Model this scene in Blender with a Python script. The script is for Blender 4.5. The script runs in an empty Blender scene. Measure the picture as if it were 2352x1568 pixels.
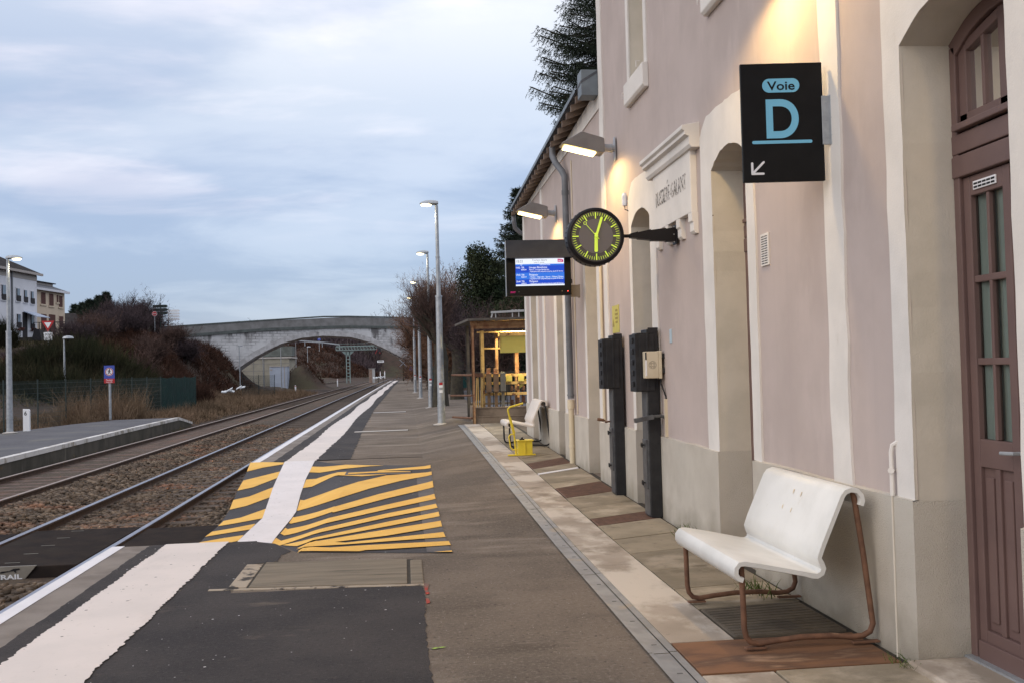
import bpy, bmesh, math, random
import numpy as np
from mathutils import Vector, Matrix
random.seed(7); RNG = np.random.default_rng(11)
R = math.radians
scene = bpy.context.scene
COL = scene.collection

# ---------------------------------------------------------------- camera
EYE = 1.65; YAW = 6.2245; PITCH = 1.5276; ROLL = -1.5; FPX = 2270.0; PW, PH = 2352.0, 1568.0
cd = bpy.data.cameras.new('camera'); cam = bpy.data.objects.new('camera', cd); COL.objects.link(cam)
CM = Matrix.Rotation(R(-YAW), 4, 'Z') @ Matrix.Rotation(R(90 + PITCH), 4, 'X') @ Matrix.Rotation(R(ROLL), 4, 'Z')
cam.matrix_world = Matrix.Translation((0, 0, EYE)) @ CM
cd.sensor_width = 36.0; cd.lens = 36.0 * FPX / PW; cd.clip_start = 0.05; cd.clip_end = 3000
scene.camera = cam

# ---------------------------------------------------------------- sky, sun, exposure
SUN_EL, SUN_AZ = 26.0, 238.0           # azimuth clockwise from +Y: behind the left shoulder
w = bpy.data.worlds.new('World'); scene.world = w; w.use_nodes = True
wn = w.node_tree.nodes; wl = w.node_tree.links; wn.clear()
def N_(t, **k):
    n = wn.new(t)
    for a, b in k.items(): setattr(n, a, b)
    return n
def ramp(nd, pts, interp='LINEAR'):
    cr = nd.color_ramp; cr.interpolation = interp
    while len(cr.elements) < len(pts): cr.elements.new(0.5)
    for e, (p, c) in zip(cr.elements, pts):
        e.position = p; e.color = (c, c, c, 1) if isinstance(c, (int, float)) else (*c, 1)
out = N_('ShaderNodeOutputWorld'); bg = N_('ShaderNodeBackground'); bg.inputs[1].default_value = 1.0
bg2 = N_('ShaderNodeBackground'); bg2.inputs[1].default_value = 0.05
sky = N_('ShaderNodeTexSky', sky_type='NISHITA', sun_disc=False); sky.sun_elevation = R(SUN_EL); sky.sun_rotation = R(SUN_AZ)
tc = N_('ShaderNodeTexCoord'); sep = N_('ShaderNodeSeparateXYZ'); wl.new(tc.outputs['Generated'], sep.inputs[0])
# elevation ramp of the overcast
gr = N_('ShaderNodeValToRGB'); wl.new(sep.outputs['Z'], gr.inputs[0])
ramp(gr, [(0.0, (0.335, 0.385, 0.525)), (0.06, (0.36, 0.42, 0.575)), (0.13, (0.45, 0.505, 0.645)), (0.20, (0.54, 0.585, 0.70)), (0.26, (0.62, 0.66, 0.745)), (0.34, (0.86, 0.86, 0.885)), (0.45, (0.95, 0.92, 0.92)), (1.0, (1.05, 0.99, 0.95))])
gr2 = N_('ShaderNodeMix', data_type='RGBA', blend_type='MULTIPLY'); gr2.inputs[0].default_value = 1
mr = N_('ShaderNodeMapRange'); wl.new(sep.outputs['Z'], mr.inputs[0]); mr.inputs[1].default_value = .33; mr.inputs[2].default_value = .75; mr.inputs[3].default_value = 1.0; mr.inputs[4].default_value = 1.45
cmb = N_('ShaderNodeCombineXYZ'); [wl.new(mr.outputs[0], cmb.inputs[i]) for i in range(3)]
wl.new(gr.outputs[0], gr2.inputs[6]); wl.new(cmb.outputs[0], gr2.inputs[7])
# cloud layer: direction projected onto a flat ceiling
add = N_('ShaderNodeMath', operation='ADD'); wl.new(sep.outputs['Z'], add.inputs[0]); add.inputs[1].default_value = 0.10
dx = N_('ShaderNodeMath', operation='DIVIDE'); wl.new(sep.outputs['X'], dx.inputs[0]); wl.new(add.outputs[0], dx.inputs[1])
dy = N_('ShaderNodeMath', operation='DIVIDE'); wl.new(sep.outputs['Y'], dy.inputs[0]); wl.new(add.outputs[0], dy.inputs[1])
cv = N_('ShaderNodeCombineXYZ'); wl.new(dx.outputs[0], cv.inputs[0]); wl.new(dy.outputs[0], cv.inputs[1])
mp = N_('ShaderNodeMapping'); wl.new(cv.outputs[0], mp.inputs[0]); mp.inputs['Scale'].default_value = (0.50, 0.60, 1); mp.inputs['Location'].default_value = (3.1, 0.6, 0); mp.inputs['Rotation'].default_value = (0, 0, R(-14))
n1 = N_('ShaderNodeTexNoise'); wl.new(mp.outputs[0], n1.inputs[0]); n1.inputs['Scale'].default_value = 1.15; n1.inputs['Detail'].default_value = 7; n1.inputs['Roughness'].default_value = .55; n1.inputs['Distortion'].default_value = .4
cr1 = N_('ShaderNodeValToRGB'); wl.new(n1.outputs['Fac'], cr1.inputs[0]); ramp(cr1, [(0.38, 0.0), (0.58, 1.0)], 'EASE')
mixd = N_('ShaderNodeMix', data_type='RGBA', blend_type='MULTIPLY'); wl.new(cr1.outputs[0], mixd.inputs[0])
wl.new(gr2.outputs[2], mixd.inputs[6]); mixd.inputs[7].default_value = (0.64, 0.70, 0.81, 1)
# pale torn gaps, a little rosy
mp2 = N_('ShaderNodeMapping'); wl.new(cv.outputs[0], mp2.inputs[0]); mp2.inputs['Scale'].default_value = (0.75, 1.15, 1); mp2.inputs['Location'].default_value = (0.35, 2.15, 0); mp2.inputs['Rotation'].default_value = (0, 0, R(-10))
n2 = N_('ShaderNodeTexNoise'); wl.new(mp2.outputs[0], n2.inputs[0]); n2.inputs['Scale'].default_value = 1.3; n2.inputs['Detail'].default_value = 6; n2.inputs['Roughness'].default_value = .52; n2.inputs['Distortion'].default_value = .25
cr2 = N_('ShaderNodeValToRGB'); wl.new(n2.outputs['Fac'], cr2.inputs[0]); ramp(cr2, [(0.49, 0.0), (0.68, 1.0)], 'EASE')
lim = N_('ShaderNodeMapRange'); wl.new(sep.outputs['Z'], lim.inputs[0]); lim.inputs[1].default_value = .12; lim.inputs[2].default_value = .20; lim.inputs[3].default_value = 0.0; lim.inputs[4].default_value = 0.9
mm = N_('ShaderNodeMath', operation='MULTIPLY'); wl.new(cr2.outputs[0], mm.inputs[0]); wl.new(lim.outputs[0], mm.inputs[1])
mixp = N_('ShaderNodeMix', data_type='RGBA', blend_type='ADD'); wl.new(mm.outputs[0], mixp.inputs[0]); wl.new(mixd.outputs[2], mixp.inputs[6]); mixp.inputs[7].default_value = (0.33, 0.235, 0.17, 1)
wl.new(mixp.outputs[2], bg.inputs[0]); wl.new(sky.outputs[0], bg2.inputs[0])
ash = N_('ShaderNodeAddShader'); wl.new(bg.outputs[0], ash.inputs[0]); wl.new(bg2.outputs[0], ash.inputs[1]); wl.new(ash.outputs[0], out.inputs[0])

sl = bpy.data.lights.new('sun', 'SUN'); sl.energy = 0.9; sl.angle = R(50); sl.color = (1.0, 0.90, 0.80)
so = bpy.data.objects.new('sun', sl); COL.objects.link(so)
so.rotation_euler = (R(90 - SUN_EL), 0, R(-SUN_AZ + 180)); so.location = (-20, -15, 25)

vs = scene.view_settings
scene.display_settings.display_device = 'sRGB'
vs.view_transform = 'Standard'; vs.look = 'None'; vs.exposure = 0.0; vs.gamma = 1.0; vs.use_curve_mapping = False
scene.cycles.max_bounces = 6; scene.cycles.diffuse_bounces = 3; scene.cycles.transparent_max_bounces = 8
scene.cycles.use_denoising = True

# ---------------------------------------------------------------- helpers
def ray(px, py):
    return CM.to_3x3() @ Vector(((px - PW / 2) / FPX, -(py - PH / 2) / FPX, -1.0))
def at(px, py, Y):
    d = ray(px, py); t = Y / d.y; return Vector((0, 0, EYE)) + d * t
def nat(x0, y0, s, cx, cy, Y):                     # a point measured in an enlarged crop, taken to real distance Y
    return at((x0 + cx / s) / 1.08844, (y0 + cy / s) / 1.08844, Y)

def tag(o, label=None, cat=None, group=None, kind=None):
    if label: o['label'] = label
    if cat: o['category'] = cat
    if group: o['group'] = group
    if kind: o['kind'] = kind
    return o
def thing(name, label, cat, loc=(0, 0, 0), rz=0, group=None):
    o = bpy.data.objects.new(name, None); COL.objects.link(o); o.empty_display_size = .2
    o.location = loc; o.rotation_euler = (0, 0, rz); return tag(o, label, cat, group)
def wloc(o):
    v = Vector((0, 0, 0))
    while o is not None: v += Vector(o.location); o = o.parent
    return v
def basis(o):
    a, r = Vector((0, 0, 0)), 0.0
    while o is not None: a += Vector(o.location); r += o.rotation_euler.z; o = o.parent
    return a, r

class MB:
    def __init__(s): s.v = []; s.f = []; s.mi = []
    def add(s, vs, fs, m=0):
        b = len(s.v); s.v.extend([tuple(v) for v in vs])
        for f in fs: s.f.append([b + i for i in f]); s.mi.append(m)
        return s
    def box(s, x0, x1, y0, y1, z0, z1, m=0):
        if x0 > x1: x0, x1 = x1, x0
        if y0 > y1: y0, y1 = y1, y0
        return s.add([(x0,y0,z0),(x1,y0,z0),(x1,y1,z0),(x0,y1,z0),(x0,y0,z1),(x1,y0,z1),(x1,y1,z1),(x0,y1,z1)],
              [(0,3,2,1),(4,5,6,7),(0,1,5,4),(1,2,6,5),(2,3,7,6),(3,0,4,7)], m)
    def obox(s, c, ax, ay, az, m=0):                # centre and three half-axes
        c, ax, ay, az = map(Vector, (c, ax, ay, az)); P = []
        for k in (-1, 1):
            for i, j in ((-1,-1),(1,-1),(1,1),(-1,1)): P.append(c + ax*i + ay*j + az*k)
        return s.add(P, [(0,3,2,1),(4,5,6,7),(0,1,5,4),(1,2,6,5),(2,3,7,6),(3,0,4,7)], m)
    def bar(s, a, b, wx, wz, m=0, up=(0, 0, 1)):
        a, b = Vector(a), Vector(b); d = (b - a); L = d.length; d.normalize(); u = Vector(up)
        if abs(d.dot(u)) > .95: u = Vector((0, 1, 0))
        sx = d.cross(u).normalized(); sz = sx.cross(d)
        return s.obox((a + b) / 2, sx * wx / 2, d * L / 2, sz * wz / 2, m)
    def tube(s, pts, r, n=8, m=0, cap=True):
        pts = [Vector(p) for p in pts]; k = len(pts); rs = r if isinstance(r, (list, tuple)) else [r] * k
        V = []; nrm = None
        for i, p in enumerate(pts):
            d = (pts[min(i+1, k-1)] - pts[max(i-1, 0)]).normalized()
            if nrm is None:
                nrm = d.cross(Vector((0.13, 0.27, 1)) if abs(d.z) < .9 else Vector((1, 0.1, 0))).normalized()
            else: nrm = (nrm - d * nrm.dot(d)).normalized()
            b = d.cross(nrm)
            for j in range(n):
                a = 2 * math.pi * j / n; V.append(p + (nrm * math.cos(a) + b * math.sin(a)) * rs[i])
        F = [(i*n+j, i*n+(j+1) % n, (i+1)*n+(j+1) % n, (i+1)*n+j) for i in range(k-1) for j in range(n)]
        if cap: F += [tuple(range(n))[::-1], tuple((k-1)*n + j for j in range(n))]
        return s.add(V, F, m)
    def lathe(s, c, prof, n=20, m=0, axis='z'):     # prof: (r, h) list
        c = Vector(c); V = []
        for r, h in prof:
            for j in range(n):
                a = 2*math.pi*j/n; x, y = r*math.cos(a), r*math.sin(a)
                V.append(c + (Vector((x, y, h)) if axis == 'z' else Vector((x, h, y)) if axis == 'y' else Vector((h, x, y))))
        k = len(prof); F = [(i*n+j, i*n+(j+1) % n, (i+1)*n+(j+1) % n, (i+1)*n+j) for i in range(k-1) for j in range(n)]
        F += [tuple(range(n))[::-1], tuple((k-1)*n+j for j in range(n))]
        return s.add(V, F, m)
    def prism(s, poly, plane, a, b, m=0):           # poly in the plane, extruded a..b along the third axis
        def P(u, v, t): return (u, v, t) if plane == 'xy' else (u, t, v) if plane == 'xz' else (t, u, v)
        n = len(poly); V = [P(u, v, a) for u, v in poly] + [P(u, v, b) for u, v in poly]
        return s.add(V, [tuple(range(n))[::-1], tuple(range(n, 2*n))] + [(i, (i+1) % n, n+(i+1) % n, n+i) for i in range(n)], m)
    def build(s, name, mat, parent=None, smooth=False, bevel=0, world=True, recalc=True, seg=1, split=False):
        if split:
            par = list(range(len(s.v)))
            def fd(i):
                while par[i] != i: par[i] = par[par[i]]; i = par[i]
                return i
            for f in s.f:
                for i in f[1:]: par[fd(i)] = fd(f[0])
            gr_ = {}
            for f, m_ in zip(s.f, s.mi): gr_.setdefault(fd(f[0]), []).append((f, m_))
            res = None
            for fs in gr_.values():
                q = MB(); mp_ = {}
                for f, m_ in fs:
                    for i in f:
                        if i not in mp_: mp_[i] = len(q.v); q.v.append(s.v[i])
                    q.f.append([mp_[i] for i in f]); q.mi.append(m_)
                res = q.build(name, mat, parent, smooth, bevel, world, recalc, seg)
            return res
        me = bpy.data.meshes.new(name)
        V = s.v
        if parent is not None and world:
            o_, r_ = basis(parent)
            if r_: M = Matrix.Rotation(-r_, 3, 'Z'); V = [tuple(M @ (Vector(v) - o_)) for v in V]
            else: V = [(v[0]-o_.x, v[1]-o_.y, v[2]-o_.z) for v in V]
        me.from_pydata(V, [], s.f)
        mats = mat if isinstance(mat, (list, tuple)) else [mat]
        for q in mats: me.materials.append(q)
        if len(mats) > 1: me.polygons.foreach_set('material_index', s.mi)
        if recalc:
            bm = bmesh.new(); bm.from_mesh(me); bmesh.ops.recalc_face_normals(bm, faces=bm.faces); bm.to_mesh(me); bm.free()
        if smooth:
            me.polygons.foreach_set('use_smooth', [True]*len(me.polygons))
            try: me.set_sharp_from_angle(angle=R(38))
            except Exception: pass
        me.update()
        o = bpy.data.objects.new(name, me); COL.objects.link(o)
        if parent is not None: o.parent = parent
        if bevel:
            bv = o.modifiers.new('bevel', 'BEVEL'); bv.width = bevel; bv.segments = seg + 1; bv.limit_method = 'ANGLE'; bv.angle_limit = R(35)
        return o
def np_mesh(name, V, F, mat, parent=None, world=True, per=3):
    V = np.asarray(V, np.float32).reshape(-1, 3); F = np.asarray(F, np.int32).reshape(-1, per)
    if parent is not None and world: V = V - np.array(basis(parent)[0], np.float32)
    me = bpy.data.meshes.new(name); me.vertices.add(len(V)); me.vertices.foreach_set('co', V.ravel())
    me.loops.add(F.size); me.loops.foreach_set('vertex_index', F.ravel())
    me.polygons.add(len(F)); me.polygons.foreach_set('loop_start', np.arange(0, F.size, per, dtype=np.int32))
    me.update(calc_edges=True); me.validate()
    for q in (mat if isinstance(mat, (list, tuple)) else [mat]): me.materials.append(q)
    o = bpy.data.objects.new(name, me); COL.objects.link(o); o.parent = parent; return o
def copy_tree(o, parent=None):
    c = o.copy(); COL.objects.link(c); c.parent = parent
    for ch in list(o.children): copy_tree(ch, c)
    return c
def text_into(mb, s, org, right, up, height=None, width=None, depth=.002, m=0, align='L', bold=0.0):
    cu = bpy.data.curves.new('t', 'FONT'); cu.body = s; cu.size = 1; cu.extrude = 0; cu.offset = bold; cu.resolution_u = 3 if (height or 1) < .2 else 10
    to = bpy.data.objects.new('t', cu); COL.objects.link(to); dg = bpy.context.evaluated_depsgraph_get(); dg.update()
    me = bpy.data.meshes.new_from_object(to.evaluated_get(dg)); vs_ = [v.co.copy() for v in me.vertices]; fs = [tuple(p.vertices) for p in me.polygons]
    bpy.data.objects.remove(to); bpy.data.curves.remove(cu); bpy.data.meshes.remove(me)
    if not vs_: return
    x0 = min(v.x for v in vs_); x1 = max(v.x for v in vs_); ym = 0.72
    sy = (height or 1) / ym; sx = (width / (x1 - x0)) if width else sy
    if width and not height: sy = sx
    off = {'L': -x0, 'C': -(x0+x1)/2, 'R': -x1}[align]
    right = Vector(right).normalized(); up = Vector(up).normalized(); nn = right.cross(up); org = Vector(org)
    mb.add([org + right*((v.x+off)*sx) + up*(v.y*sy) + nn*depth for v in vs_], fs, m)

# ---------------------------------------------------------------- materials
def mat(name, c1, c2=None, rough=.8, scale=4.0, detail=6, lo=.35, hi=.65, bump=0.0, bscale=60.0, metal=0.0, spec=.35,
        stretch=(1, 1, 1), c3=None, s3=1.0, lo3=.5, hi3=.6, st3=(1, 1, 1), emit=None, es=0.0, island=0.0, bdist=.01):
    m = bpy.data.materials.new(name); m.use_nodes = True; nt = m.node_tree; b = nt.nodes['Principled BSDF']; L = nt.links
    b.inputs['Roughness'].default_value = rough; b.inputs['Metallic'].default_value = metal; b.inputs['Specular IOR Level'].default_value = spec
    b.inputs['Base Color'].default_value = (*c1, 1)
    col = None
    t = nt.nodes.new('ShaderNodeTexCoord')
    def noise(sc, st, de=detail):
        mp = nt.nodes.new('ShaderNodeMapping'); L.new(t.outputs['Object'], mp.inputs[0]); mp.inputs['Scale'].default_value = st
        n = nt.nodes.new('ShaderNodeTexNoise'); L.new(mp.outputs[0], n.inputs[0]); n.inputs['Scale'].default_value = sc; n.inputs['Detail'].default_value = de; n.inputs['Roughness'].default_value = .6
        return n
    def ramped(n, a, z):
        r = nt.nodes.new('ShaderNodeMapRange'); r.interpolation_type = 'SMOOTHSTEP'; L.new(n.outputs[0], r.inputs[0]); r.inputs[1].default_value = a; r.inputs[2].default_value = z; return r
    def mix(fac, a, bcol):
        x = nt.nodes.new('ShaderNodeMix'); x.data_type = 'RGBA'; L.new(fac, x.inputs[0])
        if hasattr(a, 'links'): L.new(a, x.inputs[6])
        else: x.inputs[6].default_value = (*a, 1)
        x.inputs[7].default_value = (*bcol, 1); return x.outputs[2]
    if c2 is not None: col = mix(ramped(noise(scale, stretch), lo, hi).outputs[0], c1, c2)
    if c3 is not None: col = mix(ramped(noise(s3, st3, 8), lo3, hi3).outputs[0], col if col is not None else c1, c3)
    if island:
        g = nt.nodes.new('ShaderNodeNewGeometry'); r = nt.nodes.new('ShaderNodeMapRange'); L.new(g.outputs['Random Per Island'], r.inputs[0]); r.inputs[3].default_value = 1-island; r.inputs[4].default_value = 1+island
        x = nt.nodes.new('ShaderNodeMix'); x.data_type = 'RGBA'; x.blend_type = 'MULTIPLY'; x.inputs[0].default_value = 1
        if col is not None: L.new(col, x.inputs[6])
        else: x.inputs[6].default_value = (*c1, 1)
        L.new(r.outputs[0], x.inputs[7]); col = x.outputs[2]
    if col is not None: L.new(col, b.inputs['Base Color'])
    if bump:
        n = noise(bscale, (1, 1, 1), 4); bp = nt.nodes.new('ShaderNodeBump'); bp.inputs['Strength'].default_value = bump; bp.inputs['Distance'].default_value = bdist
        L.new(n.outputs[0], bp.inputs['Height']); L.new(bp.outputs[0], b.inputs['Normal'])
    if emit: b.inputs['Emission Color'].default_value = (*emit, 1); b.inputs['Emission Strength'].default_value = es
    m['_'] = 1
    return m
def specks(m, col, scale=30.0, thr=.10, amount=.9, coverage=None):
    """small scattered grains over a material, in object space"""
    nt = m.node_tree; b = nt.nodes['Principled BSDF']; L = nt.links
    t = nt.nodes.new('ShaderNodeTexCoord'); v = nt.nodes.new('ShaderNodeTexVoronoi'); v.inputs['Scale'].default_value = scale; L.new(t.outputs['Object'], v.inputs['Vector'])
    r = nt.nodes.new('ShaderNodeMath'); r.operation = 'LESS_THAN'; L.new(v.outputs['Distance'], r.inputs[0]); r.inputs[1].default_value = thr
    s2 = nt.nodes.new('ShaderNodeSeparateColor'); L.new(v.outputs['Color'], s2.inputs[0])
    g = nt.nodes.new('ShaderNodeMath'); g.operation = 'GREATER_THAN'; L.new(s2.outputs[0], g.inputs[0]); g.inputs[1].default_value = amount
    ml = nt.nodes.new('ShaderNodeMath'); ml.operation = 'MULTIPLY'; L.new(r.outputs[0], ml.inputs[0]); L.new(g.outputs[0], ml.inputs[1])
    x = nt.nodes.new('ShaderNodeMix'); x.data_type = 'RGBA'; L.new(ml.outputs[0], x.inputs[0])
    src = b.inputs['Base Color']
    if src.is_linked: L.new(src.links[0].from_socket, x.inputs[6])
    else: x.inputs[6].default_value = src.default_value
    x.inputs[7].default_value = (*col, 1); L.new(x.outputs[2], b.inputs['Base Color']); return m
def layer(m, col, scale, lo, hi, st=(1, 1, 1), loc=(0, 0, 0), amt=1.0):
    nt = m.node_tree; b = nt.nodes['Principled BSDF']; L = nt.links
    t = nt.nodes.new('ShaderNodeTexCoord'); mp = nt.nodes.new('ShaderNodeMapping'); L.new(t.outputs['Object'], mp.inputs[0]); mp.inputs['Scale'].default_value = st; mp.inputs['Location'].default_value = loc
    n = nt.nodes.new('ShaderNodeTexNoise'); L.new(mp.outputs[0], n.inputs[0]); n.inputs['Scale'].default_value = scale; n.inputs['Detail'].default_value = 8; n.inputs['Roughness'].default_value = .62
    r = nt.nodes.new('ShaderNodeMapRange'); r.interpolation_type = 'SMOOTHSTEP'; L.new(n.outputs[0], r.inputs[0]); r.inputs[1].default_value = lo; r.inputs[2].default_value = hi; r.inputs[4].default_value = amt
    x = nt.nodes.new('ShaderNodeMix'); x.data_type = 'RGBA'; L.new(r.outputs[0], x.inputs[0])
    src = b.inputs['Base Color']
    if src.is_linked: L.new(src.links[0].from_socket, x.inputs[6])
    else: x.inputs[6].default_value = src.default_value
    x.inputs[7].default_value = (*col, 1); L.new(x.outputs[2], b.inputs['Base Color']); return m

M = {}
M['pink'] = mat('pink_render', (.475, .402, .373), (.43, .362, .335), rough=.92, scale=1.3, bump=.35, bscale=220, bdist=.004, spec=.15)
layer(M['pink'], (.495, .42, .39), 3.0, .5, .75, (1, 1, .35))
layer(M['pink'], (.405, .338, .313), 1.1, .58, .8, (1, 1.6, .25), (3, 1, 0), .6)
layer(M['pink'], (.36, .30, .285), 1.0, .55, .72, (1, 5.0, .22), (1, 4, 2), .15); layer(M['pink'], (.30, .25, .235), 7.0, .68, .80, (1, 1, 1), (3, 3, 1), .35)
M['trim'] = mat('white_trim', (.70, .665, .625), (.63, .60, .565), rough=.9, scale=2.0, bump=.3, bscale=90, bdist=.006, spec=.15)
layer(M['trim'], (.47, .42, .36), 5.0, .64, .82, (1, 1, .5), amt=.7)
M['reveal'] = mat('cream_reveal', (.60, .55, .475), (.53, .49, .42), rough=.9, scale=2.4, bump=.3, bscale=80, bdist=.006, spec=.15)
specks(M['reveal'], (.16, .12, .09), 9, .06, .9)
M['plinth'] = mat('rough_plinth', (.55, .51, .445), (.49, .45, .39), rough=.95, scale=1.8, bump=.8, bscale=130, bdist=.012, spec=.1)
layer(M['plinth'], (.40, .36, .30), 2.4, .55, .8, (1, 1, .6), amt=.5)
def darken_foot(m, col, z0, z1, amt):
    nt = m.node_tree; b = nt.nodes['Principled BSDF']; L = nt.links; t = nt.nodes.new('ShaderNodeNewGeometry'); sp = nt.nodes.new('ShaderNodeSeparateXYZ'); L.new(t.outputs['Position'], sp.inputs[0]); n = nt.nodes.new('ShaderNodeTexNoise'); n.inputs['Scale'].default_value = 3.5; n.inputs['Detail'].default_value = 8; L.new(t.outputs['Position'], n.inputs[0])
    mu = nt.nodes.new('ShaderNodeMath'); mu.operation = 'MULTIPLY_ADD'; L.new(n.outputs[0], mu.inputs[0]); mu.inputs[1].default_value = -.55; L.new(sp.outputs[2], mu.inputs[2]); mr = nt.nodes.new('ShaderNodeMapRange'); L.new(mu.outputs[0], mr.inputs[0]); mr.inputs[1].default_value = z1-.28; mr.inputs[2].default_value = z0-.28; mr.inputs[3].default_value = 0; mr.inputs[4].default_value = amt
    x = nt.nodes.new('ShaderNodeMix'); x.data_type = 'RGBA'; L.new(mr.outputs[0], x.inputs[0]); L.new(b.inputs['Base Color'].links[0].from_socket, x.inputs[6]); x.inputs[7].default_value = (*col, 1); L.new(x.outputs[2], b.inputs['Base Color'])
darken_foot(M['plinth'], (.22, .19, .14), .0, .30, .65)  # plinth gets darker towards its foot, along an uneven noise edge
M['door'] = mat('plum_paint', (.155, .098, .088), (.135, .085, .078), rough=.5, scale=3, bump=.08, bscale=200, spec=.4)
M['glass'] = mat('curtained_glass', (.135, .155, .15), (.11, .13, .128), rough=.16, scale=2.5, spec=.6, stretch=(1, 6, .4))
M['dark'] = mat('dark_interior', (.02, .02, .02), rough=1)
M['slate'] = mat('slate_roof', (.10, .105, .12), (.065, .068, .078), rough=.7, scale=6, bump=.4, bscale=25, stretch=(1, 1, 3))
M['zinc'] = mat('zinc', (.19, .22, .24), (.15, .17, .19), rough=.5, scale=3, metal=.3)
M['timber'] = mat('rafter_wood', (.20, .15, .115), (.14, .10, .08), rough=.85, scale=7)
M['pipe'] = mat('grey_pipe', (.17, .175, .19), (.13, .135, .145), rough=.5, scale=5)
M['creampipe'] = mat('cream_pipe', (.62, .54, .40), (.56, .48, .34), rough=.5, scale=4)
M['black'] = mat('black_panel', (.0045, .0045, .005), (.007, .007, .0075), rough=.55, scale=6, spec=.18)
M['clockblack'] = mat('clock_case', (.010, .009, .011), rough=.45, spec=.2)
M['blue'] = mat('sign_blue', (.17, .47, .66), rough=.5)
M['white'] = mat('white_paint', (.78, .78, .80), (.70, .70, .72), rough=.5, scale=6)
M['galv'] = mat('galvanised_steel', (.40, .42, .44), (.30, .32, .34), rough=.45, scale=9, metal=.35, bump=.05, bscale=60)
M['lampgrey'] = mat('lamp_housing', (.20, .185, .175), (.17, .155, .145), rough=.45, scale=5)
M['lens'] = mat('lit_lens', (1, .9, .6), emit=(1.0, .76, .32), es=8.0)
M['lensw'] = mat('lit_lens_pale', (1, .95, .8), emit=(1.0, .84, .50), es=8.0)
M['fluo'] = mat('lit_tube', (1, .9, .7), emit=(1.0, .85, .50), es=8.0)
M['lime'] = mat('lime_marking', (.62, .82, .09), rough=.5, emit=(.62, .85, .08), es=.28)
M['dial'] = mat('clock_dial', (.075, .068, .066), rough=.5)
M['dial2'] = mat('clock_dial_centre', (.135, .122, .125), rough=.5)
M['hood'] = mat('screen_hood', (.022, .025, .034), (.028, .031, .040), rough=.5, scale=9, spec=.2)
M['scrblue'] = mat('screen_blue', (0, 0, 0), emit=(.012, .075, .60), es=1.0, rough=.2)
M['scrblue2'] = mat('screen_light_blue', (0, 0, 0), emit=(.035, .19, .78), es=1.0, rough=.2)
M['scrwhite'] = mat('screen_white', (0, 0, 0), emit=(.86, .90, 1.0), es=1.05, rough=.2)
M['scrgrey'] = mat('screen_grey', (0, 0, 0), emit=(.30, .33, .38), es=1.0, rough=.2)
M['logo'] = mat('logo_red', (.1, 0, .03), emit=(.55, .02, .16), es=1.0, rough=.3)
M['redled'] = mat('red_led', (.3, 0, 0), emit=(1.0, .08, .05), es=4.0)
M['taupe'] = mat('taupe_bracket', (.20, .165, .13), rough=.6)
M['steelblack'] = mat('black_paint_iron', (.014, .014, .016), (.024, .024, .026), rough=.42, scale=8, bump=.06, bscale=40, c3=(.07, .06, .055), s3=9, lo3=.70, hi3=.78)
M['irongrey'] = mat('worn_iron', (.13, .135, .14), (.085, .085, .09), rough=.4, scale=10, metal=.4, c3=(.20, .12, .08), s3=7, lo3=.68, hi3=.75)
M['boxcream'] = mat('yellowed_plastic', (.60, .53, .40), (.53, .46, .33), rough=.5, scale=5)
M['rust'] = mat('rusty_steel', (.175, .088, .052), (.115, .058, .036), rough=.75, scale=14, bump=.15, bscale=90, c3=(.26, .16, .10), s3=10, lo3=.62, hi3=.75)
M['bench'] = mat('bench_white', (.68, .675, .65), (.60, .595, .565), rough=.38, scale=2.2, bump=.06, bscale=18, spec=.4)
layer(M['bench'], (.44, .385, .29), 5.0, .60, .78, (1, 1, .5), (4, 1, 1), .55); layer(M['bench'], (.36, .33, .27), 26, .66, .76, amt=.5)
M['bench2'] = mat('bench_cream', (.66, .60, .53), (.60, .54, .48), rough=.45, scale=3)
M['yellow'] = mat('yellow_paint', (.72, .56, .045), (.66, .50, .04), rough=.45, scale=8)
M['notice'] = mat('yellow_notice', (.58, .50, .10), (.50, .44, .12), rough=.4, scale=9)
M['noticebrown'] = mat('faded_print', (.30, .23, .05), rough=.5)
M['paleblue'] = mat('pale_blue_plate', (.42, .52, .58), rough=.5)
def clear_glass(name):
    m = bpy.data.materials.new(name); m.use_nodes = True; nt = m.node_tree; nt.nodes.clear(); o_ = nt.nodes.new('ShaderNodeOutputMaterial'); mx = nt.nodes.new('ShaderNodeMixShader'); t = nt.nodes.new('ShaderNodeBsdfTransparent'); g = nt.nodes.new('ShaderNodeBsdfGlossy'); f = nt.nodes.new('ShaderNodeFresnel')
    f.inputs[0].default_value = 1.5; g.inputs['Roughness'].default_value = .03; t.inputs[0].default_value = (.80, .86, .84, 1); nt.links.new(f.outputs[0], mx.inputs[0]); nt.links.new(t.outputs[0], mx.inputs[1]); nt.links.new(g.outputs[0], mx.inputs[2]); nt.links.new(mx.outputs[0], o_.inputs[0]); return m
M['clear'] = clear_glass('window_glass')
M['curtain'] = mat('grey_green_curtain', (.40, .44, .42), (.33, .365, .35), rough=.95, scale=3, stretch=(1, 2, .3))
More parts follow.
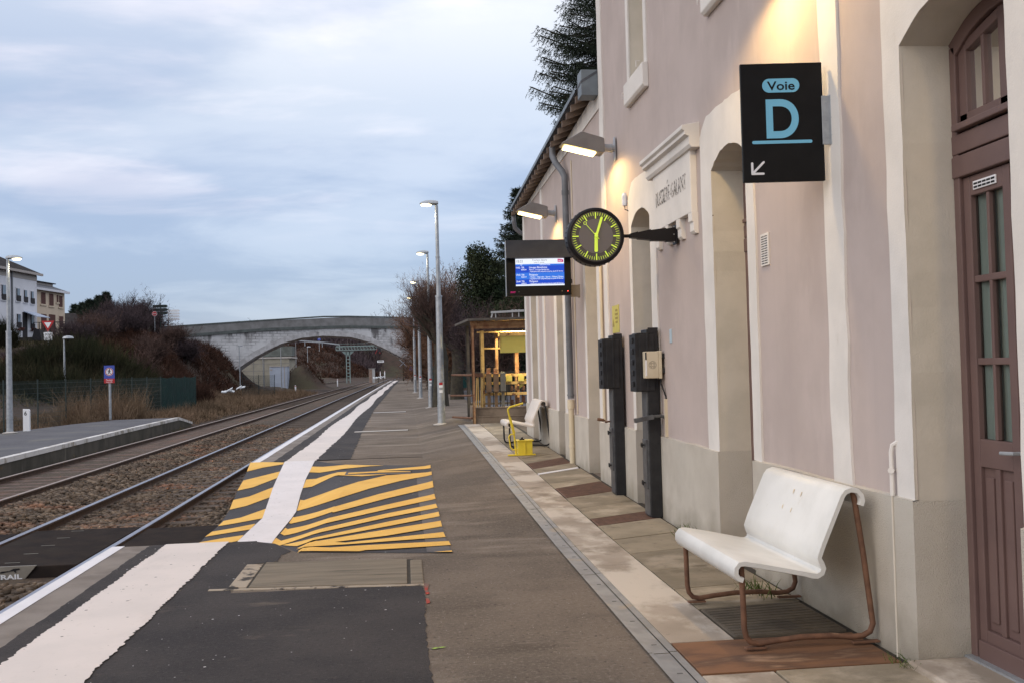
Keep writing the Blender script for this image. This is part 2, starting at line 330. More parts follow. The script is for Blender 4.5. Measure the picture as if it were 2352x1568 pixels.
# grounds
M['asphalt'] = mat('worn_asphalt', (.185, .150, .120), (.132, .108, .087), rough=.95, scale=.55, bump=.9, bscale=110, bdist=.012, spec=.12, lo=.38, hi=.62)
layer(M['asphalt'], (.30, .25, .205), .6, .50, .66, (.55, 1.6, 1), (2, 0, 0), .75)
layer(M['asphalt'], (.088, .072, .057), 1.3, .53, .72, (.5, 1.2, 1), (0, 5, 0), .65)
layer(M['asphalt'], (.30, .265, .23), 38, .50, .68, amt=.42); layer(M['asphalt'], (.045, .037, .03), 30, .54, .70, (1, 1, 1), (9, 3, 1), .55)
layer(M['asphalt'], (.36, .31, .27), 1.7, .66, .76, (.35, 2.6, 1), (7, 2, 0), .7)
specks(M['asphalt'], (.030, .026, .022), 16, .13, .95); specks(M['asphalt'], (.44, .40, .36), 40, .16, .965)
M['tar'] = mat('dark_asphalt', (.040, .036, .037), (.060, .053, .051), rough=.85, scale=1.1, bump=1.0, bscale=140, bdist=.010, spec=.2)
layer(M['tar'], (.10, .092, .085), 42, .52, .70, amt=.45); layer(M['tar'], (.018, .017, .018), 34, .54, .70, (1, 1, 1), (5, 2, 0), .5)
layer(M['tar'], (.22, .178, .135), 1.1, .60, .76, (.8, 1.9, 1), (1.2, .3, 0), .55)
specks(M['tar'], (.55, .54, .54), 12, .10, .93); specks(M['tar'], (.42, .41, .40), 34, .18, .975)
M['band'] = mat('white_band_paint', (.655, .585, .54), (.60, .54, .50), rough=.7, scale=1.2, bump=.3, bscale=160, bdist=.004, spec=.2)
specks(M['band'], (.10, .09, .085), 14, .16, .93); specks(M['band'], (.30, .26, .24), 34, .2, .96)
layer(M['band'], (.40, .35, .31), 1.1, .56, .76, (1.5, .6, 1), (2, 2, 0), .35); layer(M['band'], (.48, .43, .39), 22, .55, .75, amt=.35)
M['edgewhite'] = mat('white_nosing_paint', (.70, .68, .69), (.64, .62, .63), rough=.6, scale=3)
M['edgestone'] = mat('edge_concrete', (.22, .19, .165), (.155, .13, .11), rough=.9, scale=1.8, bump=.3, bscale=80, c3=(.30, .265, .24), s3=1.3, lo3=.55, hi3=.75)
M['zyellow'] = mat('yellow_road_paint', (.76, .46, .11), (.70, .40, .085), rough=.75, scale=1.0, bump=.3, bscale=160, bdist=.004, spec=.2)
specks(M['zyellow'], (.09, .07, .05), 18, .08, .92); layer(M['zyellow'], (.40, .23, .08), 2.2, .56, .76, (1, 1.6, 1), amt=.45); layer(M['zyellow'], (.50, .29, .06), 26, .55, .75, amt=.4)
M['zblack'] = mat('black_road_paint', (.036, .033, .036), (.052, .047, .048), rough=.7, scale=.9, bump=.5, bscale=170, bdist=.006, spec=.25)
layer(M['zblack'], (.14, .135, .14), 1.2, .62, .80, (1, 2.5, 1), amt=.6); layer(M['zblack'], (.10, .095, .095), 30, .52, .7, amt=.4); specks(M['zblack'], (.45, .45, .45), 14, .11, .95)
M['zgrey'] = mat('faded_black_paint', (.115, .105, .102), (.085, .078, .078), rough=.8, scale=2.5, bump=.4, bscale=170, bdist=.006)
M['concrete'] = mat('pale_concrete', (.36, .30, .24), (.28, .23, .18), rough=.9, scale=1.1, bump=.4, bscale=90, bdist=.008)
layer(M['concrete'], (.53, .465, .39), .9, .46, .56, (1, .7, 1), (4, 1, 0), .9); layer(M['concrete'], (.165, .128, .09), 1.6, .54, .70, (1, .8, 1), (1, 7, 0), .8); layer(M['concrete'], (.12, .095, .07), 8, .60, .74, amt=.45)
M['slab'] = mat('stone_slab', (.265, .218, .155), (.20, .165, .115), rough=.9, scale=2.2, bump=.45, bscale=60, bdist=.01, c3=(.36, .30, .225), s3=1.6, lo3=.52, hi3=.66, island=.16)
layer(M['slab'], (.085, .068, .043), 2.4, .56, .72, amt=.7); layer(M['slab'], (.11, .09, .06), 12, .58, .72, amt=.5)
M['rustslab'] = mat('rusted_slab', (.20, .098, .050), (.10, .055, .034), rough=.8, scale=2.0, bump=.3, bscale=60, bdist=.006, lo=.42, hi=.6, stretch=(.6, 2, 1), c3=(.33, .20, .12), s3=2.4, lo3=.54, hi3=.68, st3=(.5, 1.6, 1))
M['grate'] = mat('brown_grate', (.155, .085, .06), (.115, .066, .048), rough=.8, scale=8, bump=.3, bscale=90)
M['greyslab'] = mat('damp_shaded_slab', (.125, .103, .078), (.085, .07, .054), rough=.8, scale=4, bump=.3, bscale=70)  # damp slab; its dark tone also carries the shade under the bench
M['joint'] = mat('dark_joint', (.05, .042, .033), (.035, .032, .025), rough=1, scale=8)
M['drain'] = mat('drain_metal', (.30, .295, .29), (.23, .225, .22), rough=.5, scale=5, metal=.25, c3=(.34, .285, .22), s3=2.0, lo3=.55, hi3=.65)
M['drainslot'] = mat('drain_slot', (.15, .145, .14), rough=.7)
M['trenchlid'] = mat('trench_concrete', (.20, .165, .12), (.14, .118, .088), rough=.9, scale=3, bump=.5, bscale=60, stretch=(.4, 3, 1), c3=(.075, .062, .045), s3=3, lo3=.56, hi3=.68, st3=(.35, 5, 1))
M['tarry'] = mat('tarred_cream_concrete', (.34, .285, .22), (.05, .044, .04), rough=.95, scale=7, lo=.50, hi=.60, c3=(.24, .19, .14), s3=2, lo3=.5, hi3=.65)
M['palelid'] = mat('pale_trench_concrete', (.48, .45, .42), (.40, .37, .34), rough=.9, scale=3)
M['ballast'] = mat('ballast_bed', (.115, .085, .060), (.065, .050, .038), rough=1, scale=9, bump=1, bscale=30, bdist=.05, c3=(.16, .085, .055), s3=.8, lo3=.52, hi3=.7)
layer(M['ballast'], (.055, .06, .03), .5, .56, .72, (1, .3, 1), amt=.6)
M['stone'] = mat('ballast_stone', (.155, .115, .080), (.085, .062, .044), rough=.95, scale=1.5, island=.5, c3=(.20, .105, .065), s3=.9, lo3=.52, hi3=.68)
M['railtop'] = mat('bright_rail_head', (.36, .36, .42), (.28, .28, .33), rough=.28, scale=4, metal=.8)
M['railrust'] = mat('rusty_rail', (.085, .052, .036), (.055, .035, .026), rough=.8, scale=10)
M['railtop2'] = mat('dull_rail_head', (.34, .27, .23), (.26, .20, .17), rough=.5, scale=8, metal=.3)
M['sleeper'] = mat('weathered_sleeper', (.10, .075, .058), (.065, .05, .04), rough=.95, scale=6, stretch=(.4, 3, 1))
M['sleeper2'] = mat('brown_sleeper', (.135, .088, .07), (.085, .058, .047), rough=.95, scale=6)
M['rubber'] = mat('rubber_panel', (.034, .026, .022), (.022, .018, .017), rough=.95, spec=.06, scale=3, bump=.3, bscale=120, c3=(.05, .042, .032), s3=1.5, lo3=.55, hi3=.75)
M['wedge'] = mat('grey_steel_wedge', (.30, .275, .235), (.24, .22, .19), rough=.5, scale=4, metal=.2)
M['oppasphalt'] = mat('blue_grey_asphalt', (.10, .098, .105), (.075, .073, .082), rough=.9, scale=.6, bump=.4, bscale=90, c3=(.13, .125, .115), s3=.5, lo3=.52, hi3=.7)
M['oldwall'] = mat('mossy_platform_wall', (.085, .075, .06), (.05, .046, .036), rough=1, scale=1.5, bump=.5, bscale=20, stretch=(1, 1, .5), c3=(.16, .14, .115), s3=1.3, lo3=.58, hi3=.72, st3=(1, 2, .3))
M['coping'] = mat('worn_white_coping', (.58, .56, .54), (.30, .27, .23), rough=.9, scale=2.2, lo=.48, hi=.66)
M['earth'] = mat('bank_earth', (.066, .041, .030), (.043, .030, .022), rough=1, scale=.6, bump=.6, bscale=6, bdist=.15, c3=(.062, .054, .032), s3=.09, lo3=.52, hi3=.66)
M['bracken'] = mat('dead_bracken', (.078, .038, .025), (.048, .026, .019), rough=1, scale=.35, island=.35, spec=.1)
M['drygrass'] = mat('dry_grass', (.215, .145, .095), (.14, .098, .062), rough=1, scale=.4, island=.3, spec=.1)
M['greengrass'] = mat('green_grass', (.07, .105, .028), (.10, .12, .04), rough=1, scale=3, island=.3, spec=.1)
M['mossgrass'] = mat('moss_grass', (.075, .07, .035), (.12, .09, .055), rough=1, scale=.8, island=.35, spec=.1)
M['broom'] = mat('dark_broom', (.022, .026, .013), (.038, .032, .018), rough=1, scale=.5, island=.4, spec=.1)
M['gorse'] = mat('olive_broom', (.045, .046, .018), (.028, .03, .014), rough=1, scale=.5, island=.4, spec=.1)
M['twig'] = mat('brown_twigs', (.115, .073, .060), (.082, .055, .047), rough=1, scale=.5, island=.35, spec=.1)
M['twigred'] = mat('russet_twigs', (.20, .112, .070), (.14, .080, .054), rough=1, scale=.4, island=.3, spec=.1)
M['twigdark'] = mat('purple_brown_twigs', (.078, .056, .058), (.055, .042, .045), rough=1, scale=.5, island=.35, spec=.1)
M['bark'] = mat('mottled_bark', (.035, .03, .024), (.06, .052, .036), rough=1, scale=6, bump=.8, bscale=18, bdist=.03, c3=(.10, .092, .05), s3=5, lo3=.62, hi3=.72)
M['needle'] = mat('spruce_needles', (.020, .030, .021), (.034, .044, .028), rough=.9, scale=1.2, island=.4, spec=.15)
M['yew'] = mat('evergreen_leaves', (.022, .036, .018), (.040, .046, .022), rough=.9, scale=.8, island=.45, spec=.15)
M['bridgestone'] = mat('whitewashed_masonry', (.70, .685, .67), (.55, .535, .52), rough=.95, scale=.5, bump=.5, bscale=3, bdist=.05, c3=(.17, .16, .155), s3=.42, lo3=.54, hi3=.66, st3=(1.2, 1.2, .5))
layer(M['bridgestone'], (.12, .112, .105), 2.2, .64, .72, (.8, .8, 3.5), (3, 2, 5), .7)
def bricks(m, col, bw, bh, amt):
    nt = m.node_tree; b = nt.nodes['Principled BSDF']; L = nt.links; t = nt.nodes.new('ShaderNodeTexCoord'); sp = nt.nodes.new('ShaderNodeSeparateXYZ'); cb = nt.nodes.new('ShaderNodeCombineXYZ'); L.new(t.outputs['Object'], sp.inputs[0]); L.new(sp.outputs[0], cb.inputs[0]); L.new(sp.outputs[2], cb.inputs[1])
    br = nt.nodes.new('ShaderNodeTexBrick'); L.new(cb.outputs[0], br.inputs['Vector']); br.inputs['Scale'].default_value = 1; br.inputs['Brick Width'].default_value = bw; br.inputs['Row Height'].default_value = bh; br.inputs['Mortar Size'].default_value = .035; br.inputs['Color1'].default_value = (0, 0, 0, 1); br.inputs['Color2'].default_value = (.25, .25, .25, 1); br.inputs['Mortar'].default_value = (1, 1, 1, 1)
    n = nt.nodes.new('ShaderNodeTexNoise'); n.inputs['Scale'].default_value = .55; L.new(t.outputs['Object'], n.inputs[0]); mr = nt.nodes.new('ShaderNodeMapRange'); L.new(n.outputs[0], mr.inputs[0]); mr.inputs[1].default_value = .42; mr.inputs[2].default_value = .62; mr.inputs[4].default_value = amt
    ml = nt.nodes.new('ShaderNodeMath'); ml.operation = 'MULTIPLY'; L.new(br.outputs['Color'], ml.inputs[0]); L.new(mr.outputs[0], ml.inputs[1]); x = nt.nodes.new('ShaderNodeMix'); x.data_type = 'RGBA'; L.new(ml.outputs[0], x.inputs[0]); L.new(b.inputs['Base Color'].links[0].from_socket, x.inputs[6]); x.inputs[7].default_value = (*col, 1); L.new(x.outputs[2], b.inputs['Base Color'])
bricks(M['bridgestone'], (.14, .13, .125), .75, .32, .75)
M['bridgecap'] = mat('grey_parapet', (.26, .25, .24), (.19, .182, .172), rough=.95, scale=1.2, c3=(.10, .10, .092), s3=.7, lo3=.6, hi3=.75)
M['bridgedark'] = mat('dark_string_course', (.13, .145, .135), (.09, .098, .09), rough=.95, scale=1.5)
M['creamwall'] = mat('cream_concrete', (.36, .335, .27), (.29, .27, .22), rough=.95, scale=.7)
M['shedblue'] = mat('pale_blue_shed', (.44, .50, .60), (.38, .43, .53), rough=.7, scale=1)
M['housewhite'] = mat('white_housewall', (.70, .70, .73), (.63, .63, .66), rough=.95, scale=.6)
M['housecream'] = mat('cream_housewall', (.60, .49, .37), (.54, .44, .33), rough=.95, scale=.8)
M['housetrim'] = mat('house_stone', (.40, .36, .33), rough=.9)
M['shutter'] = mat('maroon_shutter', (.085, .030, .022), rough=.7)
M['pane'] = mat('house_pane', (.16, .21, .27), rough=.2, spec=.5)
M['housedark'] = mat('house_dark', (.035, .032, .035), rough=.9)
M['rooftile'] = mat('dark_tile_roof', (.045, .039, .037), (.030, .027, .027), spec=.08, rough=.95, scale=2.5, bump=.4, bscale=5)
M['roofgrey'] = mat('grey_roof', (.10, .105, .12), (.08, .082, .095), rough=.9, scale=2)
M['signred'] = mat('sign_red', (.42, .022, .025), rough=.5)
M['signwhite'] = mat('sign_white', (.75, .76, .78), rough=.5)
M['signblue'] = mat('prohibition_blue', (.055, .085, .38), rough=.5)
M['signdark'] = mat('sign_back_green', (.02, .035, .032), rough=.6)
M['inkblack'] = mat('ink', (.01, .01, .012), rough=.7)
M['fence'] = mat('green_wire', (.024, .040, .038), rough=.5)
M['fencefabric'] = mat('green_screening', (.008, .048, .042), (.006, .034, .032), rough=.8, scale=2)
def see_through(m, a):
    nt = m.node_tree; b = nt.nodes['Principled BSDF']; o_ = [n for n in nt.nodes if n.type == 'OUTPUT_MATERIAL'][0]; t = nt.nodes.new('ShaderNodeBsdfTransparent'); mx = nt.nodes.new('ShaderNodeMixShader'); mx.inputs[0].default_value = a
    nt.links.new(t.outputs[0], mx.inputs[1]); nt.links.new(b.outputs[0], mx.inputs[2]); nt.links.new(mx.outputs[0], o_.inputs[0])
see_through(M['fencefabric'], .62)
M['teal'] = mat('teal_screening', (.008, .055, .055), (.006, .042, .044), rough=.8, scale=1.5)
M['shelterrust'] = mat('rusted_shelter_iron', (.24, .115, .06), (.40, .24, .12), rough=.8, scale=5, c3=(.10, .05, .032), s3=4, lo3=.58, hi3=.68)
M['shelteryellow'] = mat('flaking_yellow_iron', (.60, .42, .17), (.48, .31, .11), rough=.7, scale=6, c3=(.17, .075, .04), s3=5, lo3=.57, hi3=.66)
M['sheltergrey'] = mat('grey_shelter_post', (.115, .10, .085), (.08, .07, .06), rough=.8, scale=6)
M['shelterboard'] = mat('yellow_board', (.62, .52, .13), (.55, .46, .11), rough=.6, scale=2)
M['casebrown'] = mat('brown_metal_case', (.23, .145, .075), (.17, .105, .06), rough=.6, scale=6)
M['casegrey'] = mat('grey_metal_case', (.20, .19, .155), (.15, .14, .115), rough=.6, scale=6)
M['dirtyconc'] = mat('stained_concrete', (.26, .20, .145), (.14, .105, .075), rough=.95, scale=1.6, c3=(.30, .245, .185), s3=1.2, lo3=.58, hi3=.7)
M['redspray'] = mat('red_spray_paint', (.30, .045, .03), (.16, .10, .08), rough=.9, scale=5, lo=.45, hi=.6)
M['greenspray'] = mat('green_spray_paint', (.33, .52, .08), (.15, .14, .09), rough=.9, scale=30)
M['plastic'] = mat('white_plastic_scrap', (.62, .64, .66), rough=.6)
M['palebox'] = mat('pale_cabinet', (.40, .40, .40), rough=.7)
M['brick'] = mat('brick_hut', (.30, .22, .18), (.22, .15, .12), rough=.95, scale=2)
M['gantry'] = mat('pale_green_steel', (.26, .33, .32), (.20, .26, .25), rough=.6, scale=3)

# ================================================================= GROUND
def sst(t): t = np.clip(t, 0, 1); return t*t*(3-2*t)
def hash2(x, y): return np.sin(x*1.7+1.3*np.sin(y*.9))*np.cos(y*1.3+.7*np.sin(x*1.1))
def H(x, y):                                         # terrain height
    x = np.asarray(x, float); y = np.asarray(y, float)
    z = np.full(np.broadcast(x, y).shape, -0.66)
    left = sst((-9.3 - x)/1.5); z = z + left*.16*sst((y-40)/8)
    z = z + np.where((x < -14.5), .5*sst((-14.5-x)/3), 0)
    bank = sst((-16.6 - x + .6*hash2(x*.3, y*.2))/5.6)*sst((y-43)/46)*(1-sst((y-117)/14)*sst((x+34)/6))
    z = z + bank*4.80
    z = z + bank*.25*hash2(x*.8, y*.7)
    z = z + 9.2*np.exp(-((x+25)/13.0)**2*1.0 - ((y-262)/16.0)**2)
    z = z + 6.0*sst((y-285)/70)*sst((np.abs(x+2)-3.0)/14) + 13.0*sst((y-345)/40)*(1-.42*sst((np.abs(x+2)-3.0)/14))
    z = z + 3.9*np.exp(-((x+14.2)/2.3)**2-((y-140.2)/1.3)**2)
    right = sst((x-3.4-(12*sst((75-y)/14)))/6.5)*sst((y-62)/22); z = z + right*6.6
    z = z + np.where(y > 22, .52*sst((x-2.0)/1.0), .7*sst((x-10.6)/1.0))*(1-right)
    return z
def grid_lines(segs):
    o = []
    for a, b, n in segs: o += list(np.linspace(a, b, n, endpoint=False))
    return np.array(o + [segs[-1][1]])
gx = grid_lines([(-420, -60, 16), (-60, -28, 24), (-28, -9, 48), (-9, 2, 14), (2, 12, 24), (12, 60, 16), (60, 420, 12)])
gy = grid_lines([(-60, 0, 10), (0, 40, 24), (40, 130, 90), (130, 300, 70), (300, 420, 24), (420, 1200, 12)])
GX, GY = np.meshgrid(gx, gy); GZ = H(GX, GY)
nx_, ny_ = len(gx), len(gy)
idx = np.arange(nx_*ny_).reshape(ny_, nx_)
F = np.stack([idx[:-1, :-1], idx[:-1, 1:], idx[1:, 1:], idx[1:, :-1]], -1).reshape(-1, 4)
o = np_mesh('ground', np.stack([GX, GY, GZ], -1), F, M['earth'], per=4); tag(o, kind='structure')
o.data.polygons.foreach_set('use_smooth', [True]*len(o.data.polygons))

# ---- platform surface
def lerp(a, b, t): return a + (b-a)*min(1, max(0, t))
def cutY(X): return 10.1 if X < -1.55 else lerp(10.1, 9.9, (X+1.55)/.25) if X < -1.3 else lerp(9.9, 9.3, (X+1.3)/.3) if X < -1.0 else lerp(9.3, 8.94, (X+1)/1.4)
def rise(Y): return 0 if Y < 9 else .2*min(1, (Y-9)/15) if Y < 32 else .2 - .16*min(1, (Y-32)/30)
def crease(Y): return float(np.interp(Y, [9.3, 9.6, 10.1, 11.4, 13.1, 14.3, 16.1, 17.1, 18.0], [-1.0, -.98, -.93, -.89, -.91, -.98, -1.12, -1.09, -1.09]))
def P(X, Y, front=True):
    z = rise(Y)*min(1, max(0, (X-.3)/1.05))
    if front and Y < 18.9: z += -.33*min(1, (18.9-Y)/7.0)*(1 if X < -1.5 else max(0, (crease(Y)-X)/(crease(Y)+1.5)))
    return z
def PZ(X, Y): return P(X, Y, Y >= cutY(X))
def edgeX(Y):
    if Y < 10.1 or Y >= 19: return -2.88 + .5*max(0, (Y-50)/128)**2
    return float(np.interp(Y, [10.1, 12.4, 13.0, 14.2, 15.8, 17.8, 19.0], [-2.46, -2.46, -2.42, -2.47, -2.63, -2.80, -2.88]))
XC = [-2.88, -2.5, -2.2, -1.8, -1.5, -1.3, -1.15, -1.0, -.9, -.5, 0, .3, .7, 1.05, 1.36, 2.0, 3.05]
def bend(Y): return .5*max(0, (Y-50)/128)**2
def plat_grid(mb, rows, front, loc_m=0):
    base = len(mb.v); n = len(XC)
    for Yr in rows:
        for X in XC:
            Y = Yr if not isinstance(Yr, str) else cutY(X)
            x = max(X, edgeX(Y)) if (front and X <= -2.2 and Y < 19.2) else X
            if X == XC[0]: x = edgeX(Y) if front else -2.88
            x += bend(Y) if X != XC[0] else 0
            mb.v.append((x, Y, P(x, Y, front)))
    for i in range(len(rows)-1):
        for j in range(n-1):
            mb.f.append([base+i*n+j, base+i*n+j+1, base+(i+1)*n+j+1, base+(i+1)*n+j]); mb.mi.append(loc_m)
    for i in range(len(rows)-1):                        # edge wall down to the ballast
        a, b = mb.v[base+i*n], mb.v[base+(i+1)*n]
        mb.add([a, b, (b[0], b[1], -1.0), (a[0], a[1], -1.0)], [(0, 1, 2, 3)], 1)
pf = MB()
plat_grid(pf, [-6, -3, 0, 2, 4, 6, 8, 'c'], False)
plat_grid(pf, ['c', 10.1] + [10.1+.5*i for i in range(1, 19)] + [19.0, 20, 22, 24, 26, 28, 30, 32, 36, 40, 45, 50, 55, 60, 65, 70, 78, 86, 95, 105, 115, 125, 135, 145, 155, 165, 172], True)
for a, b in zip(XC[:-1], XC[1:]):                       # the step at the end of the near platform
    pf.add([(a, cutY(a), 0), (b, cutY(b), 0), (b, cutY(b), P(b, cutY(b))), (a, cutY(a), P(a, cutY(a)))], [(0, 1, 2, 3)], 1)
pf.add([(-2.88, 10.1, 0), (-1.5, 10.1, 0), (-1.5, 10.1, -1), (-2.88, 10.1, -1)], [(0, 1, 2, 3)], 1)
tag(pf.build('platform', [M['asphalt'], M['oldwall']], recalc=False), kind='structure')
yd = MB()
for Y0, Y1 in ((22, 28), (28, 34), (34, 42), (42, 52), (52, 62), (62, 74)):
    yd.add([(3.0, Y0, rise(Y0)-.002), (16, Y0, rise(Y0)+.15), (16, Y1, rise(Y1)+.35), (3.0, Y1, rise(Y1)-.002)], [(0, 1, 2, 3)])
tag(yd.build('yard', M['oppasphalt'], recalc=False), kind='structure')

def wob(a, s, k): return a*(math.sin(k*1.7*s+s)+math.sin(k*4.1+s*2.3)*.6+math.sin(k*9.7+s*.7)*.4)
def strip(name, m, f0, f1, y0, y1, step, dz, j0=0, j1=0, s0=1, s1=2, ncol=3):
    mb = MB(); k = max(2, int((y1-y0)/step)+1)
    for i in range(k):
        Y = y0 + (y1-y0)*i/(k-1); a = f0(Y)+bend(Y); b = f1(Y)+bend(Y)
        if j0: a += wob(j0*.35, s0, Y) + random.uniform(-j0, j0)*.8
        if j1: b += wob(j1*.35, s1, Y) + random.uniform(-j1, j1)*.8
        for j in range(ncol+1):
            x = a + (b-a)*j/ncol; mb.v.append((x, Y, PZ(x, Y)+dz))
    for i in range(k-1):
        for j in range(ncol):
            mb.f.append([i*(ncol+1)+j, i*(ncol+1)+j+1, (i+1)*(ncol+1)+j+1, (i+1)*(ncol+1)+j]); mb.mi.append(0)
    return tag(mb.build(name, m, recalc=False), kind='structure')
def clip_overlay(name, polys, dz, m):
    V, Fc = [], []
    for pi, p in enumerate(polys):
        bm = bmesh.new(); bm.faces.new([bm.verts.new((x, y, 0)) for x, y in p])
        bmesh.ops.triangulate(bm, faces=bm.faces[:])
        for x in XC: bmesh.ops.bisect_plane(bm, geom=bm.verts[:]+bm.edges[:]+bm.faces[:], plane_co=(x, 0, 0), plane_no=(1, 0, 0))
        for i in range(0, 20): bmesh.ops.bisect_plane(bm, geom=bm.verts[:]+bm.edges[:]+bm.faces[:], plane_co=(0, 10.1+.5*i, 0), plane_no=(0, 1, 0))
        bm.verts.index_update(); o_ = len(V)
        V += [(v.co.x, v.co.y, P(v.co.x, v.co.y, True)+dz+pi*.0002) for v in bm.verts]
        for f in bm.faces:
            f.normal_update(); ids = [o_+v.index for v in f.verts]; Fc.append(ids if f.normal.z > 0 else ids[::-1])
        bm.free()
    me = bpy.data.meshes.new(name); me.from_pydata(V, [], Fc); me.materials.append(m)
    o = bpy.data.objects.new(name, me); COL.objects.link(o); return tag(o, kind='structure')
K = lambda v: (lambda Y: v)
# near part of the platform
strip('platform_edge', M['edgestone'], K(-2.79), K(-2.50), -6, 10.07, .5, .004)
strip('edge_line', M['edgewhite'], K(-2.885), K(-2.765), -6, 10.09, .4, .008, 0, .004)
strip('asphalt_strip', M['tar'], K(-2.52), K(-2.30), -6, 10.07, .06, .008, .010, 0)
strip('asphalt_patch', M['tar'], K(-1.86), K(.10), -6, 7.72, .05, .004, 0, .012)
strip('asphalt_patch', M['tar'], K(-1.86), lambda Y: -1.36 if Y < 8.9 else -1.15, 7.72, 9.28, .05, .004, 0, .03)
strip('white_band', M['band'], K(-2.37), K(-1.77), -6, 10.075, .025, .012, .013, .013, 3, 5)
# far part
farL = lambda Y: -2.26 + .05*math.sin(Y*.35)*min(1, max(0, (Y-19)/8)); farR = lambda Y: -1.70 + .05*math.sin(Y*.27+1)*min(1, max(0, (Y-19)/8))
darkR = lambda Y: float(np.interp(Y, [17.5, 19, 28, 43, 71, 172], [-1.05, -1.06, -1.22, -1.36, -1.30, -1.35]))
strip('platform_edge', M['edgestone'], K(-2.79), K(-2.48), 19.06, 172, 3, .004)
strip('edge_line', M['edgewhite'], K(-2.885), K(-2.745), 19.06, 172, .8, .008, 0, .008)
strip('asphalt_strip', M['tar'], K(-2.50), darkR, 19.06, 172, .25, .006, .015, .03, 2, 7)
strip('white_band', M['band'], farL, farR, 18.95, 172, .12, .011, .02, .02, 3, 5)
# striped hazard zone over the ramp
zl = [(-2.93, 19.04), (-2.8, 17.82), (-2.63, 15.78), (-2.47, 14.16), (-2.42, 13.02), (-2.46, 12.4), (-2.46, 10.14)]
zone = zl + [(-1.56, 10.14), (-1.08, 9.46), (-.98, 9.32), (.39, 8.95), (.36, 9.77), (.35, 11.17), (.35, 12.68), (.36, 13.94), (.38, 15.57), (.40, 17.16), (-1.05, 18.02), (-1.7, 18.95)]
clip_overlay('hazard_ground', [zone], .004, M['zblack'])
clip_overlay('hazard_faded_edge', [[(.16, 9.05), (.385, 8.96), (.36, 9.77), (.35, 12.68), (.36, 13.94), (.38, 15.57), (.14, 15.4), (.14, 12)]], .007, M['zgrey'])
YS = [[(-2.92,19.03),(-2.69,19.04),(-2.28,18.84),(-2.27,18.59),(-2.58,18.26),(-2.8,17.82)],[(-2.7,16.8),(-2.5,17.16),(-2.21,17.7),(-2.17,16.94),(-2.43,16.06),(-2.63,15.78)],
[(-2.55,14.95),(-2.36,15.2),(-2.11,15.99),(-2.04,15.05),(-2.28,14.41),(-2.47,14.16)],[(-2.41,13.36),(-2.22,13.54),(-1.97,14.12),(-1.92,13.43),(-2.23,13.16),(-2.42,13.02)],
[(-2.43,12.69),(-2.22,12.84),(-1.96,13.08),(-1.97,12.73),(-2.23,12.56),(-2.46,12.4)],[(-2.46,12.09),(-2.25,12.25),(-2.0,12.4),(-2.01,12.08),(-2.2,11.92),(-2.46,11.76)],[(-2.46,11.4),(-2.0,11.7),(-2.02,11.35),(-2.46,11.05)],
[(-1.72,18.15),(-1.09,17.9),(-.39,17.45),(-.64,17.44),(-1.07,17.14),(-1.7,17.46)],[(-.48,16.67),(.4,17.15),(.39,16.62),(.16,16.57),(-.49,16.54)],
[(-1.66,16.64),(-1.29,16.75),(-1.19,16.71),(-.40,16.32),(-.33,15.95),(-.71,15.8),(-1.16,16.15),(-1.63,15.78)],
[(-1.56,14.72),(-.98,14.31),(-.74,15.01),(-.33,15.78),(.39,16.05),(.38,15.57),(-.07,14.99),(-.53,14.11),(-.91,13.12),(-1.22,13.5),(-1.52,13.89)],
[(-1.52,13.43),(-.89,12.34),(-.39,13.42),(.37,14.73),(.36,13.94),(-.28,12.92),(-.87,11.84),(-1.53,13.03)],[(-1.54,12.72),(-.89,11.4),(-.26,12.33),(.35,13.19),(.35,12.68),(-.26,11.9),(-.9,11.01),(-1.56,12.39)],
[(-1.58,12.14),(-.9,10.67),(-.25,11.56),(.34,12.22),(.35,11.86),(-.24,11.24),(-.91,10.39),(-1.22,11.05),(-1.61,11.84)],[(-1.42,11.43),(-.93,10.09),(-.24,10.91),(.35,11.52),(.35,11.17),(-.23,10.6),(-.94,9.93),(-1.14,10.36)],
[(-1.12,10.17),(-.96,9.8),(-.39,10.27),(.35,10.83),(.35,10.44),(-.22,10.0),(-.99,9.64)],[(-1.11,10.01),(-.61,9.7),(-.14,9.88),(.35,10.07),(.36,9.77),(-.6,9.6),(-.98,9.57)],
[(-1.05,9.60),(-.74,9.47),(-.37,9.51),(.38,9.53),(.39,9.31),(-.21,9.25),(-.51,9.25),(-1.02,9.44)],[(.22,9.0),(.385,9.03),(.385,8.96)],[(-1.5,10.12),(-1.02,9.43),(-.4,9.23),(-.45,9.20),(-1.04,9.37),(-1.54,10.08)]]
clip_overlay('yellow_stripes', YS, .010, M['zyellow'])
bl = [(-2.28,18.95),(-2.21,17.7),(-2.11,15.99),(-1.97,14.12),(-1.92,13.43),(-1.97,12.73),(-2.01,12.08),(-2.03,10.14)]
br = [(-1.58,10.14),(-1.59,12.11),(-1.56,12.74),(-1.53,13.34),(-1.52,13.79),(-1.6,15.11),(-1.67,16.65),(-1.72,18.95)]
M['bandcool'] = mat('cool_white_paint', (.69, .65, .645), (.63, .595, .59), rough=.7, scale=1.6, bump=.3, bscale=160, bdist=.004, c3=(.52, .48, .46), s3=14, lo3=.58, hi3=.72)
specks(M['bandcool'], (.14, .12, .11), 16, .12, .95)
clip_overlay('white_band', [bl + br], .013, M['bandcool'])
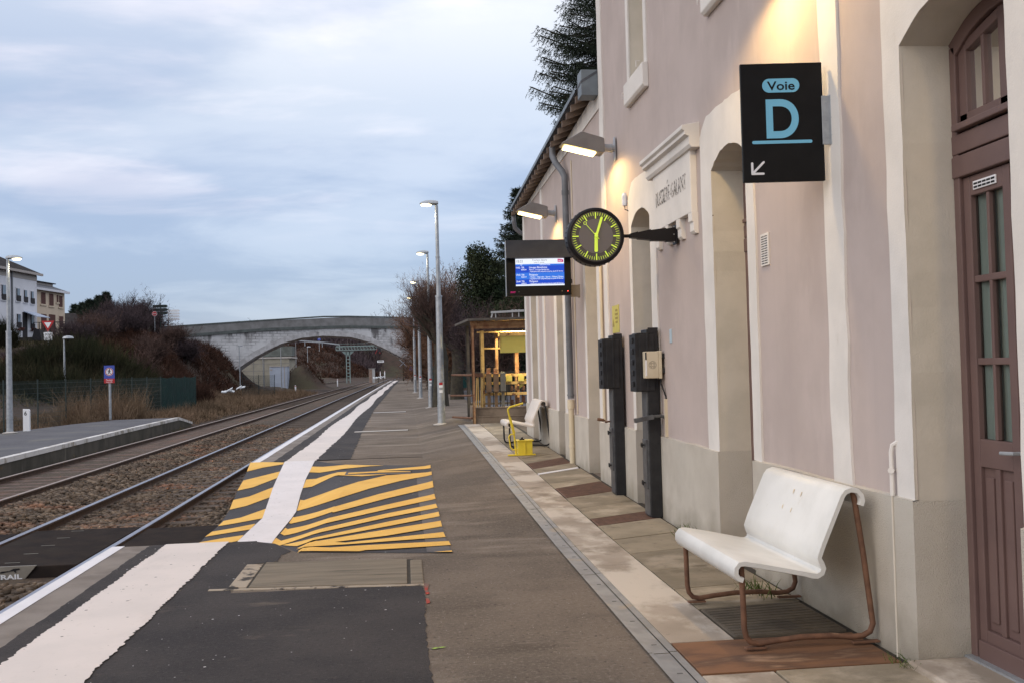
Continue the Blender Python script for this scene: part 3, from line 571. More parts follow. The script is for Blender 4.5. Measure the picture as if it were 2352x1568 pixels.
# spray marks
def flat_patch(name, pts, dz, m):
    mb = MB(); mb.add([(x, y, PZ(x, y)+dz) for x, y in pts], [tuple(range(len(pts)))]); return tag(mb.build(name, m), kind='structure')
flat_patch('asphalt_patch', [(-1.86, 9.27), (-1.14, 9.27), (-1.09, 9.42), (-1.3, 9.88), (-1.56, 10.08), (-1.86, 10.085)], .0035, M['tar'])
flat_patch('spray_mark', [(.105, 7.72), (.15, 7.70), (.13, 7.50), (.145, 7.36), (.115, 7.34), (.11, 7.5)], .006, M['redspray'])
flat_patch('spray_mark', [(.11, 7.22), (.135, 7.20), (.14, 7.08), (.115, 7.05)], .006, M['redspray'])
flat_patch('spray_mark', [(.11, 5.93), (.17, 5.945), (.215, 5.935), (.15, 5.91), (.13, 5.90)], .006, M['greenspray'])

# apron between the drain and the wall
skew = lambda Y: min(.75, max(0, .075*(Y-5.5)))
AX0, AX1, AX2, AX3 = 1.34, 1.50, 1.90, 2.70
def apz(x, Y): return PZ(x, Y) + .012
ap = MB()
yy = [-6] + [i*.8 for i in range(0, 33)] + [26.0]
for a, b in zip(yy[:-1], yy[1:]):
    for x0, x1 in ((1.495, 1.9), (1.9, 2.3), (2.3, 2.72)):
        ap.add([(x0, a, PZ(x0, a)+.006), (x1, a, PZ(x1, a)+.006), (x1, b, PZ(x1, b)+.006), (x0, b, PZ(x0, b)+.006)], [(0, 1, 2, 3)])
tag(ap.build('apron_bed', M['joint'], recalc=False), kind='structure')
def slab_into(mb, xa, xb, ya, yb, th=.02, gap=.006, up=.0):
    pts = []
    for (x, y) in ((xa+gap, ya+gap), (xb-gap, ya+gap), (xb-gap, yb-gap), (xa+gap, yb-gap)):
        Y = y + skew(y)*(x-AX2)/.75 if x > AX2 - .01 else y
        pts.append((x, Y))
    V = [(x, y, PZ(x, y)-.03) for x, y in pts] + [(x, y, PZ(x, y)+th+up) for x, y in pts]
    mb.add(V, [(4, 5, 6, 7), (0, 1, 5, 4), (1, 2, 6, 5), (2, 3, 7, 6), (3, 0, 4, 7)])
kb = MB(); js = [-6, -3.5, -1, 1.2, 3.2, 4.6, 5.08]
for a, b in zip(js[:-1], js[1:]): slab_into(kb, AX1, AX2, a, b)
js = [5.7, 8.0, 9.4, 11.2, 13.0, 15.3, 18.0, 20.9, 23.4, 25.8]
for a, b in zip(js[:-1], js[1:]): slab_into(kb, AX1, AX2, a, b)
tag(kb.build('apron_strip', M['concrete'], bevel=.004), kind='structure')
sb = MB()
for seg in ([-6, -4.5, -3, -1.5, 0, 1.2, 2.4, 3.5, 4.3, 5.08], [6.45, 7.05, 7.72, 8.45, 9.15, 9.9], [10.34, 11.06, 11.9], [12.79, 13.3, 14.3], [14.47, 15.0], [15.82, 16.6, 17.4, 18.3, 19.3, 20.4, 21.6, 23, 24.6, 25.8]):
    for a, b in zip(seg[:-1], seg[1:]): slab_into(sb, AX2, AX3-.06, a, b, up=random.uniform(-.003, .004))
sb2 = MB()
tag(sb.build('paving_slabs', M['slab'], bevel=.004), kind='structure')
def floor_plate(name, label, cat, ya, yb, m, xa=AX2, xb=AX3-.07, ribs=True, group=None):
    t = thing(name, label, cat, (xa+.35, (ya+yb)/2, PZ(2.2, ya)+.01), group=group)
    mb = MB(); slab_into(mb, xa, xb, ya, yb, th=.021, gap=.012); mb.build('plate', m, t, bevel=.003)
    if ribs:
        rb = MB(); n = int((yb-ya)/.055)
        for i in range(n):
            y = ya+.03+(yb-ya-.06)*i/max(1, n-1); y2 = y + skew(y)*(xb-AX2)/.75
            rb.bar((xa+.03, y, PZ(xa, y)+.0215), (xb-.03, y2, PZ(xb, y2)+.0215), .026, .006)
        rb.build('ribs', m, t)
g_ = 'floor covers set in the apron by the wall'
floor_plate('floor_cover', 'rusty orange floor cover under the near white bench', 'floor cover', 5.09, 5.70, M['rustslab'], xa=AX1, ribs=False, group=g_)
floor_plate('floor_cover', 'damp ribbed floor cover, darkened for the bench shade, behind the rusty one below the near bench', 'floor cover', 5.74, 6.44, M['greyslab'], group=g_)
floor_plate('floor_cover', 'narrow brown ribbed floor cover at the foot of the post carrying the white box', 'floor cover', 9.9, 10.34, M['grate'], group=g_)
floor_plate('floor_cover', 'wide brown ribbed floor cover before the black post without a white box', 'floor cover', 11.9, 12.79, M['grate'], group=g_)
floor_plate('floor_cover', 'brown ribbed floor cover nearest the yellow box and far bench', 'floor cover', 15.0, 15.82, M['grate'], group=g_)
mb = MB(); slab_into(mb, AX2, AX3-.09, 14.31, 14.46, th=.022); tag(mb.build('white_floor_line', M['edgewhite']), kind='structure')
# drain channel
dt = thing('drain_channel', 'long grey metal drain channel between the platform and the apron', 'drain', (1.42, 10, 0))
js = [-6, -4, -2, 0, 2, 3.6, 5.53, 7.71, 8.9, 11.2, 13.5, 15.85, 18.4, 21.6, 23.6, 25.7]
for a, b in zip(js[:-1], js[1:]):
    mb = MB()
    def lid(x0, x1, z):
        k = max(1, int((b-a)/1.0))
        for i in range(k):
            y0 = a+.006+(b-a-.012)*i/k; y1 = a+.006+(b-a-.012)*(i+1)/k
            mb.add([(x0, y0, PZ(x0, y0)+z), (x1, y0, PZ(x1, y0)+z), (x1, y1, PZ(x1, y1)+z), (x0, y1, PZ(x0, y1)+z)], [(0, 1, 2, 3)])
    lid(1.335, 1.36, .018); lid(1.36, 1.455, .012); lid(1.455, 1.50, .020)
    mb.build('cover_plate', M['drain'], dt, recalc=False)
mb = MB()
for y in [i*.55+.2 for i in range(0, 40)]: mb.box(1.395, 1.425, y, y+.012, PZ(1.4, y)+.0125, PZ(1.4, y)+.0145)
mb.build('slot', M['drainslot'], dt, split=True)
# trench covers across the platform
def trench(label, x0, x1, ya, yb, sk, m, frame=True, big=False):
    t = thing('trench_cover', label, 'trench cover', ((x0+x1)/2, (ya+yb)/2, 0), group='concrete trench covers across the platform')
    mb = MB()
    def q(xa, xb, y0, y1, z, h=.02):
        P4 = [(xa, y0+sk*(xa-x0)), (xb, y0+sk*(xb-x0)), (xb, y1+sk*(xb-x0)), (xa, y1+sk*(xa-x0))]
        mb.add([(x, y, PZ(x, y)+z-h) for x, y in P4]+[(x, y, PZ(x, y)+z) for x, y in P4], [(4, 5, 6, 7), (0, 1, 5, 4), (1, 2, 6, 5), (2, 3, 7, 6), (3, 0, 4, 7)])
    q(x0, x1, ya, yb, .014); mb.build('slab', m, t, bevel=.004)
    if big:
        mb = MB(); q(x0-.16, x0-.02, ya+.02, yb-.05, .011); mb.build('end_block', M['tarry'], t, bevel=.004)
        mb = MB(); q(x1+.025, x1+.13, ya, yb-.04, .011); mb.build('end_block', M['trenchlid'], t, bevel=.01)
        mb = MB(); q(x0-.30, x1+.13, ya-.06, ya-.005, .008); mb.build('kerb', M['tarry'], t)
        mb = MB(); q(x0-.02, x1+.05, ya-.006, yb+.006, .007); mb.build('gap', M['joint'], t)
    else:
        mb = MB(); q(x0-.02, x1+.02, ya-.03, yb+.03, .0095); mb.build('gap', M['joint'], t)
trench('large brown trench cover in front of the striped ramp', -1.24, -.02, 7.86, 8.86, -.11, M['trenchlid'], big=True)
trench('black and yellow painted trench cover inside the far end of the stripes', -1.0, .06, 16.1, 16.6, -.2, M['zgrey'])
trench('narrow pale trench cover just past the stripes', -1.42, .05, 27.4, 27.75, .1, M['palelid'])
trench('narrow pale trench cover farther along, near the lamp posts', -1.30, .0, 39.8, 40.3, .1, M['palelid'])
clip_overlay('yellow_stripes', [[(-.95, 16.35), (-.4, 16.42), (.05, 16.2), (.05, 16.12), (-.5, 16.2), (-.95, 16.12)]], .021, M['zyellow'])

# ---- opposite platform
op = MB(); opts = [(-10, -8.95, -13.6), (10, -8.98, -13.7), (22, -9.06, -13.9), (30, -9.36, -13.9), (36, -9.55, -13.75), (41, -9.66, -13.2), (44, -9.72, -12.4)]
for (ya, a0, a1), (yb, b0, b1) in zip(opts[:-1], opts[1:]):
    op.add([(a0, ya, -.1), (b0, yb, -.1), (b1, yb, -.12), (a1, ya, -.12)], [(0, 1, 2, 3)], 0)
    op.add([(a0, ya, -.1), (b0, yb, -.1), (b0, yb, -1), (a0, ya, -1)], [(0, 1, 2, 3)], 1)
op.add([(-9.72, 44, -.1), (-9.75, 46.6, -.42), (-10.4, 46.4, -.46), (-12.4, 44, -.12)], [(0, 1, 2, 3)], 0)
op.add([(-9.72, 44, -.1), (-9.75, 46.6, -.42), (-9.75, 46.6, -1), (-9.72, 44, -1)], [(0, 1, 2, 3)], 1)
tag(op.build('opposite_platform', [M['oppasphalt'], M['oldwall']], recalc=False), kind='structure')
cp = MB()
for (ya, a0, _), (yb, b0, _) in zip(opts[:-1], opts[1:]):
    cp.add([(a0+.02, ya, -.092), (b0+.02, yb, -.092), (b0-.16, yb, -.092), (a0-.16, ya, -.092), (a0+.02, ya, -.21), (b0+.02, yb, -.21)], [(0, 1, 2, 3), (0, 1, 5, 4)], 0)
cp.add([(-9.70, 44, -.09), (-9.73, 46.7, -.42), (-9.95, 46.7, -.43), (-9.92, 44, -.09), (-9.70, 44, -.21), (-9.73, 46.7, -.52)], [(0, 1, 2, 3), (0, 1, 5, 4)], 0)
tag(cp.build('opposite_coping', M['coping'], recalc=False), kind='structure')

# ---- ballast bed and stones
bb = MB(); ys = list(range(-10, 60, 3)) + list(range(60, 300, 12))
for a, b in zip(ys[:-1], ys[1:]):
    xs = [-9.4, -8.8, -8.2, -6.9, -6.3, -5.9, -5.4, -4.3, -3.1, -2.6]; zs = [-.62, -.52, -.47, -.47, -.42, -.42, -.49, -.49, -.50, -.56]
    for (x0, z0), (x1, z1) in zip(list(zip(xs, zs))[:-1], list(zip(xs, zs))[1:]):
        bb.add([(x0+bend(a), a, z0), (x1+bend(a), a, z1), (x1+bend(b), b, z1), (x0+bend(b), b, z0)], [(0, 1, 2, 3)])
tag(bb.build('ballast', M['ballast'], recalc=False), kind='structure')
def stones(n, xr, yr, size, zf):
    cube = np.array([(-1,-1,-1),(1,-1,-1),(1,1,-1),(-1,1,-1),(-1,-1,1),(1,-1,1),(1,1,1),(-1,1,1)], float)
    fc = np.array([(0,3,2,1),(4,5,6,7),(0,1,5,4),(1,2,6,5),(2,3,7,6),(3,0,4,7)])
    y = yr[0] + (yr[1]-yr[0])*RNG.random(n)**1.5; x = RNG.uniform(xr[0], xr[1], n)
    V = cube[None]*RNG.uniform(.45, 1.1, (n, 8, 3)); s = RNG.uniform(.6, 1.25, (n, 1, 1))*size
    a = RNG.uniform(0, 6.28, n); b = RNG.uniform(-.7, .7, n); c_, s_ = np.cos(a), np.sin(a)
    V = V*s; X = V[..., 0]*c_[:, None]-V[..., 1]*s_[:, None]; Yv = V[..., 0]*s_[:, None]+V[..., 1]*c_[:, None]; Z = V[..., 2]*.8 + X*b[:, None]*.5
    z = zf(x)
    return np.stack([X+x[:, None], Yv+y[:, None], Z+z[:, None]], -1).reshape(-1, 3), (fc[None]+8*np.arange(n)[:, None, None]).reshape(-1, 4)
bz = lambda x: np.interp(x, [-9.4, -8.8, -8.2, -6.9, -6.3, -5.9, -5.4, -4.3, -3.1, -2.6], [-.62, -.52, -.47, -.47, -.40, -.40, -.475, -.48, -.50, -.56])
parts = []
for n, xr, yr in ((9000, (-6.75, -5.12), (8, 42)), (5200, (-4.95, -3.6), (13.9, 40)), (3000, (-3.45, -2.5), (13.6, 34)), (1800, (-4.95, -2.95), (6, 11)), (900, (-6.0, -3.0), (5, 10))):
    v, f = stones(n, xr, yr, .036, bz)
    keep = None
    parts.append((v, f))
vs_all = []; fs_all = []; off = 0
for v, f in parts: vs_all.append(v); fs_all.append(f+off); off += len(v)
tag(np_mesh('ballast_stones', np.concatenate(vs_all), np.concatenate(fs_all), M['stone'], per=4), 'loose brown ballast stones filling the space between the rails', 'ballast', kind='stuff')

# ================================================================= TRACKS
def rail_mb(x, y0, y1, top=-.35):
    mb = MB(); ys = list(np.arange(y0, 60, 6.0)) + list(np.arange(60, y1, 10.0)) + [y1] if y1 > 60 else list(np.arange(y0, y1, 5.0)) + [y1]
    prof = [(-.035, top-.006), (-.03, top), (.03, top), (.035, top-.006), (.035, top-.035), (.009, top-.048), (.009, top-.115), (.065, top-.13), (.065, top-.145), (-.065, top-.145), (-.065, top-.13), (-.009, top-.115), (-.009, top-.048), (-.035, top-.035)]
    n = len(prof)
    for Y in ys:
        for px, pz in prof: mb.v.append((x(Y)+px, Y, pz))
    for i in range(len(ys)-1):
        for j in range(n):
            mb.f.append([i*n+j, i*n+(j+1) % n, (i+1)*n+(j+1) % n, (i+1)*n+j]); mb.mi.append(1 if j in (0, 1, 2) else 0)
    mb.f.append(list(range(n))); mb.mi.append(0)
    return mb
def make_track(name, label, xa, xb, y0, y1, mats, slm, ymin_s, gap=None, stop=None):
    t = thing(name, label, 'railway track', ((xa(20)+xb(20))/2, y0, -.5))
    for x in (xa, xb):
        if gap and x is xb:
            rail_mb(x, y0, gap[0]).build('rail', mats, t, recalc=False); rail_mb(x, gap[1], y1).build('rail', mats, t, recalc=False)
        else: rail_mb(x, y0, y1).build('rail', mats, t, recalc=False)
    far = MB()
    proto = None; k = 0; y = ymin_s
    while y < min(y1, 150):
        cx = (xa(y)+xb(y))/2
        if k < 96:
            if proto is None:
                mb = MB(); mb.box(-1.2, 1.2, -.12, .12, -.6, -.468); proto = mb.build('sleeper', slm, None, world=False, bevel=.012); s = proto
            else: s = proto.copy(); COL.objects.link(s)
            s.parent = t; s.location = (cx - t.location.x, y - t.location.y, random.uniform(-.006, .008) - t.location.z); k += 1
        else: far.box(cx-1.2, cx+1.2, y-.12, y+.12, -.6, -.47)
        y += .6
    tag(far.build('distant_sleepers', slm, t), kind='stuff')
    return t
make_track('railway_track', 'main railway track with bright polished rails beside the near platform', lambda Y: -5.04+bend(Y), lambda Y: -3.53+bend(Y), -10, 300, [M['railrust'], M['railtop']], M['sleeper'], 14.3)
b2 = lambda Y: bend(Y)*1.0
make_track('railway_track', 'dull rusty track with reddish sleepers beside the opposite platform', lambda Y: -8.36+b2(Y), lambda Y: -6.85+b2(Y), -10, 300, [M['railrust'], M['railtop2']], M['sleeper2'], 4.0)
ty = thing('siding_track', 'rusty siding that branches off to the left under the bridge', 'railway track', (-17, 110, -.5))
for d in (0, 1.5):
    rail_mb(lambda Y, d=d: float(np.interp(Y, [105, 160, 254, 300], [-17.6, -16.2, -11.2, -7.0])) - 1.5 + d, 105, 300, -.30).build('rail', [M['railrust'], M['railtop2']], ty, recalc=False)
# rubber crossing panels at rail level
def panel(label, x0, x1, y0, y1, slots=False):
    t = thing('crossing_panel', label, 'crossing panel', ((x0+x1)/2, (y0+y1)/2, -.36), group='dark rubber crossing panels at the foot of the ramp')
    MB().box(x0, x1, y0, y1, -.6, -.362).build('mat', M['rubber'], t, bevel=.01)
    if slots:
        mb = MB()
        for i in range(5):
            y = y0+.25+i*.55; mb.box(x0+.5, x0+.66, y, y+.018, -.361, -.3595)
        mb.build('slot', M['casegrey'], t, split=True)
panel('wide dark rubber crossing panel between the two rails', -4.955, -3.605, 11.30, 13.92, True)
panel('dark rubber crossing panel between the near rail and the ramp', -3.455, -2.50, 10.15, 13.75)
panel('dark rubber crossing panel beyond the left rail', -6.4, -5.13, 11.3, 13.75)
wt = thing('panel_deflector', 'grey steel deflector wedge with raised lettering at the end of the crossing panel', 'deflector', (-4.6, 10.6, -.5))
mb = MB(); wx0, wx1 = -5.0, -4.02
mb.add([(wx0, 11.27, -.350), (wx1, 11.27, -.350), (wx1-.22, 11.295, -.60), (wx0, 11.295, -.60), (wx0, 11.295, -.350), (wx1, 11.295, -.350), (wx1-.22, 11.32, -.60), (wx0, 11.32, -.60)], [(0, 3, 2, 1), (0, 1, 5, 4), (1, 2, 6, 5), (2, 3, 7, 6), (4, 5, 6, 7), (0, 4, 7, 3)])
mb.build('plate', M['wedge'], wt)
upv = Vector((0, -.1, 1)).normalized(); org_ = lambda x, z: Vector((x, 11.27-(.350+z)*-.0 + (-.350-z)*.1, z))
mb = MB(); text_into(mb, 'STRAIL', org_(-4.17, -.488), (1, 0, 0), upv, height=.052, width=.34, depth=.004, bold=.03, align='R'); mb.build('raised_lettering', M['signwhite'], wt)
mb = MB(); em = [(0,0),(.06,.03),(.16,.035),(.22,.07),(.30,.075),(.31,.05),(.25,.035),(.26,.0),(.24,0),(.22,.03),(.12,.012),(.06,-.005)]
mb.add([org_(-4.42+a*.75, -.418+b_*.62) + Vector((0, -.005, 0)) for a, b_ in em], [tuple(range(len(em)))]); mb.build('emblem', M['inkblack'], wt)

# ================================================================= STATION BUILDING
WX = 2.700                                            # render plane; trim at 2.684, plinth at 2.670
def arch_pts(y0, y1, zs, rise_, n=12):               # from y0 to y1 over the crown
    wdt = (y1-y0)/2; rad = (wdt*wdt+rise_*rise_)/(2*rise_); cy = (y0+y1)/2; cz = zs+rise_-rad; a0 = math.asin(wdt/rad)
    return [(cy+rad*math.sin(-a0+2*a0*i/n), cz+rad*math.cos(-a0+2*a0*i/n)) for i in range(n+1)]
def jag(pts, a): a *= 1.5; return [(y+random.uniform(-a, a), z+random.uniform(-a, a)) for y, z in pts]
def dense(pts, step):
    o = []
    for (a, b), (c, d) in zip(pts[:-1], pts[1:]):
        k = max(1, int(math.hypot(c-a, d-b)/step)); o += [(a+(c-a)*i/k, b+(d-b)*i/k) for i in range(k)]
    return o + [pts[-1]]
DOORS = [(1.0, 1.9, 3.32, .14), (4.09, 5.02, 3.33, .14), (7.46, 8.31, 3.31, .135), (10.50, 11.37, 3.27, .145)]
ADOORS = [(13.55, 14.39, 3.24, .15), (16.55, 17.22, 3.24, .15), (19.9, 20.72, 3.22, .15)]
def wall_panel(mb, ya, yb, za, zb_a, zb_b, opens, wins=()):
    """render face with door-like arched openings; top edge may slope"""
    top = lambda y: zb_a + (zb_b-zb_a)*(y-ya)/(yb-ya)
    cur = ya
    for (y0, y1, zs, rs) in sorted(opens):
        seg(mb, cur, y0, za, top, wins)
        ar = arch_pts(y0, y1, zs, rs)
        mb.add([(WX, y, z) for y, z in ar] + [(WX, y1, top(y1)), (WX, y0, top(y0))], [tuple(range(len(ar)+2))[::-1]])
        cur = y1
    seg(mb, cur, yb, za, top, wins)
def seg(mb, a, b, za, top, wins):
    inside = [w_ for w_ in wins if w_[0] >= a-1e-6 and w_[1] <= b+1e-6]
    cur = a
    for (y0, y1, z0, z1) in sorted(inside):
        if y0 > cur: mb.add([(WX, cur, za), (WX, y0, za), (WX, y0, top(y0)), (WX, cur, top(cur))], [(0, 3, 2, 1)])
        mb.add([(WX, y0, za), (WX, y1, za), (WX, y1, z0), (WX, y0, z0)], [(0, 3, 2, 1)])
        if z1 < top(y0): mb.add([(WX, y0, z1), (WX, y1, z1), (WX, y1, top(y1)), (WX, y0, top(y0))], [(0, 3, 2, 1)])
        cur = y1
    if b > cur: mb.add([(WX, cur, za), (WX, b, za), (WX, b, top(b)), (WX, cur, top(cur))], [(0, 3, 2, 1)])
st = thing('station_building', 'pink rendered station building with white surrounds and tall doors', 'building', (2.7, 5, 0))
WINS = [(10.53, 11.25, 4.93, 6.7), (7.5, 8.22, 4.93, 6.7), (4.1, 4.9, 4.93, 6.7)]
mb = MB(); wall_panel(mb, -8, 13.05, -.2, 8.2, 8.2, DOORS[:], [])
mb = MB()
# openings below and windows above: split the face at z 4.5
wall_panel(mb, -8, 13.05, -.2, 4.5, 4.5, DOORS)
wall_panel(mb, -8, 13.05, 4.5, 8.2, 8.2, [], WINS)
mb.add([(WX, 13.05, 4), (10.5, 13.05, 4), (10.5, 13.05, 8.2), (WX, 13.05, 8.2)], [(0, 1, 2, 3)])
mb.add([(WX, -8, -.2), (10.5, -8, -.2), (10.5, -8, 8.2), (WX, -8, 8.2)], [(0, 3, 2, 1)])
mb.add([(10.5, -8, -.2), (10.5, 13.05, -.2), (10.5, 13.05, 8.2), (10.5, -8, 8.2)], [(0, 1, 2, 3)])
mb.build('wall', M['pink'], st, recalc=False)
mb = MB(); mb.box(3.12, 10.4, -7.9, 12.95, -.2, 8.1); mb.build('inner_core', M['dark'], st)
mb = MB(); mb.add([(2.25, -8.4, 8.2), (10.9, -8.4, 8.2), (10.9, 13.5, 8.2), (2.25, 13.5, 8.2), (6.6, -3.5, 11.2), (6.6, 8.5, 11.2)], [(0, 1, 2, 3), (0, 4, 1), (1, 4, 5, 2), (2, 5, 3), (3, 5, 4, 0)])
mb.build('roof', M['slate'], st)

def surround(parent, y0, y1, zs, rs, offl=.19, offr=.19, shoulder=3.66, crown=3.80, zb=.86):
    X0 = 2.684
    cy = (y0+y1)/2; yl, yr = y0-offl, y1+offr
    arc = arch_pts(y0, y1, zs, rs, 16)
    leg = [zb + (zs-zb)*i/14 for i in range(15)]; legO = [zb + (shoulder-zb)*i/14 for i in range(15)]
    sh = [(yl, shoulder), (yl+.035, shoulder+.035), (yl+.10, shoulder+.04+.30*(crown-shoulder)), (yl+.20, shoulder+.03+.72*(crown-shoulder)), (yl+.32, crown-.008), (cy-.08, crown), (cy, crown), (cy+.08, crown), (yr-.32, crown-.008), (yr-.20, shoulder+.03+.72*(crown-shoulder)), (yr-.10, shoulder+.04+.30*(crown-shoulder)), (yr-.035, shoulder+.035), (yr, shoulder)]
    tq = [i/16*(len(sh)-1) for i in range(17)]
    so_ = [(sh[min(int(q), len(sh)-2)][0]*(1-q+min(int(q), len(sh)-2))+sh[min(int(q), len(sh)-2)+1][0]*(q-min(int(q), len(sh)-2)), sh[min(int(q), len(sh)-2)][1]*(1-q+min(int(q), len(sh)-2))+sh[min(int(q), len(sh)-2)+1][1]*(q-min(int(q), len(sh)-2))) for q in tq]
    inner = [(y0, z) for z in leg] + arc[1:-1] + [(y1, z) for z in leg[::-1]]
    outer = [(yl, z) for z in legO] + so_[1:-1] + [(yr, z) for z in legO[::-1]]
    outer = [outer[0]] + jag(outer[1:-1], .006) + [outer[-1]]; inner = [inner[0]] + jag(inner[1:-1], .0035) + [inner[-1]]
    n = len(outer); mb = MB()
    mb.add([(X0, y, z) for y, z in outer] + [(X0, y, z) for y, z in inner], [(i, i+1, n+i+1, n+i) for i in range(n-1)])
    mb.add([(X0, y, z) for y, z in outer] + [(2.701, y, z) for y, z in outer], [(i, i+1, n+i+1, n+i) for i in range(n-1)])
    mb.build('door_surround', M['trim'], parent)
    mb = MB(); full = [(y0, zb-.9)] + inner[1:-1] + [(y1, zb-.9)]
    mb.add([(X0, y, z) for y, z in full] + [(3.12, y, z) for y, z in full], [(i, i+1, n+i+1, n+i) for i in range(n-1)])
    mb.build('door_reveal', M['reveal'], parent)
surround(st, *DOORS[0]); surround(st, *DOORS[1], offl=.19, offr=.19, shoulder=3.70, crown=3.83)
surround(st, *DOORS[2], offl=.17, offr=.30, shoulder=3.66, crown=3.82); surround(st, *DOORS[3], offl=.24, offr=.13, shoulder=3.60, crown=3.79)
def plinth_for(parent, ya, yb, opens, ztop=.885):
    mb = MB(); XP = 2.668; cur = ya
    for (y0, y1, _, _) in sorted(opens) + [(yb, None, 0, 0)]:
        e = y0 + (.003 if y1 else 0)
        ys = dense([(cur, 0), (e, 0)], .35); zt = [ztop + random.uniform(-.006, .006) for _ in ys]
        for i in range(len(ys)-1):
            a, b = ys[i][0], ys[i+1][0]
            mb.add([(XP, a, -.2), (XP, b, -.2), (XP, b, zt[i+1]), (XP, a, zt[i])], [(0, 3, 2, 1)])
            mb.add([(XP, a, zt[i]), (XP, b, zt[i+1]), (2.705, b, zt[i+1]+.008), (2.705, a, zt[i]+.008)], [(0, 3, 2, 1)])
        if y1:
            mb.add([(XP, e, -.2), (3.1, e, -.2), (3.1, e, ztop), (XP, e, ztop)], [(0, 1, 2, 3)])
            mb.add([(XP, e-.001, ztop), (3.1, e-.001, ztop), (3.1, e-.03, ztop+.004), (XP, e-.03, ztop+.004)], [(0, 1, 2, 3)])
            cur = y1-.003
            mb.add([(XP, cur, -.2), (3.1, cur, -.2), (3.1, cur, ztop), (XP, cur, ztop)], [(0, 3, 2, 1)])
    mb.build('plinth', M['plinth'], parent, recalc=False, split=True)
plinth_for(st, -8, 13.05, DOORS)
def pilaster(parent, ya, yb, z0, z1, x=2.684, m='trim', a=.008):
    L_ = jag(dense([(ya, z0), (ya, z1)], .22), a); R_ = jag(dense([(yb, z0), (yb, z1)], .22), a)
    mb = MB()
    for i in range(len(L_)-1):
        mb.add([(x, *L_[i]), (x, *R_[i]), (x, *R_[i+1]), (x, *L_[i+1]), (2.701, *L_[i]), (2.701, *R_[i]), (2.701, *R_[i+1]), (2.701, *L_[i+1])], [(0, 3, 2, 1), (0, 4, 7, 3), (1, 2, 6, 5)])
    mb.build('pilaster', M[m], parent, recalc=True)
pilaster(st, 5.77, 6.03, .88, 8.15); pilaster(st, 12.80, 13.05, .88, 8.15); pilaster(st, 2.55, 2.80, .88, 8.15)
mb = MB(); mb.box(2.60, 3.02, 3.95, 5.014, -.05, .055); mb.build('doorstep', M['concrete'], st, bevel=.012)
mb = MB(); mb.box(2.925, 3.03, 4.09, 5.015, .0, .066); mb.build('door_threshold', M['galv'], st)
mb = MB(); mb.box(2.72, 3.05, 7.47, 8.30, -.05, .07); mb.build('doorstep', M['concrete'], st)

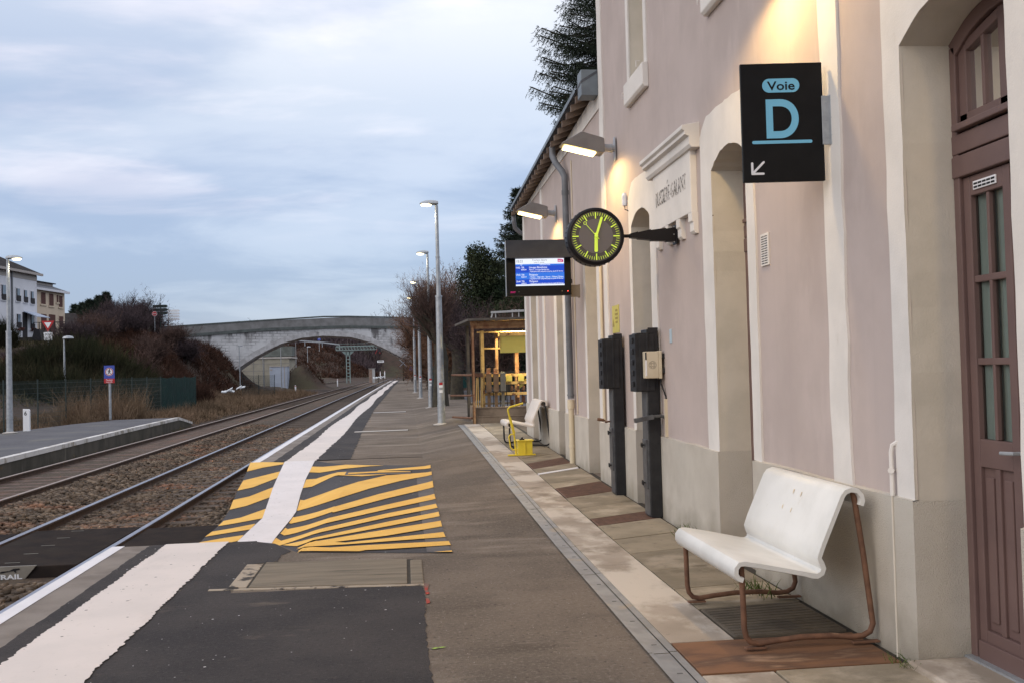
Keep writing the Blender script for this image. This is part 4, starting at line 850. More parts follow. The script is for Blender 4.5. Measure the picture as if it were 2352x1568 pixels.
def arch_pane(mb, y0, y1, z0, fz, x, m=0):
    k = 6; pts = [(y0, z0)] + [(y0+(y1-y0)*i/k, fz(y0+(y1-y0)*i/k)) for i in range(k+1)] + [(y1, z0)]
    mb.add([(x, u, v) for u, v in pts], [tuple(range(len(pts)))], m)
def make_door(y0, y1, zs, rs, detail=True):
    d = MB(); X = 2.985; cy = (y0+y1)/2; fr = .055
    crown = arch_pts(y0, y1, zs, rs); far = lambda y: float(np.interp(y, [p[0] for p in crown], [p[1] for p in crown]))
    # frame
    for a, b in ((y0, y0+fr), (y1-fr, y1)): d.box(X-.02, X+.06, a, b, .03, zs-.02)
    ring = [(y, z) for y, z in arch_pts(y0, y1, zs, rs, 10)]; ring2 = [(y0+fr+(y-y0)*(y1-y0-2*fr)/(y1-y0), z-.075) for y, z in ring]
    n = len(ring)
    V = [(X-.02, *p) for p in ring] + [(X-.02, *p) for p in ring2] + [(X+.06, *p) for p in ring2]
    d.add(V, [(i, i+1, n+i+1, n+i) for i in range(n-1)] + [(n+i, n+i+1, 2*n+i+1, 2*n+i) for i in range(n-1)])
    d.box(X-.03, X+.05, y0+.004, y1-.004, 2.60, 2.715); d.box(X-.026, X+.05, y0+.004, y1-.004, 2.725, 2.83); d.box(X-.055, X, y0+fr, y1-fr, 2.842, 2.878)
    fb = d.build('door_frame', M['door'], st, bevel=.006)
    tr = MB(); tr.box(X, X+.04, y0+fr, y0+fr+.07, 2.88, zs-.03); tr.box(X, X+.04, y1-fr-.07, y1-fr, 2.88, zs-.03); tr.box(X, X+.04, cy-.05, cy+.05, 2.88, zs+rs-.08)
    tr.box(X, X+.04, y0+fr, y1-fr, 2.88, 2.935)
    for s in (-1, 1):
        a, b = (y0+fr+.07, cy-.05) if s < 0 else (cy+.05, y1-fr-.07); m_ = (a+b)/2
        tr.box(X+.004, X+.035, m_-.013, m_+.013, 2.935, far(m_)-.10)
        pp = [(a, far(a)-.135), (b, far(b)-.135), (b, far(b)-.08), (a, far(a)-.08)]; tr.prism(pp, 'yz', X, X+.04)
    tw = tr.build('transom', M['door'], st, bevel=.005)
    g = MB(); arch_pane(g, y0+fr+.05, y1-fr-.05, 2.92, lambda y: far(y)-.09, X+.028); g.build('glazing', M['clear'], tw)
    g = MB(); arch_pane(g, y0+fr+.06, y1-fr-.06, 2.90, lambda y: far(y)-.08, X+.085); g.build('curtain', M['glass'], tw)
    for s in (-1, 1):
        a, b = (y0+fr+.004, cy-.002) if s < 0 else (cy+.002, y1-fr-.004)
        lf = MB(); ss = .062; Lx0, Lx1 = X, X+.045
        lf.box(Lx0, Lx1, a, a+ss, .06, 2.595); lf.box(Lx0, Lx1, b-ss, b, .06, 2.595)
        m_ = (a+b)/2
        for z0, z1 in ((.06, .22), (1.07, 1.215), (2.49, 2.595)): lf.box(Lx0+.001, Lx1, a+ss, b-ss, z0, z1)
        for z in (1.62, 2.05): lf.box(Lx0+.006, Lx1, a+ss, b-ss, z-.018, z+.018)
        lf.box(Lx0+.005, Lx1, m_-.02, m_+.02, .22, 1.07); lf.box(Lx0+.007, Lx1, m_-.012, m_+.012, 1.215, 2.49)
        lf.box(Lx0+.022, Lx1-.004, a+ss, b-ss, .22, 1.07)
        for p0, p1 in ((a+ss, m_-.02), (m_+.02, b-ss)): lf.box(Lx0+.010, Lx0+.024, p0+.028, p1-.028, .27, 1.02)
        lf.box(Lx0-.018, Lx0, a+.01, b-.01, .06, .16)
        leaf = lf.build('door_leaf', M['door'], st, bevel=.005)
        g = MB(); g.add([(Lx0+.030, a+ss-.005, 1.2), (Lx0+.030, b-ss+.005, 1.2), (Lx0+.030, b-ss+.005, 2.5), (Lx0+.030, a+ss-.005, 2.5)], [(0, 3, 2, 1)]); g.build('glazing', M['clear'], leaf, recalc=False)
        g = MB(); kk = 28; ycs = [a+ss-.02+(b-a-2*ss+.04)*q/kk for q in range(kk+1)]
        for q in range(kk): xa_, xb_ = [Lx0+.058+.010*math.sin(26*math.pi*(v)/(b-a)*.5+s)+.006*math.sin(90*v) for v in (ycs[q]-a, ycs[q+1]-a)]; g.add([(xa_, ycs[q], 1.1), (xb_, ycs[q+1], 1.1), (xb_, ycs[q+1], 2.56), (xa_, ycs[q], 2.56)], [(0, 1, 2, 3)])
        g.build('curtain', M['curtain'], leaf, recalc=False)
        if s > 0 and detail:
            v = MB(); v.box(Lx0-.008, Lx0, m_-.10, m_+.10, 2.515, 2.56); ventp = v.build('vent_grille', M['white'], leaf, bevel=.002)
            v = MB()
            for i in range(2):
                for j in range(5): v.box(Lx0-.010, Lx0-.0075, m_-.093+j*.038, m_-.062+j*.038, 2.522+i*.018, 2.532+i*.018)
            v.build('slots', M['inkblack'], leaf)
        if s < 0 and detail:
            h = MB(); h.box(Lx0-.006, Lx0, b-.05, b-.015, 1.06, 1.24); h.tube([(Lx0, b-.03, 1.17), (Lx0-.055, b-.03, 1.17), (Lx0-.06, b+.07, 1.165)], .010); h.build('handle', M['galv'], leaf)
for d in DOORS: make_door(*d)
# upper windows
def upper_window(y0, y1, z0, z1):
    f = MB(); X = 2.684
    for a, b in ((y0-.11, y0+.002), (y1-.002, y1+.11)): f.prism(jag([(a, z0), (b, z0), (b, z1), (a, z1)], .003), 'yz', X, 2.702)
    f.box(X, 2.702, y0-.11, y1+.11, z1, z1+.16)
    wf = f.build('window_surround', M['trim'], st)
    r = MB()
    r.add([(X, y0, z0), (2.95, y0, z0), (2.95, y0, z1), (X, y0, z1)], [(0, 3, 2, 1)]); r.add([(X, y1, z0), (2.95, y1, z0), (2.95, y1, z1), (X, y1, z1)], [(0, 1, 2, 3)])
    r.add([(X, y0, z1), (2.95, y0, z1), (2.95, y1, z1), (X, y1, z1)], [(0, 1, 2, 3)]); r.add([(X, y0, z0), (2.95, y0, z0), (2.95, y1, z0), (X, y1, z0)], [(0, 3, 2, 1)])
    r.build('window_reveal', M['reveal'], wf, recalc=False)
    s = MB(); s.prism([(2.70, z0-.27), (2.655, z0-.27), (2.630, z0-.24), (2.630, z0-.005), (2.70, z0+.01)], 'xz', y0-.12, y1+.08); s.build('window_sill', M['trim'], wf, bevel=.008)
    p = MB(); p.box(2.86, 2.90, y0, y1, z0, z1); p.build('shutter', M['plinth'], wf)
    p = MB(); p.tube([(2.64, y0+.02, z0+.05), (2.60, y0+.02, z0+.05), (2.60, y0+.02, z0-.02)], .006, 6); p.tube([(2.69, y1+.18, z0-.06), (2.64, y1+.18, z0-.06), (2.64, y1+.18, z0-.13)], .006, 6); p.build('shutter_catch', M['trim'], wf)
for a in WINS: upper_window(*a)
# carved station name panel
npn = MB(); ny0, ny1 = 8.78, 10.14
npn.box(2.640, 2.702, ny0, ny1, 3.03, 3.66); pan = npn.build('name_panel', M['trim'], st, bevel=.006)
c = MB(); prof = [(2.702, 3.60), (2.62, 3.60), (2.60, 3.63), (2.60, 3.70), (2.560, 3.715), (2.560, 3.745), (2.535, 3.765), (2.535, 3.80), (2.702, 3.83)]
c.prism(prof, 'xz', ny0-.13, ny1+.13); c.build('cornice', M['trim'], pan, bevel=.003)
for y in (ny0+.05, ny0+.46, ny0+.88, ny1-.06):
    c = MB(); c.prism([(2.702, 3.03), (2.640, 3.03), (2.640, 2.95), (2.655, 2.935), (2.655, 2.86), (2.675, 2.835), (2.702, 2.835)], 'xz', y-.06, y+.06); c.build('bracket', M['trim'], pan, bevel=.003)
m_letters = mat('worn_black_lettering', (.52, .48, .45), (.015, .013, .012), rough=.9, scale=26, lo=.47, hi=.53)
c = MB(); text_into(c, 'BUSSIERE-GALANT', (2.639, 10.02, 3.27), (0, -1, 0), (0, 0, 1), height=.155, width=1.10, depth=.0015)
c.add([(2.6375, 9.585, 3.445), (2.6375, 9.555, 3.475), (2.6375, 9.545, 3.472), (2.6375, 9.57, 3.44)], [(0, 1, 2, 3)]); c.build('carved_lettering', m_letters, pan, recalc=False)
# small wall fittings belonging to the building
c = MB(); c.box(2.688, 2.70, 7.03, 7.19, 2.36, 2.60); vg = c.build('wall_vent', M['trim'], st, bevel=.002)
c = MB()
for i in range(12):
    for j in range(2): c.box(2.6865, 2.6885, 7.05+j*.065, 7.105+j*.065, 2.375+i*.0182, 2.381+i*.0182)
c.build('slots', M['inkblack'], vg)
c = MB(); c.tube([(2.695, 5.205, 1.19), (2.672, 5.225, 1.17), (2.668, 5.235, 1.13), (2.668, 5.235, .89)], .013); c.tube([(2.655, 5.22, 1.03), (2.68, 5.25, 1.03)], .018, 8); c.build('conduit', M['trim'], st, smooth=True); c = MB(); c.tube([(2.664, 5.235, .90), (2.664, 5.235, 0)], .006); c.build('cable_cover', M['reveal'], st)
c = MB(); c.lathe((2.66, 11.56, 3.55), [(.03, 0), (.034, .03), (.034, .12), (.02, .15)]); c.bar((2.66, 11.56, 3.6), (2.70, 11.56, 3.6), .02, .02); c.build('light_sensor', M['white'], st)
c = MB(); c.tube([(2.66, 11.56, 3.55), (2.655, 11.53, 3.50), (2.69, 11.48, 3.47), (2.70, 11.47, 3.5)], .006, 6); c.build('sensor_cable', M['inkblack'], st)

# ---- lower wing
an = thing('station_wing', 'lower pink wing of the station with slate eaves and grey downpipe', 'building', (2.7, 17.5, 0))
EZ = lambda Y: 5.50 + (5.22-5.50)*(Y-13.05)/8.8
mb = MB(); wall_panel(mb, 13.052, 21.85, -.2, EZ(13.05)-.12, EZ(21.85)-.12, ADOORS)
mb.add([(WX, 21.85, -.2), (9.5, 21.85, -.2), (9.5, 21.85, 5.1), (6.1, 21.85, 7.1), (WX, 21.85, 5.1)], [(0, 1, 2, 3, 4)])
mb.add([(9.5, 13.06, -.2), (9.5, 21.85, -.2), (9.5, 21.85, 5.1), (9.5, 13.06, 5.1)], [(0, 1, 2, 3)])
mb.build('wall', M['pink'], an, recalc=False)
mb = MB(); mb.box(3.12, 9.4, 13.1, 21.75, -.2, 5.0); mb.build('inner_core', M['dark'], an)
for d, o1, o2 in zip(ADOORS, (.19, .26, .26), (.16, .31, .27)): surround(an, *d, offl=o1, offr=o2, shoulder=3.6, crown=3.76)
for d in ADOORS: 
    y0, y1, zs, rs = d; c = MB(); c.prism([(y0, 0)] + arch_pts(y0, y1, zs, rs) + [(y1, 0)], 'yz', 3.0, 3.05); c.build('door_leaf', M['door'], an)
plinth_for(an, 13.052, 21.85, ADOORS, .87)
pilaster(an, 18.74, 19.0, .86, 5.09); pilaster(an, 21.55, 21.85, .86, 5.0)
mb = MB(); mb.add([(2.684, 13.06, 5.12), (2.684, 21.85, 5.06), (2.684, 21.85, EZ(21.85)-.1), (2.684, 13.06, EZ(13.05)-.1), (2.701, 13.06, 5.12), (2.701, 21.85, 5.06)], [(0, 3, 2, 1), (0, 1, 5, 4)]); mb.build('frieze', M['trim'], an, recalc=False)
# roof: slates on the overhang, rafters below
rf = MB(); e0, e1 = 13.06, 22.05
def rz(x, Y): return EZ(Y) + (x-2.46)*.62
rf.add([(2.45, e0, EZ(e0)), (2.45, e1, EZ(e1)), (6.1, e1, rz(6.1, e1)), (6.1, e0, rz(6.1, e0)), (9.8, e1, EZ(e1)), (9.8, e0, EZ(e0)),
        (2.45, e0, EZ(e0)-.035), (2.45, e1, EZ(e1)-.035), (6.1, e1, rz(6.1, e1)-.06), (6.1, e0, rz(6.1, e0)-.06)], [(0, 3, 2, 1), (3, 5, 4, 2), (0, 1, 7, 6), (6, 7, 8, 9), (1, 2, 8, 7), (0, 6, 9, 3)])
roof = rf.build('roof', M['slate'], an)
s = MB(); k = 40
for i in range(k):
    a = e0+.32+(e1-e0-.32)*i/k; b = e0+.32+(e1-e0-.32)*(i+1)/k
    s.add([(2.425, a+.006, EZ(a)+.005), (2.425, b-.006, EZ(b)+.005), (2.44, b-.006, EZ(b)+.035), (2.44, a+.006, EZ(a)+.035), (2.425, a+.006, EZ(a)-.055), (2.425, b-.006, EZ(b)-.055)], [(0, 1, 2, 3), (0, 4, 5, 1)])
s.build('slate_edge', M['zinc'], roof)
s = MB(); k = 22
for i in range(k):
    y = e0+.45+(e1-e0-.6)*i/(k-1); s.obox((2.60, y, EZ(y)-.075), (.15, 0, .06), (0, .035, 0), (0, 0, .045))
s.build('rafter', M['timber'], roof, split=True)
s = MB(); s.box(2.455, 2.70, e0+.005, e0+.28, EZ(e0)-.20, EZ(e0)+.15); s.build('zinc_cheek', M['zinc'], roof, bevel=.006)
# downpipes of the wing
dp = MB(); dy_ = 15.62
dp.tube([(2.50, dy_+.42, 5.27), (2.50, dy_+.42, 5.12), (2.53, dy_+.30, 4.98), (2.60, dy_+.10, 4.80), (2.625, dy_+.02, 4.70), (2.625, dy_, 4.55), (2.625, dy_, 1.14)], .052, 12); pp = dp.build('downpipe', M['pipe'], an, smooth=True)
dp = MB(); dp.tube([(2.625, dy_, 1.12), (2.625, dy_, .08)], .045, 12); dp.tube([(2.625, dy_, 1.12), (2.625, dy_, .98)], .060, 12); dp.tube([(2.625, dy_, .36), (2.625, dy_, .40)], .052, 12); dp.build('pipe_shoe', M['creampipe'], pp, smooth=True)
dp = MB(); 
for z in (4.4, 4.44, 2.9, 1.18): dp.tube([(2.625, dy_, z), (2.625, dy_, z+.03)], .060, 12)
dp.build('pipe_clip', M['pipe'], pp, smooth=True, split=True)
dp = MB(); dp.tube([(2.50, 21.95, 5.05), (2.50, 21.9, 4.92), (2.53, 21.97, 4.78), (2.66, 21.99, 4.66), (2.75, 22.0, 4.62), (2.78, 22.0, 4.4), (2.78, 22.0, .2)], .05, 10); dp.build('downpipe', M['pipe'], an, smooth=True)
dp = MB(); dp.tube([(2.69, 15.38, 4.9), (2.69, 15.38, .9)], .010, 6); dp.tube([(2.674, 13.2, 3.1), (2.674, 13.2, .9)], .022, 8, 0); dp.build('thin_conduit', M['creampipe'], an, smooth=True, split=True)

# ================================================================= OBJECTS ON THE WALL
def spot(name, loc, power, col=(1, .67, .27), size=150, blend=.6, rad=.08, parent=None, rot=(0, 0, 0)):
    l = bpy.data.lights.new(name, 'SPOT'); l.energy = power; l.color = col; l.spot_size = R(size); l.spot_blend = blend; l.shadow_soft_size = rad
    o = bpy.data.objects.new(name, l); COL.objects.link(o); o.location = loc; o.rotation_euler = rot
    if parent: o.parent = parent
    return o
def wall_lamp():                                     # local: wall plane at x=0, lamp reaches to -x
    t = thing('wall_lamp', 'x', 'wall lamp', group='warm wall lamps along the station front')
    b = MB(); poly = [(-.70, .06), (-.68, .075), (-.46, .20), (-.43, .205), (-.19, .135), (-.16, .12), (-.155, -.05), (-.18, -.06)]
    b.prism(poly, 'xz', -.125, .125); b.build('housing', M['lampgrey'], t, world=False, bevel=.035, seg=3)
    d = Vector((.52, 0, -.12)).normalized(); nrm = Vector((-.12, 0, -.52)).normalized()
    g = MB(); c0 = Vector((-.46, 0, -.002)) + nrm*.012
    g.obox(c0, d*.20, (0, .105, 0), nrm*.008); g.build('lens', M['lens'], t, world=False, bevel=.004)
    b = MB(); b.tube([(-.16, 0, .03), (-.06, 0, .02)], .048, 12); b.tube([(-.06, 0, .02), (-.04, 0, .02)], .056, 12); b.tube([(-.04, 0, .02), (-.008, 0, .02)], .044, 12); b.build('arm', M['galv'], t, world=False, smooth=True)
    b = MB(); b.box(-.016, .0, -.035, .035, -.13, .16); b.build('wall_plate', M['galv'], t, world=False, bevel=.004)
    spot('lamp_light', (-.54, 0, -.02), 145, size=158, blend=.30, rad=.10, parent=t, rot=(0, R(-6), 0))
    return t
L0 = wall_lamp(); L0['label'] = 'lit wall lamp above and to the right of the round clock'
L0.location = (2.684, 12.1, 4.34)
for (y, z, lab) in ((17.0, 4.30, 'lit wall lamp above the departure screen, farthest along the building'), (6.48, 4.44, 'lit wall lamp above the black track sign, lighting the wall from over the picture'), (1.2, 4.4, 'lit wall lamp nearest to the viewer, beyond the near door')):
    c = copy_tree(L0); c['label'] = lab; c.location = (2.684, y, z)

# ---- track sign
sg = thing('direction_sign', 'black hanging sign with blue Voie D and white arrow beside the near door', 'sign', (2.65, 5.93, 2.77), rz=R(-6.2))
b = MB(); b.box(-.513, .0, -.015, .015, 0, .748); b.build('panel', M['black'], sg, world=False, bevel=.004)
def rrect(x0, x1, z0, z1, r, n=8):
    pts = []
    for cx, cz, a0 in ((x1-r, z0+r, -90), (x1-r, z1-r, 0), (x0+r, z1-r, 90), (x0+r, z0+r, 180)):
        for i in range(n+1): a = R(a0+90*i/n); pts.append((cx+r*math.cos(a), cz+r*math.sin(a)))
    return pts
SX = lambda x: x-2.65
b = MB(); b.prism(rrect(SX(2.272), SX(2.505), .562, .650, .043), 'xz', -.0175, -.014); b.build('blue_pill', M['blue'], sg, world=False)
b = MB(); text_into(b, 'Voie', (SX(2.388), -.0185, .578), (1, 0, 0), (0, 0, 1), height=.056, width=.174, depth=.0, align='C', bold=.017); b.build('word', M['black'], sg, world=False, recalc=False)
b = MB(); text_into(b, 'D', (SX(2.392), -.0165, .280), (1, 0, 0), (0, 0, 1), height=.245, width=.205, depth=.001, align='C', bold=.022); b.build('track_letter', M['blue'], sg, world=False, recalc=False)
b = MB(); b.prism(rrect(SX(2.198), SX(2.575), .2395, .2595, .0099), 'xz', -.0175, -.014); b.build('underline', M['blue'], sg, world=False)
b = MB()
def cap_line(mb, x0, z0, x1, z1, wd):
    dx, dz = x1-x0, z1-z0; L = math.hypot(dx, dz); ux, uz = dx/L, dz/L; a0 = math.atan2(uz, ux); pts = []
    for i in range(9): a = a0-math.pi/2+math.pi*i/8; pts.append((x1+wd/2*math.cos(a), z1+wd/2*math.sin(a)))
    for i in range(9): a = a0+math.pi/2+math.pi*i/8; pts.append((x0+wd/2*math.cos(a), z0+wd/2*math.sin(a)))
    mb.prism(pts, 'xz', -.0180, -.014)
cap_line(b, SX(2.193), .052, SX(2.193), .118, .014); b.build('arrow', M['white'], sg, world=False)
b2_ = MB(); cap_line(b2_, SX(2.193), .052, SX(2.262), .052, .0139); b2_.build('arrow', M['white'], sg, world=False).location.y = -.0004
b2_ = MB(); cap_line(b2_, SX(2.195), .054, SX(2.265), .124, .0138); b2_.build('arrow', M['white'], sg, world=False).location.y = -.0008
b = MB(); b.box(-.012, .042, -.028, -.018, .225, .532); b.box(.036, .052, -.045, .02, .222, .535)
br_ = b.build('bracket', M['galv'], sg, world=False, bevel=.002)
b = MB()
for z in (.27, .38, .49): b.lathe((.014, -.029, z), [(.007, -.002), (.007, .003), (.004, .005)], 10, axis='y'); b.lathe((.044, -.047, z+.01), [(.006, -.003), (.006, .003)], 8, axis='y')
b.build('bolts', M['galv'], br_, world=False)

# ---- clock
ck = thing('station_clock', 'round black clock with lime green hands and minute marks on a bracket', 'clock', (1.87, 9.40, 2.90), rz=R(-1))
b = MB(); b.lathe((0, 0, 0), [(.20, .22), (.262, .215), (.278, .195), (.281, .03), (.278, .0), (.268, -.012), (.252, -.016), (.246, -.008), (.244, .0)], 64, axis='y'); b.build('case', M['clockblack'], ck, world=False, smooth=True)
b = MB()
for i in range(36):
    a = 2*math.pi*i/36; b.obox((.282*math.cos(a), .105, .282*math.sin(a)), (.004*math.cos(a), 0, .004*math.sin(a)), (-.006*math.sin(a), 0, .006*math.cos(a)), (0, .018, 0))
b.build('vent_rib', M['clockblack'], ck, world=False, split=True)
b = MB(); b.lathe((0, -.001, 0), [(.246, .003), (.246, 0)], 64, axis='y'); b.build('dial', M['dial'], ck, world=False)
b = MB(); b.lathe((0, -.004, 0), [(.168, .003), (.168, 0)], 64, axis='y'); b.build('dial_centre', M['dial2'], ck, world=False)
b = MB()
for i in range(60):
    a = R(6*i); big = i % 5 == 0; r0, r1, wd = (.170, .232, .0115) if big else (.200, .232, .0042)
    ca, sa = math.sin(a), math.cos(a); rm, hl = (r0+r1)/2, (r1-r0)/2
    b.obox((ca*rm, -.006, sa*rm), (ca*hl, 0, sa*hl), (sa*wd/2, 0, -ca*wd/2), (0, .0015, 0))
b.build('minute_marks', M['lime'], ck, world=False)
def hand(name, ang, L, tail, w0, w1, y):
    a = R(ang); u = Vector((math.sin(a), 0, math.cos(a))); v = Vector((u.z, 0, -u.x)); pts = [(-tail, w0/2), (L-.01, w1/2), (L, w1/4), (L, -w1/4), (L-.01, -w1/2), (-tail, -w0/2)]
    mb = MB(); P_ = [u*p+v*q for p, q in pts]; n = len(pts)
    mb.add([p+Vector((0, y, 0)) for p in P_]+[p+Vector((0, y+.004, 0)) for p in P_], [tuple(range(n)), tuple(range(n, 2*n))[::-1]]+[(i, (i+1) % n, n+(i+1) % n, n+i) for i in range(n)])
    return mb.build(name, M['lime'], ck, world=False)
hand('hour_hand', 181.5, .155, .03, .028, .034, -.014); hand('minute_hand', 18, .195, .03, .022, .024, -.020)
hand('second_hand', -41, .150, .04, .006, .0045, -.026)
a = R(-41); rg = MB(); cc = Vector((math.sin(a)*.164, -.026, math.cos(a)*.164))
for i in range(20):
    p, q = R(18*i), R(18*(i+1)); rg.add([cc+Vector((math.cos(p)*r, 0, math.sin(p)*r)) for r in (.011, .016)]+[cc+Vector((math.cos(q)*r, 0, math.sin(q)*r)) for r in (.016, .011)], [(0, 1, 2, 3)])
rg.build('second_ring', M['lime'], ck, world=False)
b = MB(); b.lathe((0, -.03, 0), [(.017, .02), (.017, .0), (.012, -.003)], 20, axis='y'); b.build('hub', M['lime'], ck, world=False)
b = MB(); b.tube([(.275, .06, .005), (.36, .06, .005)], .017, 12)
for (x0, h0, x1, h1) in ((.345, .020, .42, .032), (.42, .032, .55, .052), (.55, .052, .70, .063), (.70, .063, .795, .068)):
    b.add([(x0, .02, -h0+.005), (x0, .10, -h0+.005), (x0, .10, h0+.005), (x0, .02, h0+.005), (x1, .02, -h1+.012), (x1, .10, -h1+.012), (x1, .10, h1+.012), (x1, .02, h1+.012)], [(0, 3, 2, 1), (4, 5, 6, 7), (0, 1, 5, 4), (1, 2, 6, 5), (2, 3, 7, 6), (3, 0, 4, 7)])
b.build('arm', M['clockblack'], ck, world=False)
b = MB(); b.box(.790, .806, -.01, .13, -.085, .105); b.build('wall_plate', M['clockblack'], ck, world=False, bevel=.003)
b = MB()
for z in (-.065, .01, .085): b.lathe((.775, .012, z), [(.006, .004), (.006, -.004)], 8, axis='y')
b.build('bolts', M['galv'], ck, world=False)

# ---- departure screen
ds = thing('departure_screen', 'black departure board with lit blue timetable under a sloping hood', 'screen', tuple(at(1313, 677, 14.3)), rz=R(-3))
ds.scale = (1.19, 1.19, 1.19)
W_, Hh = .79, .68
b = MB(); b.prism([(0, .0), (.16, .0), (.16, .655), (.04, .655), (0, .47)], 'yz', -W_, 0); b.build('case', M['black'], ds, world=False, bevel=.006)
b = MB(); b.add([(-W_-.012, .16, .68), (.012, .16, .68), (.012, -.035, .68), (-W_-.012, -.035, .68), (-W_-.012, -.10, .455), (.012, -.10, .455), (-W_-.012, .0, .452), (.012, .0, .452)], [(0, 1, 2, 3), (3, 2, 5, 4), (4, 5, 7, 6)]); b.build('hood', M['hood'], ds, world=False, recalc=False)
b = MB(); b.prism([(.165, .68), (-.035, .68), (-.10, .455), (-.006, .452), (-.006, .0), (.165, .0)], 'yz', -W_-.014, -W_-.011); b.build('side_cheek', M['galv'], ds, world=False)
sx0, sx1, sz0, sz1 = -.685, -.085, .118, .452
Y_ = -.004
def srect(mb, x0, x1, z0, z1, y=Y_): mb.add([(x0, y, z0), (x1, y, z0), (x1, y, z1), (x0, y, z1)], [(0, 1, 2, 3)])
sw, sh_ = sx1-sx0, sz1-sz0
fx = lambda u: sx0+sw*u; fz = lambda v: sz1-sh_*v
b = MB(); srect(b, sx0, sx1, sz0, sz1); scr = b.build('display', M['scrwhite'], ds, world=False, recalc=False)
b = MB(); srect(b, sx0, sx1, fz(.31), fz(.20), Y_-.001); srect(b, sx0, sx1, fz(.76), fz(.515), Y_-.001); b.build('light_rows', M['scrblue2'], scr, world=False, recalc=False)
b = MB(); srect(b, sx0, sx1, fz(.515), fz(.255), Y_-.0015); srect(b, sx0, sx1, fz(.945), fz(.76), Y_-.0015); b.build('dark_rows', M['scrblue'], scr, world=False, recalc=False)
b = MB()
def st_(s, u, v, h, wd=None, mb=None, al='L'): text_into(mb or b, s, (fx(u), Y_-.003, fz(v)), (1, 0, 0), (0, 0, 1), height=h*sh_, width=(wd*sw if wd else None), depth=0, align=al, bold=.01)
st_('N°', .105, .255, .05); b.build('heading', M['scrwhite'], scr, world=False, recalc=False); b = MB(); st_('DESTINATION', .50, .25, .045, .21); b.build('heading', M['scrwhite'], scr, world=False, recalc=False)
for v, tm, no, big, l2, l3 in ((.355, '19:02', '868224', 'Limoges Bénédictins', 'Nexon - Limoges Bénédictins', '- Aquitaine sont adaptées jusqu\'au jeudi 03 février'), (.625, '19:03', '868219', 'Périgueux', '- Thiviers - Négrondes - Agonac - Château L\'Évêque', '- Aquitaine sont adaptées jusqu\'au jeudi 03 février'), (.865, '20:44', '868021', 'Périgueux', '- Aquitaine sont adaptées jusqu\'au jeudi 03 février', None)):
    b = MB(); st_(tm, .01, v, .065, .085); st_('TER', .115, v, .065, .065); st_(no, .115, v+.07, .05, .105)
    st_(big, .28, v, .072, .37 if len(big) > 12 else .175); st_(l2, .28, v+.075, .05, .41 if 'Nexon' in l2 else .70)
    if l3: st_(l3, .28, v+.14, .05, .70)
    b.build('timetable_row', M['scrwhite'], scr, world=False, recalc=False)
b = MB(); st_('18:03', .02, .14, .105, .13, b); b.build('time_text', M['scrgrey'], scr, world=False, recalc=False); b = MB(); st_('Prochains départs', .35, .085, .07, .30, b); st_('Lundi 31 janvier', .38, .165, .055, .22, b); b.build('title_text', M['scrgrey'], scr, world=False, recalc=False)
b = MB(); lg = [(.87, .145), (.985, .145), (.985, .06), (.955, .035), (.87, .02)]; b.add([(fx(u), Y_-.003, fz(v)) for u, v in lg], [tuple(range(5))]); b.build('logo', M['logo'], scr, world=False, recalc=False)
b = MB(); st_('SNCF', .882, .125, .062, .075, b); b.build('logo_text', M['scrwhite'], scr, world=False, recalc=False).location.y = -.002
b = MB(); text_into(b, 'SNCF', (-.755, -.004, .034), (1, 0, 0), (.15, 0, 1), height=.020, width=.060, depth=0, bold=.02); b.build('case_logo', M['logo'], ds, world=False, recalc=False)
b = MB(); b.lathe((-.045, -.004, .045), [(.006, .004), (.006, 0)], 10, axis='y'); b.build('status_light', M['redled'], ds, world=False)
b = MB()
for x in (-.65, -.115): b.lathe((x, -.003, .047), [(.006, .004), (.006, 0)], 10, axis='y')
b.build('screws', M['taupe'], ds, world=False)
b = MB(); b.box(.0, .115, .06, .075, -.025, .125); b.box(.10, .115, .075, .20, -.03, .13); b.build('wall_bracket', M['taupe'], ds, world=False)
b = MB(); b.tube([(.0, .06, .20), (.012, .05, .19), (.012, .05, .15), (.0, .06, .14)], .006, 6); b.build('cable', M['inkblack'], ds, world=False)

